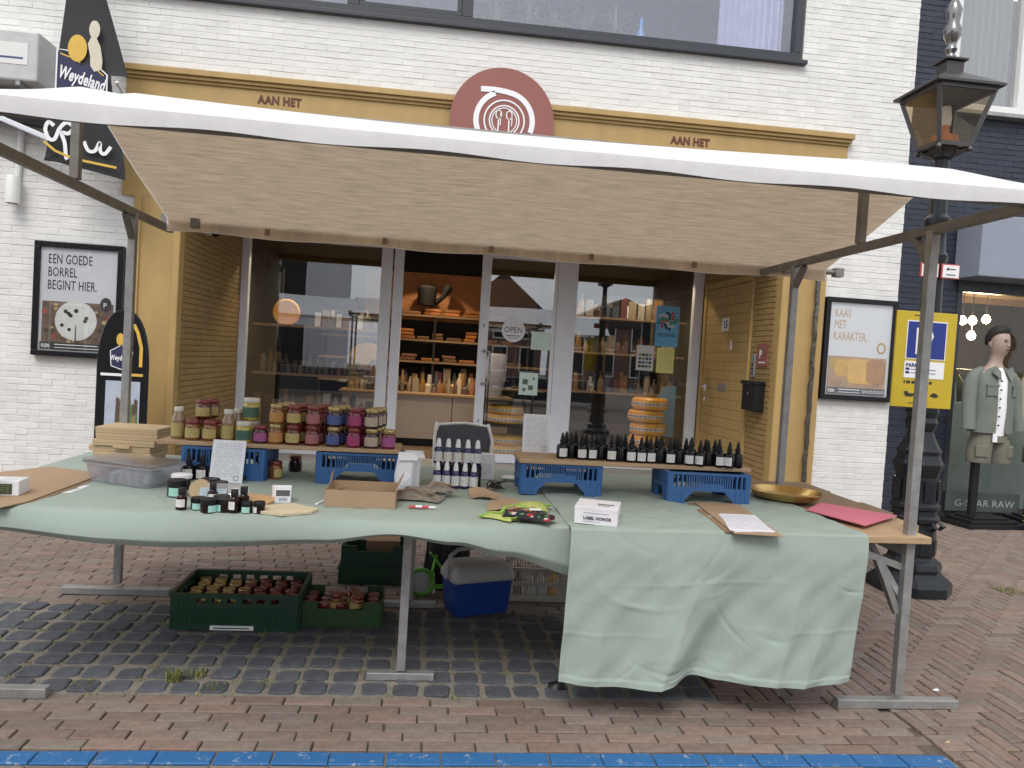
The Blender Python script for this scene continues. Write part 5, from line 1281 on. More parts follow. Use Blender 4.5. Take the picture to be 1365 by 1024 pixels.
# ------------------------------------------------------------------ crates
def blue_crate(label, loc, rz, w_=.40, d=.30, h=.165):
    t = thing('crate', label, 'crate', loc, rz, 'blue crates under the display boards')
    m = MB(); th = .012
    def wall(ax, L, off):
        """slotted wall with an arch between two feet; ax 0 runs along x"""
        def bx(a0, a1, z0, z1, th_=th, o=0):
            if ax == 0: m.b2((a0, off-th_/2+o, z0), (a1, off+th_/2+o, z1))
            else: m.b2((off-th_/2+o, a0, z0), (off+th_/2+o, a1, z1))
        bx(-L/2, L/2, h*.93, h, th*1.5); bx(-L/2, L/2, h*.42, h*.53, th*1.3)
        fw = L*.2
        for s in (-1, 1):
            bx(min(s*L/2, s*(L/2-fw)), max(s*L/2, s*(L/2-fw)), 0, h*.42)
            # slanted inner side of the foot
            n = 4
            for k in range(n):
                a = L/2-fw-.012*(k+1); zz = h*.42*(1-(k+1)/(n+1)) ; bx(min(s*a, s*(a+.012)), max(s*a, s*(a+.012)), h*.42-h*.30*(1-(k+.5)/n), h*.42)
            for k in range(3):
                a = L/2-.012-k*.026; bx(min(s*a, s*(a-.008)), max(s*a, s*(a-.008)), 0, h*.93, th*1.5)
        x = -L/2+.088; 
        while x < L/2-.088:
            bx(x, x+.0065, h*.53, h*.93); x += .013
        bx(-L*.13, L*.18, h*.53, h*.66, th*.9)
    wall(0, w_, -d/2); wall(0, w_, d/2); wall(1, d-.02, -w_/2); wall(1, d-.02, w_/2)
    m.b2((-w_/2+.006, -d/2+.006, h*.88), (w_/2-.006, d/2-.006, h*.92))
    m.build('body', blue_crate_m, t)
    m = MB()
    for sx in (-1, 1):
        for sy in (-1, 1): m.lathe((sx*(w_/2-.006), sy*(d/2-.006), 0), [(.016, 0), (.018, h*.5), (.02, h*.98)], 8)
    m.build('corner', blue_crate_m, t, True)
    return t
blue_crate('blue plastic crate under the left end of the jar board, behind the paper', (-1.28, .88, .805), -.03)
blue_crate('blue plastic crate under the right end of the jar board, behind the card tray', (-.605, .905, .805), .03, .42)
blue_crate('blue plastic crate under the left end of the bottle board', (.47, .81, .81), -.02, .42)
blue_crate('blue plastic crate under the right end of the bottle board', (1.24, .70, .815), -.02, .43)
def display_board(label, x0, x1, y0, y1, z0, z1):
    c = ((x0+x1)/2, (y0+y1)/2, z0); m = MB(c)
    vs = []; n = 6
    for i in range(n):
        x = x0+(x1-x0)*i/(n-1); z = z0+(z1-z0)*i/(n-1); vs += [(x, y0, z), (x, y1, z), (x, y1, z+.022), (x, y0, z+.022)]
    m.add(vs, [(0, 1, 2, 3), tuple((n-1)*4+k for k in (3, 2, 1, 0))]+[(i*4+k, i*4+(k+1) % 4, (i+1)*4+(k+1) % 4, (i+1)*4+k) for i in range(n-1) for k in range(4)])
    return tag(m.build('display_board', plank_m, bevel=.003), label, 'board')
display_board('left wooden board carrying rows of preserve jars on blue crates', -1.62, -.39, .745, 1.06, .972, .976)
b2_ = display_board('right wooden board carrying black dropper bottles on blue crates', .235, 1.50, .635, .945, .976, .982)
m = MB(b2_.location); m.box((1.5, .79, .990), (.012, .26, .018)); m.build('end_strip', plank_m, b2_)

# ------------------------------------------------------------------ preserve jars
LIDS = {'gold': mat('gold_lid', (.40, .30, .13), .35, metal=.6), 'red': mat('red_lid', (.17, .022, .02), .35, coat=.3), 'white': mat('pale_lid', (.6, .58, .52), .4)}
def labm(n, c): c = tuple(v*.68 for v in c); return printed(n, c, (c[0]*.35, c[1]*.35, c[2]*.35), 6, 'Z', .42)
LAB = {'yellow': labm('yellow_label', (.66, .53, .20)), 'orange': labm('orange_label', (.68, .33, .10)), 'pink': labm('rose_label', (.52, .19, .20)), 'blue': labm('blue_label', (.10, .15, .42)), 'magenta': labm('magenta_label', (.52, .07, .22)), 'cream': labm('cream_label', (.66, .55, .42)), 'green': labm('green_label', (.09, .20, .15)), 'violet': labm('violet_label', (.50, .13, .36))}
FILL = {'red': mat('red_preserve', (.10, .012, .008), .15, coat=.5), 'amberf': mat('amber_preserve', (.20, .075, .02), .15, coat=.5), 'dark': mat('dark_preserve', (.035, .012, .02), .15, coat=.5), 'pickle': mat('pickle_preserve', (.40, .32, .05), .15, coat=.5, var=.5, vs=30), 'pale': mat('pale_preserve', (.26, .17, .10), .15, coat=.5), 'magentaf': mat('berry_preserve', (.15, .008, .03), .15, coat=.5)}
jar_cache = {}
def jar(label, loc, lid, lab, fill, r=.038, h=.104, tall=False, rz=0, group='jars of preserves on the left board'):
    key = (lid, lab, fill, r, h, tall)
    if key in jar_cache: return dup(jar_cache[key], loc, rz, label)
    t = thing('jar', label, 'jar', loc, rz, group)
    m = MB(); hb = h*.80
    if tall: m.lathe((0, 0, 0), [(r*.9, 0), (r, .006), (r, h*.55), (r*.95, h*.66), (r*.62, h*.80), (r*.60, h*.88)], 18)
    else: m.lathe((0, 0, 0), [(r*.88, 0), (r, .006), (r, hb*.86), (r*.92, hb*.96), (r*.82, hb)], 18)
    m.build('body', FILL[fill], t, True)
    m = MB(); lr = r*.66 if tall else r*.88; z0 = h*.86 if tall else hb
    m.lathe((0, 0, z0), [(lr*1.02, 0), (lr*1.05, .003), (lr*1.05, h-z0-.004), (lr*.98, h-z0), (lr*.85, h-z0-.001)], 18); m.build('lid', LIDS[lid], t, True)
    m = MB(); n = 12; vs = []
    z0, z1 = (h*.10, h*.50) if tall else (h*.14, h*.60)
    for k in range(n+1):
        a = -PI/2-1.15+2.3*k/n; vs += [((r+.0012)*math.cos(a), (r+.0012)*math.sin(a), z0), ((r+.0012)*math.cos(a), (r+.0012)*math.sin(a), z1)]
    m.add(vs, [(2*k, 2*k+2, 2*k+3, 2*k+1) for k in range(n)]); m.build('label', LAB[lab], t, True)
    jar_cache[key] = t
    return t
JZ = .996; JY = .80
def jz(x): return .995
desc = {'yellow': 'yellow label', 'orange': 'orange label', 'pink': 'rose label', 'blue': 'blue label', 'magenta': 'magenta label', 'cream': 'cream label', 'green': 'green label', 'violet': 'violet label'}
jar('tall glass jar with yellow label at the left end of the jar board', (-1.545, .83, JZ), 'white', 'yellow', 'pale', .034, .165, True, .1)
jar('red lidded jar with yellow label, front left below the top jar', (-1.462, .80, JZ), 'red', 'yellow', 'amberf', rz=.1)
jar('red lidded jar with yellow label, front right below the single top jar', (-1.375, .80, JZ), 'red', 'yellow', 'amberf', rz=-.1)
jar('red lidded jar half hidden behind the front left yellow pair', (-1.485, .895, JZ), 'red', 'yellow', 'amberf')
jar('red lidded jar half hidden between the two front yellow jars', (-1.41, .895, JZ), 'red', 'yellow', 'amberf')
jar('red lidded jar half hidden right of the front yellow pair', (-1.335, .90, JZ), 'red', 'yellow', 'amberf')
jar('red lidded yellow label jar alone on top at the left', (-1.437, .885, JZ+.105), 'red', 'yellow', 'red', .038, .10)
jar('red lidded jar directly behind the lone top yellow jar', (-1.415, .965, JZ+.105), 'red', 'yellow', 'red', .038, .10)
jar('tall pale glass jar with yellow label left of the green labelled jar', (-1.29, .82, JZ), 'white', 'yellow', 'pale', .036, .165, True, -.1)
jar('tall pale glass jar behind the one left of the green label', (-1.265, .92, JZ), 'white', 'yellow', 'pale', .036, .165, True)
jar('green labelled pickle jar on the board below the yellow pickles', (-1.205, .80, JZ), 'white', 'green', 'pickle', .042, .108)
jar('pickle jar behind the green labelled jar', (-1.185, .895, JZ), 'white', 'green', 'pickle', .042, .108)
jar('large yellow pickle jar with green label on top of another jar', (-1.19, .885, JZ+.109), 'white', 'green', 'pickle', .045, .118)
jar('red lidded jar with violet label left of the orange stack', (-1.117, .79, JZ), 'red', 'violet', 'dark', .037, .094)
stacks = [(-1.040, 'orange', 'gold', 'amberf'), (-.951, 'yellow', 'red', 'red'), (-.853, 'pink', 'red', 'red'), (-.742, 'blue', 'gold', 'dark'), (-.637, 'magenta', 'red', 'magentaf'), (-.547, 'cream', 'gold', 'dark')]
rows = ('front', 'second row', 'third row')
for x, lab, lid, fl in stacks:
    for rwi in range(3):
        for lv in range(2):
            if lab == 'magenta' and rwi > 1: continue
            jar('%s jar with %s lid, %s, %s of its stack' % (desc[lab].replace(' label', ' labelled'), lid, ('in front', 'behind the front one', 'rearmost')[rwi], ('bottom', 'top')[lv]),
                (x+rwi*.017+J(.003), .79+rwi*.085+lv*.004+J(.003), JZ+lv*.1045), lid, lab, fl, rz=J(.25))
jar('violet labelled jar with gold lid alone at the right end of the board', (-.455, .80, JZ), 'gold', 'violet', 'magentaf', .038, .104)
jar('brown jar with red lid standing below the jar board between crates', (-1.04, .83, .805), 'red', 'yellow', 'amberf', .036, .095, False, 1.2, group='jars under the jar board')
t = jar('dark jar with dark lid standing below the jar board near right crate', (-.985, 1.10, .805), 'red', 'violet', 'dark', .036, .09, False, 2.5)

# ------------------------------------------------------------------ dropper bottles
def dropper():
    t = thing('dropper_bottle', 'x', 'bottle', (0, 0, 0), 0, 'black dropper bottles on the right board')
    m = MB(); m.lathe((0, 0, 0), [(.026, 0), (.0295, .004), (.0295, .062), (.026, .073), (.013, .080), (.0125, .086)], 16); m.build('body', black_gl, t, True)
    m = MB(); m.lathe((0, 0, .086), [(.0145, 0), (.0145, .014), (.010, .016), (.0105, .024), (.0085, .036), (.005, .050), (.002, .053)], 12); m.build('dropper', rubber, t, True)
    m = MB(); n = 10; vs = []
    for k in range(n+1):
        a = -PI/2-.85+1.7*k/n; vs += [(.0305*math.cos(a), .0305*math.sin(a), .012), (.0305*math.cos(a), .0305*math.sin(a), .056)]
    m.add(vs, [(2*k, 2*k+2, 2*k+3, 2*k+1) for k in range(n)]); m.build('label', lab_white, t, True)
    return t
bzs = [(.485, .1), (.565, 2.2), (.618, .05), (.682, .25), (.747, 2.4), (.815, -.1), (.880, 2.1), (.935, .15), (1.0, .1), (1.058, .2), (1.115, 2.3), (1.162, .05), (1.225, 2.5), (1.262, -.45), (1.322, -.35), (1.372, 2.4), (1.30, 2.2), (1.395, .1), (1.452, -.5), (1.49, 2.2)]
first = None
bn_ord = ['first', 'second', 'third', 'fourth', 'fifth', 'sixth', 'seventh', 'eighth', 'ninth', 'tenth', 'eleventh', 'twelfth', 'thirteenth', 'fourteenth', 'fifteenth', 'sixteenth', 'seventeenth', 'eighteenth', 'nineteenth', 'twentieth']
proto = dropper()
front = [(.475, .05), (.54, 2.3), (.61, .0), (.672, .2), (.732, 2.4), (.80, .0), (.862, 2.3), (.925, -.1), (.985, .0), (1.045, .15), (1.108, 2.3), (1.165, .0), (1.228, 2.2), (1.285, -.5), (1.338, -.6), (1.400, 2.4)]
front = [(.475+i*(1.425-.475)/18, rz) for i, rz in enumerate((.25, 2.3, .0, .25, 2.4, .0, 2.3, -.1, .0, .15, 2.3, .0, 2.2, -.5, -.65, 2.3, .0, -.75, 2.4))]
for i, (x, rz) in enumerate(front):
    y = .735 - .10*(x-.475)/.95 + (.02 if rz > 1 else 0)+J(.006)
    z = .998+.006*(x-.235)/1.265
    lab = ('%s dropper bottle from the left in the front row, its white label %s' % (bn_ord[i], ('turned away' if rz > 1 else 'turned half sideways' if abs(rz) > .4 else 'facing front')))
    if i == 0: o = proto; o.location = (x, y, z); o.rotation_euler = (0, 0, rz); o['label'] = lab
    else: dup(proto, (x, y, z), rz, lab)
for i in range(17):
    x = .515+i*.054+J(.006)
    y = .815 - .09*(x-.475)/.95 + (.062 if i % 3 == 1 else 0)
    dup(proto, (x, y, .998+.006*(x-.235)/1.265), random.uniform(1.6, 4.4), '%s dropper bottle from the left in the row behind the front dropper bottles' % bn_ord[i])
for i, (x, y, lab) in enumerate(((-1.445, .695, 'dropper bottle with white label left one before the paper sheet'), (-1.375, .69, 'dropper bottle with white label right one before the paper sheet'))):
    o = dup(proto, (x, y, .806), .1-.1*i, lab); o['group'] = 'dropper bottles by the leaning paper'
o = dup(proto, (-1.40, .745, .806), 2.2, 'third dropper bottle hidden behind the pair before the paper'); o['group'] = 'dropper bottles by the leaning paper'

# ------------------------------------------------------------------ paper sheets
def lean_sheet(label, x, y, z, w_, h, lean, rz=0, m_=None):
    t = thing('paper_sheet', label, 'paper', (x, y, z), rz)
    m = MB(); R_ = Euler((-lean, 0, 0)); m.box((0, math.sin(lean)*h/2, math.cos(lean)*h/2), (w_, .0016, h), rot=R_); m.build('sheet', paper_print, t)
    m = MB(); 
    q = Euler((-lean, 0, 0)).to_matrix()
    for k in range(20):
        a = 2*PI*k/20; b_ = 2*PI*(k+1)/20; c0 = Vector((w_*.30, -.0016, h*.11)); p0 = q @ (c0+Vector((math.cos(a)*w_*.085, 0, math.sin(a)*w_*.085))); p1 = q @ (c0+Vector((math.cos(b_)*w_*.085, 0, math.sin(b_)*w_*.085))); p2 = q @ (c0+Vector((math.cos(b_)*w_*.062, 0, math.sin(b_)*w_*.062))); p3 = q @ (c0+Vector((math.cos(a)*w_*.062, 0, math.sin(a)*w_*.062)))
        m.add([p0, p1, p2, p3], [(0, 1, 2, 3)])
    m.build('stamp', mat('stamp_ink', (.2, .22, .28)) if 'stamp_ink' not in MATS else MATS['stamp_ink'], t)
    return t
lean_sheet('printed white sheet leaning against the left blue crate', -1.247, .645, .806, .165, .215, .22, -.05)
lean_sheet('printed white sheet standing at the left end of the bottle board', .36, .93, .999, .155, .215, .16, -.06)

# ------------------------------------------------------------------ cosmetics group in front of the sheet
def cosm_jar(label, x, y, rz, r=.031, h=.05, lm=None, m_=None):
    t = thing('cosmetic_jar', label, 'jar', (x, y, .806), rz, 'small black jars at the table front')
    m = MB(); m.lathe((0, 0, 0), [(r*.93, 0), (r, .004), (r, h*.60), (r*.96, h*.62)], 18); m.build('body', m_ or amber, t, True)
    m = MB(); m.lathe((0, 0, h*.62), [(r*1.03, 0), (r*1.03, h*.34), (r*.97, h*.38)], 18); m.build('lid', black_pl, t, True)
    m = MB(); n = 8; vs = []
    for k in range(n+1):
        a = -PI/2-.7+1.4*k/n; vs += [((r+.001)*math.cos(a), (r+.001)*math.sin(a), h*.06), ((r+.001)*math.cos(a), (r+.001)*math.sin(a), h*.56)]
    m.add(vs, [(2*k, 2*k+2, 2*k+3, 2*k+1) for k in range(n)]); m.build('label', lm or lab_mint, t, True)
    return t
def oil_bottle(label, x, y, rz, s=1):
    t = thing('oil_bottle', label, 'bottle', (x, y, .806), rz, 'small amber oil bottles at the table front')
    m = MB(); m.lathe((0, 0, 0), [(.017*s, 0), (.019*s, .003), (.019*s, .045*s), (.010*s, .054*s), (.009*s, .058*s)], 16); m.build('body', amber, t, True)
    m = MB(); m.lathe((0, 0, .056*s), [(.0125*s, 0), (.0125*s, .022*s), (.011*s, .024*s)], 14); m.build('cap', black_pl, t, True)
    m = MB(); n = 8; vs = []
    for k in range(n+1):
        a = -PI/2-.9+1.8*k/n; vs += [(.0198*s*math.cos(a), .0198*s*math.sin(a), .012*s), (.0198*s*math.cos(a), .0198*s*math.sin(a), .040*s)]
    m.add(vs, [(2*k, 2*k+2, 2*k+3, 2*k+1) for k in range(n)]); m.build('label', lab_white, t, True)
    return t
oil_bottle('amber oil bottle with white label at the left front corner of the small bottles', -1.252, -.01, .0, 1.15)
oil_bottle('amber oil bottle with black cap behind the black jars, mostly hidden', -1.165, .13, .3, 1.15)
oil_bottle('amber oil bottle between the jars, its white label turned left', -1.035, -.025, -.6, 1.2)
oil_bottle('amber oil bottle tucked behind the one with label turned left', -1.01, .03, 2.2, 1.25)
cosm_jar('black jar with mint label just right of the left front oil bottle', -1.19, .015, .1)
cosm_jar('black jar in the middle front with mint label turned to the right', -1.135, -.03, .9, .034, .055)
cosm_jar('black jar with mint label behind the middle front jar', -1.105, .05, .2, .033, .055)
cosm_jar('black jar with label turned left beside the sideways oil bottle', -1.075, -.01, -1.0, .033, .055)
cosm_jar('small black jar with mint label near the right end of the group', -.985, -.02, .0, .024, .048)
cosm_jar('small black jar with white label at the right end of the group', -.935, -.015, -.9, .024, .048, lab_white)
cosm_jar('large black jar with mint label at the left behind the oil bottle', -1.36, .27, .1, .042, .075)
cosm_jar('large black jar lying behind the beige tin', -1.24, .36, 2.0, .042, .07)
cosm_jar('black jar half hidden right of the beige tin', -1.19, .32, 2.3, .038, .065)
wt = thing('white_tin', 'white lidded tin between the plastic tub and the dropper bottles', 'tin', (-1.395, .44, .806)); m = MB(); m.lathe((0, 0, 0), [(.04, 0), (.042, .05), (.046, .052), (.046, .066), (.043, .068)], 18); m.build('body', [black_pl], wt, True); m = MB(); m.lathe((0, 0, .0535), [(.047, 0), (.047, .016), (.044, .018)], 18); m.build('lid', white_flat, wt, True)
bt = thing('cream_tin', 'round beige cream tin lying behind the small black jars', 'tin', (-1.24, .22, .806), 0); m = MB(); m.tube([(0, 0, .045), (0, -.03, .046)], .045, 20); m.build('body', kraft_pale, bt, True); m = MB(); m.tube([(0, .002, .045), (0, .03, .044)], .046, 20); m.build('rim', black_pl, bt, True)
cw = thing('sample_pouch', 'clear plastic pouch with pale blue label lying on the black jars', 'pouch', (-1.13, .17, .806), -.1); m = MB(); m.loft([(0, 0, .0, .10, .035), (0, 0, .03, .112, .04), (.01, .01, .062, .10, .03), (.01, .02, .078, .085, .012)], 14); m.build('body', clear_pl, cw, True); m = MB(); m.box((-.03, -.043, .04), (.115, .002, .055), rot=Euler((-.15, 0, 0))); m.build('label', printed('pale_blue_label', (.42, .5, .55), (.2, .25, .33), 6, 'Z', .5), cw)
m = MB(); m.tube([(.06, -.03, .055), (.062, -.036, .054)], .018, 12); m.build('sticker', paper, cw)

# ------------------------------------------------------------------ flat cards, envelopes and boxes, left side
def slabthing(name, label, cat, poly, z, th, m_, parts=None, bevel=.0012):
    cx = sum(p[0] for p in poly)/len(poly); cy = sum(p[1] for p in poly)/len(poly); c = (cx, cy, z); m = MB(c); m.slab(poly, z, z+th)
    return tag(m.build(name, m_, bevel=bevel), label, cat), c
slabthing('cardboard_sheet', 'brown cardboard folder lying on the left table corner', 'cardboard', [(-2.31, .64), (-2.18, .86), (-1.86, .72), (-1.86, .0), (-1.90, -.13), (-2.16, -.10)], .808, .006, kraft)
slabthing('cardboard_sheet', 'second brown cardboard sheet under the left folder', 'cardboard', [(-2.28, .56), (-2.16, .80), (-1.835, .66), (-1.845, .03), (-1.90, -.06), (-2.1, -.06)], .804, .0035, kraft_edge)
slabthing('paper_sheet', 'white paper edge sticking out under the brown folder', 'paper', [(-1.92, .20), (-1.92, .52), (-1.80, .55), (-1.81, .26)], .8035, .0006, paper)
wbx = thing('gift_box', 'small white box with dark green label on the brown folder', 'box', (-2.02, .14, .8145), .12)
m = MB(); m.b2((-.10, -.055, 0), (.07, .055, .062)); m.build('body', paper, wbx, bevel=.002); m = MB(); m.b2((-.075, -.0565, .006), (.045, -.0552, .05)); m.build('label', printed('dark_green_label', (.055, .075, .03), (.3, .32, .2), 5, 'Z', .45), wbx)
# stack of flat kraft boxes
kb = [(-.0, 0, 'lowest'), (.015, .005, 'second from bottom'), (.0, .012, 'third from bottom'), (.02, .0, 'third from top'), (.035, .006, 'second from top'), (.03, .01, 'topmost')]
z = .806
for i, (dx, dy, lb) in enumerate(kb):
    h = .034; w_ = .33 if i > 1 else .31
    b = thing('kraft_box', 'flat pale kraft box in the stack on the left table, %s' % lb, 'box', (-1.905+dx-.01, 1.17+dy, z), -.06+J(.02), 'flat kraft boxes in a stack')
    m = MB(); m.b2((-w_/2, -.12, 0), (w_/2, .12, h-.002)); m.build('body', kraft_pale, b, bevel=.0025)
    m = MB(); m.b2((-w_/2-.001, -.1215, h*.45), (w_/2+.001, .1215, h-.001)); m.build('lid', kraft_pale, b, bevel=.002)
    if i == 3:
        m = MB(); m.b2((-.05, -.135, -.012), (.04, -.122, .006)); m.build('tab', kraft_pale, b, bevel=.003)
    z += h
# clear plastic tub with bars inside
tb = thing('plastic_tub', 'clear plastic storage tub with soap packs inside on the left table', 'container', (-1.655, .56, .806), -.42)
def rrect(w_, d, r, n=4):
    P = []
    for k, (sx, sy) in enumerate(((1, 1), (-1, 1), (-1, -1), (1, -1))):
        for j in range(n+1):
            a = PI/2*(k+j/n); P.append((sx*(w_/2-r)+r*math.cos(a), sy*(d/2-r)+r*math.sin(a)))
    return P
m = MB(); rings = [(.36, .20, 0), (.365, .205, .004), (.40, .235, .096)]
P = [rrect(a, b_, .03) for a, b_, _ in rings]; n = len(P[0])
m.add([(x, y, rings[i][2]) for i in range(3) for x, y in P[i]], [(i*n+k, i*n+(k+1) % n, (i+1)*n+(k+1) % n, (i+1)*n+k) for i in range(2) for k in range(n)]+[tuple(range(n))[::-1]])
m.build('body', clear_pl, tb, True, thick=.0025)
m = MB(); m.slab(rrect(.425, .255, .035), .097, .112); m.build('lid', glassmat('milky_lid', .12, (.72, .71, .74), .25), tb, True, bevel=.003)
m = MB(); m.slab(rrect(.43, .26, .036), .092, .0965); m.build('rim', clear_pl, tb, True)
soap_c = [mat('soap_a', (.42, .40, .42), .7), mat('soap_b', (.32, .26, .24), .7), mat('soap_c', (.42, .5, .52), .7)]
for i in range(9):
    s = thing('soap_pack', '%s wrapped soap pack from the left inside the clear plastic tub' % ORD[i], 'soap', (-1.655+math.cos(-.42)*(-.14+.035*i), .56+math.sin(-.42)*(-.14+.035*i), .812), -.42+J(.3), 'soap packs inside the plastic tub')
    m = MB(); m.box((0, J(.02), .03+J(.005)), (.028, .15, .055), rot=Euler((J(.2), J(.3), 0))); m.build('pack', soap_c[i % 3], s, bevel=.006)
slabthing('paper_envelope', 'orange kraft envelope lying right of the small black jars', 'envelope', [(-1.06, .34), (-.90, .28), (-.93, .13), (-1.02, .04), (-1.05, .12)], .807, .012, mat('orange_kraft', (.52, .33, .16), .8))
cdh = thing('card_holder', 'white folded card holder right of the orange envelope', 'holder', (-.885, .235, .806), .15)
m = MB(); m.b2((-.035, -.03, 0), (-.030, .05, .06)); m.b2((.030, -.03, 0), (.035, .05, .06)); m.b2((-.030, -.025, 0), (.030, -.02, .028)); m.b2((-.05, .045, .0), (.035, .05, .066)); m.b2((-.03, -.02, .055), (.03, .045, .06)); m.build('body', paper, cdh, bevel=.001)
m = MB(); 
for k in range(3): m.b2((-.018, -.0262, .008+k*.006), (.02, -.0252, .0105+k*.006))
m.build('lettering', MATS['stamp_ink'], cdh)
slabthing('kraft_bag', 'flat pale kraft paper bag lying at the table front beside the jars', 'bag', [(-.95, .07), (-.83, .16), (-.70, .06), (-.72, .0), (-.83, -.07), (-.94, -.03)], .806, .012, mat('pale_bag', (.55, .47, .32), .8))
slabthing('paper_strip', 'thin white folded strip lying left of the card tray', 'paper', [(-.735, .19), (-.675, .43), (-.668, .43), (-.722, .19)], .806, .006, paper)
# open cardboard tray
ct = thing('card_tray', 'open brown cardboard tray on the middle of the left table', 'box', (-.535, .30, .806), .02)
m = MB(); W_, D_, H_ = .31, .26, .075
m.b2((-W_/2, -D_/2, 0), (W_/2, D_/2, .003)); m.b2((-W_/2, -D_/2-.008, 0), (W_/2, -D_/2, H_)); m.b2((-W_/2, D_/2, .0), (W_/2, D_/2+.004, H_)); m.b2((-W_/2-.004, -D_/2, 0), (-W_/2, D_/2, H_)); m.b2((W_/2, -D_/2, 0), (W_/2+.004, D_/2, H_))
m.build('body', kraft, ct)
m = MB(); m.add([(-W_/2-.003, D_/2-.07, H_), (-W_/2-.003, D_/2, H_), (-W_/2+.005, D_/2+.004, H_+.05), (-W_/2, D_/2-.045, H_+.04)], [(0, 1, 2, 3)]); m.add([(W_/2+.003, -.05, H_), (W_/2+.003, D_/2, H_), (W_/2+.03, D_/2, H_+.05), (W_/2+.02, -.02, H_+.04)], [(0, 1, 2, 3)]); m.build('flap', kraft, ct, thick=.003)
m = MB()
for k in range(3): m.box((-W_/2+.055+k*.012, -D_/2+.02+k*.02, H_+.0005), (.006, .045, .002), rz=-.6)
for k in range(2): m.box((W_/2-.05+k*.012, -D_/2+.02+k*.02, H_+.0005), (.006, .05, .002), rz=-.5)
m.b2((-W_/2+.002, -D_/2+.001, H_-.008), (-W_/2+.1, -D_/2+.05, H_-.004)); m.build('inner_flap', kraft_edge, ct)
# paper bags
pbm = [paper, mat('cool_white_paper', (.66, .67, .70), .7)]
for i, (x, y, rz, lab) in enumerate(((-.355, .62, -.12, 'front white paper bag standing right of the jar board'), (-.322, .70, -.05, 'rear white paper bag standing behind the other bag'))):
    b = thing('paper_bag', lab, 'bag', (x, y, .806), rz); m = MB(); m.loft([(0, 0, 0, .045, .03), (-.004, 0, .08, .048, .032), (.004, .01, .17, .044, .02), (.012, .018, .198, .05, .008)], 10); m.build('body', pbm[i], b, True, bevel=0)
    m = MB(); m.add([(-.035, -.006, .185), (.06, -.004, .19), (.07, -.02, .165), (-.03, -.03, .16)], [(0, 1, 2, 3)]); m.build('fold', pbm[i], b, thick=.002)
pp = thing('paper_tag', 'white paper slip leaning beside the paper bags above the tray', 'paper', (-.365, .45, .806), -.5); m = MB(); m.box((0, .02, .055), (.03, .004, .13), rot=Euler((-.35, .25, 0))); m.build('sheet', paper_print, pp)
# beige cloth pouches and pink pen
linen = mat('taupe_linen', (.25, .22, .185), .95, bump=.4, bs=120, var=.15)
for i, (x, y, rz, s, zz, lab) in enumerate(((-.29, .45, -.15, 1.0, .808, 'lower taupe linen cloth lying left of the spray bottles'), (-.185, .50, .5, .62, .835, 'upper taupe linen cloth folded over the lower one'))):
    R = random.Random(40+i)
    t = thing('linen_cloth', lab, 'cloth', (x, y, zz), rz)
    m = MB(); ph = R.uniform(0, 6)
    m.grid(26, 22, lambda a, b: ((a-.5)*.29*s*(1-.22*abs(b-.5)), (b-.5)*.24*s*(1-.25*math.sin(a*3.1)), .006+(.035*math.exp(-((a-.5)**2+(b-.6)**2)*9)+.010*math.sin(a*17+b*9+ph)*math.sin(b*13)+.012*math.sin(b*7+ph)*a)*min(1, 6*min(a, b, 1-a, 1-b)+.2)+.004))
    m.build('cloth', linen, t, True, thick=.006)
    m = MB(); m.tube([(-.1*s, -.05, .03), (-.02*s, -.01, .045), (.05*s, -.06, .04), (.1*s, -.05, .03)], .004, 6); m.build('drawstring', kraft_edge, t, True)
pn = thing('marker_pen', 'red and white pen lying before the taupe cloths', 'pen', (-.255, .19, .812), .08); m = MB(); m.tube([(-.06, 0, .003), (.03, 0, .003)], .0065, 10); m.build('body', mat('pen_red', (.55, .06, .08), .4), pn, True); m = MB(); m.tube([(.03, 0, .003), (.055, 0, .003), (.068, 0, .003)], [.0055, .005, .002], 10); m.tube([(-.03, 0, .0045), (.0, 0, .0045)], .0068, 10); m.build('grip', white_flat, pn, True)
# spray bottles on a two step stand
cobalt = mat('cobalt_glass', (.018, .018, .10), .15, coat=.4)
def spray(label, loc):
    if spray.p: return dup(spray.p, loc, J(.1), label)
    t = thing('spray_bottle', label, 'bottle', loc, 0, 'cobalt spray bottles with white labels'); spray.p = t
    m = MB(); m.lathe((0, 0, 0), [(.0215, 0), (.0235, .003), (.0235, .078), (.020, .088), (.011, .094), (.011, .098)], 16); m.build('body', cobalt, t, True)
    m = MB(); m.lathe((0, 0, .092), [(.0145, 0), (.014, .012), (.0105, .036), (.0075, .044)], 14); m.build('cap', white_flat, t, True)
    m = MB(); m.box((0, -.009, .139), (.006, .006, .003)); m.build('nozzle', white_frame, t)
    m = MB(); n = 10; vs = []
    for k in range(n+1):
        a = -PI/2-1.2+2.4*k/n; vs += [(.0243*math.cos(a), .0243*math.sin(a), .014), (.0243*math.cos(a), .0243*math.sin(a), .066)]
    m.add(vs, [(2*k, 2*k+2, 2*k+3, 2*k+1) for k in range(n)]); m.build('label', lab_white, t, True)
    return t
spray.p = None
sst = thing('bottle_riser', 'low box riser under the upper row of cobalt bottles', 'riser', (-.07, .87, .805)); m = MB(); m.b2((-.125, -.03, 0), (.125, .05, .115)); m.build('body', black_pl, sst, bevel=.002)
names5 = ('leftmost', 'second from left', 'middle', 'second from right', 'rightmost')
for i in range(5): spray('cobalt spray bottle in the lower row, %s' % names5[i], (-.185+i*.049, .79-.004*i, .806))
for i in range(5): spray('cobalt spray bottle in the upper row, %s' % names5[i], (-.185+i*.0535, .882-.004*i, .921))
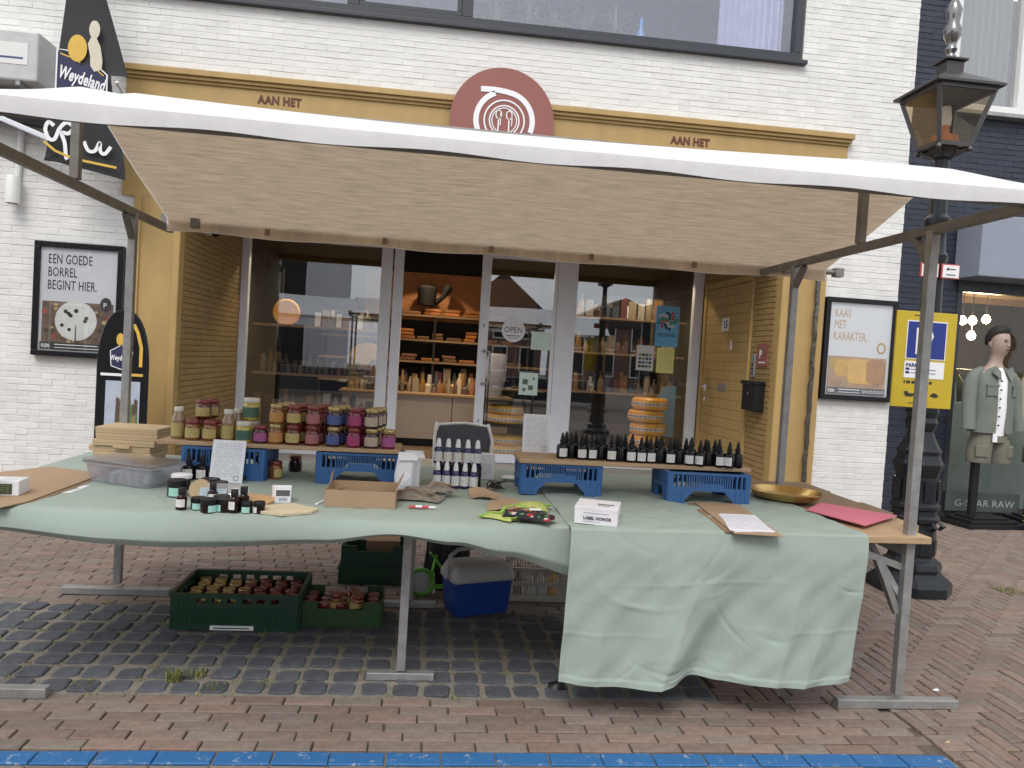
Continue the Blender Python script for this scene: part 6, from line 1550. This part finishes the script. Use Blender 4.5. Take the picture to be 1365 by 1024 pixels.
wb2 = thing('white_carton', 'plain white carton standing right of the cobalt spray bottles', 'box', (.105, 1.12, .806), 0); m = MB(); m.b2((-.045, -.03, 0), (.045, .03, .15)); m.build('body', paper, wb2, bevel=.002); m = MB(); m.b2((-.03, -.032, .02), (.03, -.0305, .1)); m.build('print', paper_print, wb2)
# dried spice bundle, dish, pouches
sp = thing('dried_twigs', 'tangle of dark dried vanilla twigs behind the kraft papers', 'twigs', (.125, .74, .806)); m = MB(); R = random.Random(9)
for k in range(22):
    a = R.uniform(0, 6.28); l = R.uniform(.03, .06); b0 = Vector((J(.012), J(.012), .012+R.uniform(0, .03))); m.tube([b0, b0+Vector((math.cos(a)*l*.5, math.sin(a)*l*.5, R.uniform(.0, .02))), b0+Vector((math.cos(a)*l, math.sin(a)*l, R.uniform(-.01, .025)))], [.004, .005, .0025], 5)
m.build('twigs', mat('dark_twig', (.03, .022, .018), .8), sp)
m = MB(); m.tube([(0, 0, .005), (.004, .003, .05)], .008, 6); m.build('tie', linen, sp)
di = thing('white_dish', 'small white dish lying behind the dark twigs', 'dish', (.255, 1.10, .806)); m = MB(); m.lathe((0, 0, 0), [(.03, 0), (.05, .008), (.066, .02), (.064, .021), (.045, .012), (.0, .01)], 22); m.build('dish', white_flat, di, True)
kp = [(.05, .50, .4, 'rolled'), (.13, .30, -.2, 'flat')]
t = thing('kraft_paper', 'curled brown kraft paper behind the patterned pouches', 'paper', (.075, .52, .807), .1); m = MB(); m.grid(14, 8, lambda a, b: ((a-.5)*.19, (b-.5)*.10, .004+.035*(max(0, b-.5)*2)**2*(1-a*.6)+.012*math.sin(a*5))); m.build('sheet', kraft, t, True, thick=.002)
t = thing('kraft_paper', 'flat brown kraft sheet under the green pouches', 'paper', (.17, .29, .808), -.15); m = MB(); m.grid(12, 10, lambda a, b: ((a-.5)*.22, (b-.5)*.26, .006+.012*math.sin(a*4+b*3)**2+.01*(a > .8)*(a-.8)*5)); m.build('sheet', kraft, t, True, thick=.002)
floral, tt, bb = newmat('floral_print'); L = tt.links.new
tc = N(tt, 'TexCoord'); vo = N(tt, 'TexVoronoi', Scale=60); L(tc.outputs['Object'], vo.inputs['Vector']); sv = N(tt, 'SeparateColor'); L(vo.outputs['Color'], sv.inputs[0])
cr = N(tt, 'ValToRGB'); el = cr.color_ramp.elements; el[0].position = 0; el[0].color = (.012, .012, .02, 1); el[1].position = .45; el[1].color = (.35, .02, .03, 1); cr.color_ramp.interpolation = 'CONSTANT'
for p_, c_ in ((.62, (.012, .03, .02, 1)), (.72, (.5, .42, .38, 1)), (.82, (.04, .15, .05, 1)), (.9, (.01, .01, .015, 1))):
    e_ = cr.color_ramp.elements.new(p_); e_.color = c_
L(sv.outputs[0], cr.inputs[0]); L(cr.outputs[0], bb.inputs['Base Color']); bb.inputs['Roughness'].default_value = .85
lime = mat('lime_ribbon', (.22, .42, .07), .6); limep = mat('pale_lime_paper', (.38, .42, .12), .7)
def pouch(label, x, y, rz, w_, d, m_, z=.81, cat='pouch', name='fabric_pouch', lift=.02):
    t = thing(name, label, cat, (x, y, z), rz); R = random.Random(int(x*1000)); ph = R.uniform(0, 6)
    m = MB(); m.grid(18, 14, lambda a, b: ((a-.5)*w_*(1-.15*math.sin(b*6+ph)*a), (b-.5)*d*(1-.12*math.sin(a*5)), .004+lift*math.sin(PI*a)**.6*math.sin(PI*b)**.6+.004*math.sin(a*14+ph)*math.sin(b*11)))
    m.build('body', m_, t, True, thick=.003); return t
p1 = pouch('black floral patterned pouch, left one, on the green bags', .175, .05, -.25, .13, .13, floral, .822)
p2 = pouch('black floral patterned pouch, right one at the table front edge', .245, -.01, -.22, .15, .11, floral, .827)
m = MB(); m.box((-.01, .05, .028), (.05, .035, .002), rz=.2); m.build('tag', paper, p2)
pouch('lime green bag under the left floral pouch', .10, .06, -.5, .17, .13, limep, .810, 'bag', 'lime_bag')
pouch('pale lime bag lying behind the right floral pouch', .265, .26, -.3, .15, .13, limep, .822, 'bag', 'lime_bag')
rb_ = thing('ribbon', 'bright lime ribbon trailing around the floral pouches', 'ribbon', (.12, .05, .81)); m = MB(); pts = [Vector((-.12, -.01, .006)), Vector((-.07, .02, .02)), Vector((-.03, -.02, .025)), Vector((0, .05, .04)), Vector((.06, .10, .045)), Vector((.12, .07, .03)), Vector((.1, 0, .03))]
for a, b_ in zip(pts, pts[1:]): m.bar(a, b_, .014, .0025)
for a, b_ in ((Vector((.04, -.07, .02)), Vector((.0, -.06, .008))), (Vector((.16, .24, .03)), Vector((.24, .22, .02)))): m.bar(a, b_, .016, .0025)
m.build('ribbon', lime, rb_)
# white lettered box
lb_ = thing('label_box', 'white cardboard box lettered in black with handle slots on the right cloth', 'box', (.535, .06, .812), -.31)
LBW, LBD, LBH = .19, .20, .075
m = MB(); m.b2((-LBW/2, -LBD/2, 0), (LBW/2, LBD/2, LBH)); m.build('body', mat('box_white', (.70, .68, .72), .6), lb_, bevel=.002)
m = MB(); m.b2((-LBW/2-.001, -LBD/2-.0008, LBH-.012), (LBW/2+.001, LBD/2+.001, LBH+.001)); m.build('lid', MATS['box_white'], lb_, bevel=.0015)
m = MB(); m.box((.035, -.01, LBH+.0018), (.075, .014, .0012)); m.box((.03, -.045, LBH+.0018), (.055, .006, .0012)); m.build('slot', ink, lb_)
text('LABEL HONOR', ink, (-.055, -LBD/2-.0012, .022), .0195, lb_, bold=.0006, sx=.9)
m = MB(); m.b2((-.055, -LBD/2-.0016, .050), (.06, -LBD/2-.0009, .0515)); m.b2((-.055, -LBD/2-.0016, .013), (.02, -LBD/2-.0009, .0142)); m.b2((LBW/2+.0008, -.02, .02), (LBW/2+.0016, .02, .03)); m.build('print', MATS['stamp_ink'], lb_)
# papers and cardboard on the right cloth
zr = lambda x: TZ(x)+.012
def sl2(name, label, cat, poly, dz, th, m_):
    cx = sum(p[0] for p in poly)/len(poly); cy = sum(p[1] for p in poly)/len(poly); z = zr(cx)+dz; c = (cx, cy, z); m = MB(c)
    m.slab(poly, z, z+th); o = tag(m.build(name, m_, bevel=.0006), label, cat); return o
sl2('cardboard_sheet', 'brown cardboard sheet under the printed papers at the right edge', 'cardboard', [(1.165, .56), (1.40, .545), (1.30, -.175), (1.09, -.155)], 0, .004, kraft)
sl2('cardboard_sheet', 'dark brown cardboard lower sheet beneath the printed papers', 'cardboard', [(1.125, .545), (1.30, .54), (1.22, -.12), (1.07, -.11)], -.004, .003, kraft_edge)
sl2('printed_papers', 'white printed paper on the brown cardboard, upper sheet', 'paper', [(1.185, .255), (1.36, .25), (1.285, -.125), (1.085, -.115)], .0055, .001, paper_print_flat)
sl2('printed_papers', 'white printed paper just under the upper printed sheet', 'paper', [(1.17, .24), (1.34, .26), (1.30, -.105), (1.10, -.135)], .0045, .0006, paper_print_flat)
gt = thing('brass_tray', 'round shallow brass tray lying on the right cloth', 'tray', (1.765, .76, TZ(1.76)+.006)); m = MB(); m.lathe((0, 0, 0), [(.02, .001), (.13, .002), (.175, .018), (.192, .044), (.196, .050), (.192, .052), (.184, .046), (.165, .022), (.125, .008), (.02, .007)], 44); m.build('dish', gold, gt, True)
m = MB(); m.lathe((0, 0, .0075), [(.09, 0), (.092, .0012), (.098, .0012), (.10, 0)], 40); m.build('ring', gold, gt, True)
sl2('pink_folder', 'pink card folder lying at the right end of the table', 'folder', [(1.705, .40), (1.90, .625), (2.16, .34), (1.82, .065)], .002, .006, pink_m)

# ------------------------------------------------------------------ below and behind the table
def green_crate(label, loc, rz, w_, d, h, m_, slots=True, dip=False):
    t = thing('green_crate', label, 'crate', loc, rz)
    m = MB(); th = .012
    def wall(ax, L, off):
        def bx(a0, a1, z0, z1, th_=th):
            if ax == 0: m.b2((a0, off-th_/2, z0), (a1, off+th_/2, z1))
            else: m.b2((off-th_/2, a0, z0), (off+th_/2, a1, z1))
        if slots:
            bx(-L/2, L/2, h*.88, h, th*1.7); bx(-L/2, L/2, 0, h*.16, th*1.3); bx(-L/2, L/2, h*.62, h*.74, th*1.2)
            bx(-L/2, -L/2+.10, h*.14, h*.9); bx(L/2-.10, L/2, h*.14, h*.9); bx(-L/2+.1, L/2-.1, h*.1, h*.66, th*.45)
            x = -L/2+.10
            while x < L/2-.10: bx(x, x+.006, h*.14, h*.66); x += .014
            x = -L/2+.10
            while x < L/2-.10: bx(x, x+.03, h*.70, h*.9); x += .075
            for s in (-1, 1):
                for k in range(4):
                    a = s*(L/2-.01-k*.024); bx(a-.004, a+.004, 0, h*.9, th*1.6)
        else:
            bx(-L/2, L/2, 0, h*.72); bx(-L/2, L/2, h*.04, h*.10, th*1.4)
            c = .22*L if dip else .5*L
            bx(-L/2, -L/2+c, h*.72, h); bx(L/2-c, L/2, h*.72, h)
    wall(0, w_, -d/2); wall(0, w_, d/2); wall(1, d-.02, -w_/2); wall(1, d-.02, w_/2)
    m.b2((-w_/2+.006, -d/2+.006, .006), (w_/2-.006, d/2-.006, .014)); m.build('body', m_, t, bevel=0)
    return t
gc1 = green_crate('large dark green slotted crate full of jars on the pavers', (-1.20, .985, .008), .01, .645, .43, .19, green_crate_m)
m = MB(); m.b2((-.12, -.233, .005), (.10, -.2225, .026)); m.build('label_strip', white_flat, gc1); m = MB(); m.b2((-.10, -.2338, .012), (.08, -.2332, .018)); m.build('lettering', ink, gc1)
gc2 = green_crate('smaller bottle green crate of jars beside the large slotted crate', (-.665, 1.0, .008), .0, .43, .30, .135, green_plain_m, False, True)
gc3 = green_crate('dark green crate, lower of two stacked behind the middle leg', (-.555, 1.78, .004), 0, .42, .30, .12, green_crate_m, False)
gc4 = green_crate('dark green crate, upper of two stacked behind the middle leg', (-.55, 1.78, .126), .02, .41, .30, .13, green_crate_m, False, True)
kb4 = thing('card_box', 'brown card box standing in the upper stacked green crate', 'box', (-.50, 1.79, .15), .05); m = MB(); m.b2((-.11, -.08, 0), (.11, .08, .12)); m.build('body', kraft_edge, kb4, bevel=.002)
def cjar(x, y, z, lid, lab, label, grp, tilt=0):
    o = jar(label, (x, y, z), lid, 'yellow', 'red', .036, .10); o['label'] = label; o['group'] = grp; o.rotation_euler = (tilt, 0, J(1)); return o
for iy in range(5):
    for ix in range(7):
        x = -1.455+ix*.084+(iy % 2)*.015; y = .825+iy*.08
        if x > -.915: continue
        g_ = x < -1.20
        cjar(x, y, .062+J(.005), 'gold' if g_ else 'red', None, '%s lidded jar, %s from the left in the %s row of the large green crate' % ('gold' if g_ else 'red', ORD[ix], ('front', 'second', 'middle', 'fourth', 'rear')[iy]), '%s lidded jars in the large green crate' % ('gold' if g_ else 'red'))
for iy in range(3):
    for ix in range(5):
        cjar(-.84+ix*.085, .905+iy*.083, .024, 'red', None, 'red lidded jar, %s from the left in the %s row of the smaller green crate' % (ORD[ix], ('front', 'middle', 'rear')[iy]), 'red lidded jars in the smaller green crate')
for (x, y, lab) in ((-.70, .92, 'red lidded jar with yellow label on top, left one in the smaller crate'), (-.62, .99, 'red lidded jar with yellow label on top, rear one in the smaller crate'), (-.595, .91, 'red lidded jar with yellow label on top, right one in the smaller crate')):
    o = jar(lab, (x, y, .075), 'red', 'yellow', 'amberf', .036, .10); o.rotation_euler = (.1, J(.2), J(.2))
    o['group'] = 'labelled jars on top in the smaller crate'
# cooler
cl = thing('cooler_box', 'blue cooler box with grey lid and arched handle under the table', 'cooler', (.095, 1.20, .006), .36)
m = MB(); P0 = [rrect(a, b_, .035) for a, b_ in ((.335, .215), (.345, .225), (.375, .25))]; n = len(P0[0]); zz = (0, .012, .205)
m.add([(x, y, zz[i]) for i in range(3) for x, y in P0[i]], [(i*n+k, i*n+(k+1) % n, (i+1)*n+(k+1) % n, (i+1)*n+k) for i in range(2) for k in range(n)]+[tuple(range(n))[::-1], tuple(2*n+k for k in range(n))]); m.build('body', cool_blue, cl, True)
m = MB(); P0 = [rrect(a, b_, .04) for a, b_ in ((.385, .26), (.395, .27), (.39, .265), (.35, .22), (.33, .2))]; zz = (.19, .20, .235, .285, .292)
def wz(i, x): return zz[i] - (.012*math.cos(x*22) if i < 2 else 0)
m.add([(x, y, wz(i, x)) for i in range(5) for x, y in P0[i]], [(i*n+k, i*n+(k+1) % n, (i+1)*n+(k+1) % n, (i+1)*n+k) for i in range(4) for k in range(n)]+[tuple(range(n))[::-1], tuple(4*n+k for k in range(n))]); m.build('lid', cool_grey, cl, True)
m = MB()
pts = [(-.205, -.02, .21), (-.205, -.02, .27), (-.18, .0, .335), (-.13, .01, .365), (.0, .015, .375), (.13, .01, .365), (.18, 0, .335), (.205, -.02, .27), (.205, -.02, .21)]
m.tube(pts, .013, 8); 
for s in (-1, 1): m.tube([(s*.198, -.02, .225), (s*.214, -.02, .225)], .022, 12)
m.build('handle', cool_grey, cl, True)
# pale crate with bottles behind the cooler
pc = thing('white_crate', 'pale slotted plastic crate of bottles half behind the hanging cloth', 'crate', (.50, 1.52, .004), 0)
m = MB(); w_, d, h = .36, .28, .21
def pw(ax, L, off):
    def bx(a0, a1, z0, z1, th=.010):
        if ax == 0: m.b2((a0, off-th/2, z0), (a1, off+th/2, z1))
        else: m.b2((off-th/2, a0, z0), (off+th/2, a1, z1))
    for z0, z1 in ((0, .025), (.095, .12), (.19, .21)): bx(-L/2, L/2, z0, z1, .014)
    x = -L/2
    while x <= L/2: bx(x-.003, x+.003, .02, .2); x += .018
pw(0, w_, -d/2); pw(0, w_, d/2); pw(1, d, -w_/2); pw(1, d, w_/2); m.b2((-w_/2, -d/2, .004), (w_/2, d/2, .012)); m.build('body', mat('dull_white_plastic', (.42, .41, .37), .5), pc)
for i in range(4):
    x = .38+i*.075; b = thing('crate_bottle', ('amber', 'white', 'pale', 'orange')[i]+' bottle standing inside the pale slotted crate', 'bottle', (x, 1.50, .018), 0); m = MB(); m.lathe((0, 0, 0), [(.03, 0), (.03, .09), (.012, .12), (.012, .15)], 12); m.build('body', [kraft_edge, white_flat, paper, cheese_y][i], b, True)
# black bag, green loop item
bb_ = thing('black_bag', 'black shopping bag standing behind the cooler', 'bag', (-.08, 1.62, .003)); m = MB(); m.loft([(0, 0, 0, .14, .08), (0, 0, .1, .15, .09), (.01, 0, .28, .14, .075), (.02, .01, .38, .155, .05), (.03, .01, .41, .15, .03)], 14); m.build('body', black_pl, bb_, True)
m = MB(); m.tube([(-.08, -.03, .38), (-.07, -.05, .48), (.02, -.05, .5), (.06, -.03, .39)], .008, 6); m.tube([(-.10, -.04, .36), (-.13, -.06, .3), (-.12, -.08, .12)], .006, 6); m.build('handle', black_pl, bb_, True)
gl = thing('green_ring', 'grey and bright green ring shaped item on the ground left of the cooler', 'ring', (-.24, 1.45, .002)); lg = mat('bright_green_plastic', (.12, .36, .03), .5)
m = MB(); m.tube([(.075*math.cos(a), -.01+.01*math.sin(3*a), .085+.08*math.sin(a)) for a in [2*PI*k/20 for k in range(21)]], .014, 8, False); m.build('ring', lg, gl, True)
m = MB(); m.loft([(0, .01, .02, .05, .03), (0, .01, .09, .07, .035), (0, .01, .16, .045, .03)], 12); m.build('core', cool_grey, gl, True)
m = MB(); m.bar((.07, -.02, .06), (.2, -.03, .07), .035, .02); m.bar((.06, 0, .1), (.09, .02, .25), .02, .01); m.bar((.09, .02, .22), (.13, .0, .17), .02, .01); m.bar((.09, .02, .22), (.05, .0, .27), .02, .01); m.build('strap', lg, gl)
# folding chair
fc = thing('folding_chair', 'grey padded folding chair with white tube frame behind the table', 'chair', (-.0, 1.72, 0), .05); m = MB()
m.tube([(-.19, .06, .012), (-.19, .0, .45), (-.195, .12, .95), (-.185, .14, 1.06)], .011, 8); m.tube([(.19, .06, .012), (.19, .0, .45), (.195, .12, .95), (.165, .14, 1.06)], .011, 8); m.tube([(-.195, .125, .98), (-.17, .13, 1.045), (0, .135, 1.06), (.16, .13, 1.045), (.195, .125, .96)], .010, 8)
for s in (-1, 1): m.tube([(s*.17, -.25, .012), (s*.17, .15, .46)], .011, 8)
m.build('frame', white_frame, fc, True)
m = MB(); m.grid(14, 8, lambda a, b: ((a-.5)*.37*(.93+.07*math.sin(PI*b)), .10+.02*b-.02*math.cos((a-.5)*2.6)+.02, .86+.19*b-.012*(2*a-1)**2)); m.build('backrest', mat('slate_vinyl', (.055, .06, .075), .5, bump=.1), fc, True, thick=.022)
m = MB(); m.b2((-.18, -.2, .45), (.18, .16, .48)); m.build('seat', MATS['slate_vinyl'], fc, bevel=.01)
# narrow framed mirror strip leaning on the right pilaster
ms = thing('hanging_strip', 'narrow dark and silver strip hanging on the right pilaster', 'strip', (4.0, FY-.09, .3)); m = MB((4.0, FY-.09, .3)); R = random.Random(4)
m.tube([(3.965+.006*math.sin(k*1.3), FY-.075, .3+k*.08) for k in range(30)], [.018+.012*abs(math.sin(k*1.9)) for k in range(30)], 8); m.build('strip', mat('dark_silver_strip', (.12, .11, .10), .3, metal=.6, var=.9, vs=20), ms, True)

# ------------------------------------------------------------------ the street behind the viewer, mirrored in the shop windows
pale_st = mat('opposite_stucco', (.62, .62, .66), .8, var=.1); dark_rf = mat('opposite_roof_tile', (.05, .045, .042), .8, var=.3, vs=3)
def opp_house(label, x0, x1, y, h, mm, ridge=2.2, floors=3):
    c = ((x0+x1)/2, y, 0); t = thing('opposite_house', label, 'house', c); m = MB(c); m.b2((x0, y-7, 0), (x1, y, h)); m.build('wall', mm, t)
    m = MB(c); m.prism([(x0-.2, h), (x1+.2, h), ((x0+x1)/2, h+ridge)], y-7.2, y+.2); m.build('roof', dark_rf, t)
    nw_ = max(2, int((x1-x0)/1.9)); bw = (x1-x0)/nw_
    for f in range(floors):
        for k in range(nw_):
            cx = x0+bw*(k+.5); z0 = .6+f*(h-.3)/floors; 
            m = MB(c); m.b2((cx-.55, y-.01, z0), (cx+.55, y+.06, z0+1.75)); fr_ = m.build('window', white_frame, t)
            m = MB(c); m.b2((cx-.47, y+.062, z0+.08), (cx+.47, y+.066, z0+1.67)); m.build('pane', black_gl, fr_)
    return t
opp_house('pale stucco house across the street behind the viewer', -9.5, -4.2, -11, 7.5, pale_st)
opp_house('grey house further left across the street behind the viewer', -15.2, -9.7, -11, 8.5, mat('opposite_grey', (.2, .2, .21), .8))
opp_house('far brick house with dark gable roof behind the viewer', 1.5, 7.2, -34, 4.8, mat('opposite_brick', (.16, .09, .07), .8), 2.6, 2)
opp_house('far low house with dark roof right behind the viewer', 9, 18, -36, 4.2, MATS['opposite_brick'], 2.2, 2)
for i, (x, y, s) in enumerate(((-3.6, -7.5, 1), (3.6, -9, 1.1))):
    c = (x, y, 0); t = thing('opposite_stall', ('white canopied stall across the street on the left behind the viewer', 'white canopied stall across the street on the right behind the viewer')[i], 'market stall', c)
    m = MB(c)
    for sx in (-1.9, 1.9):
        for sy in (-.7, .7): m.bar((x+sx, y+sy, 0), (x+sx, y+sy, 2.7), .05)
    m.build('post', galv_dark, t)
    m = MB(c); m.grid(12, 12, lambda a, b: (x-2.2+4.4*a, y-1.3+2.6*b, 3.25-.75*abs(2*b-1)-.03*math.sin(PI*a))); m.build('canopy', canvas_out, t, thick=.01)
    m = MB(c); m.b2((x-2, y-.6, .8), (x+2, y+.6, .85)); m.b2((x-2, y+.58, .1), (x+2, y+.6, .8)); m.build('table', navy_paint, t)
c = (7.0, -6.5, 0); t = thing('feather_flag', 'dark feather flag across the street behind the viewer', 'flag', c); m = MB(c); m.prism([(6.6, .8), (7.2, .8), (7.35, 2.4), (7.25, 3.3), (6.9, 3.6), (6.6, 3.5)], -6.51, -6.49); m.build('cloth', black_frame, t)
m = MB(c); m.tube([(6.58, -6.5, 0), (6.56, -6.5, 3.5)], .02); m.build('pole', galv, t)
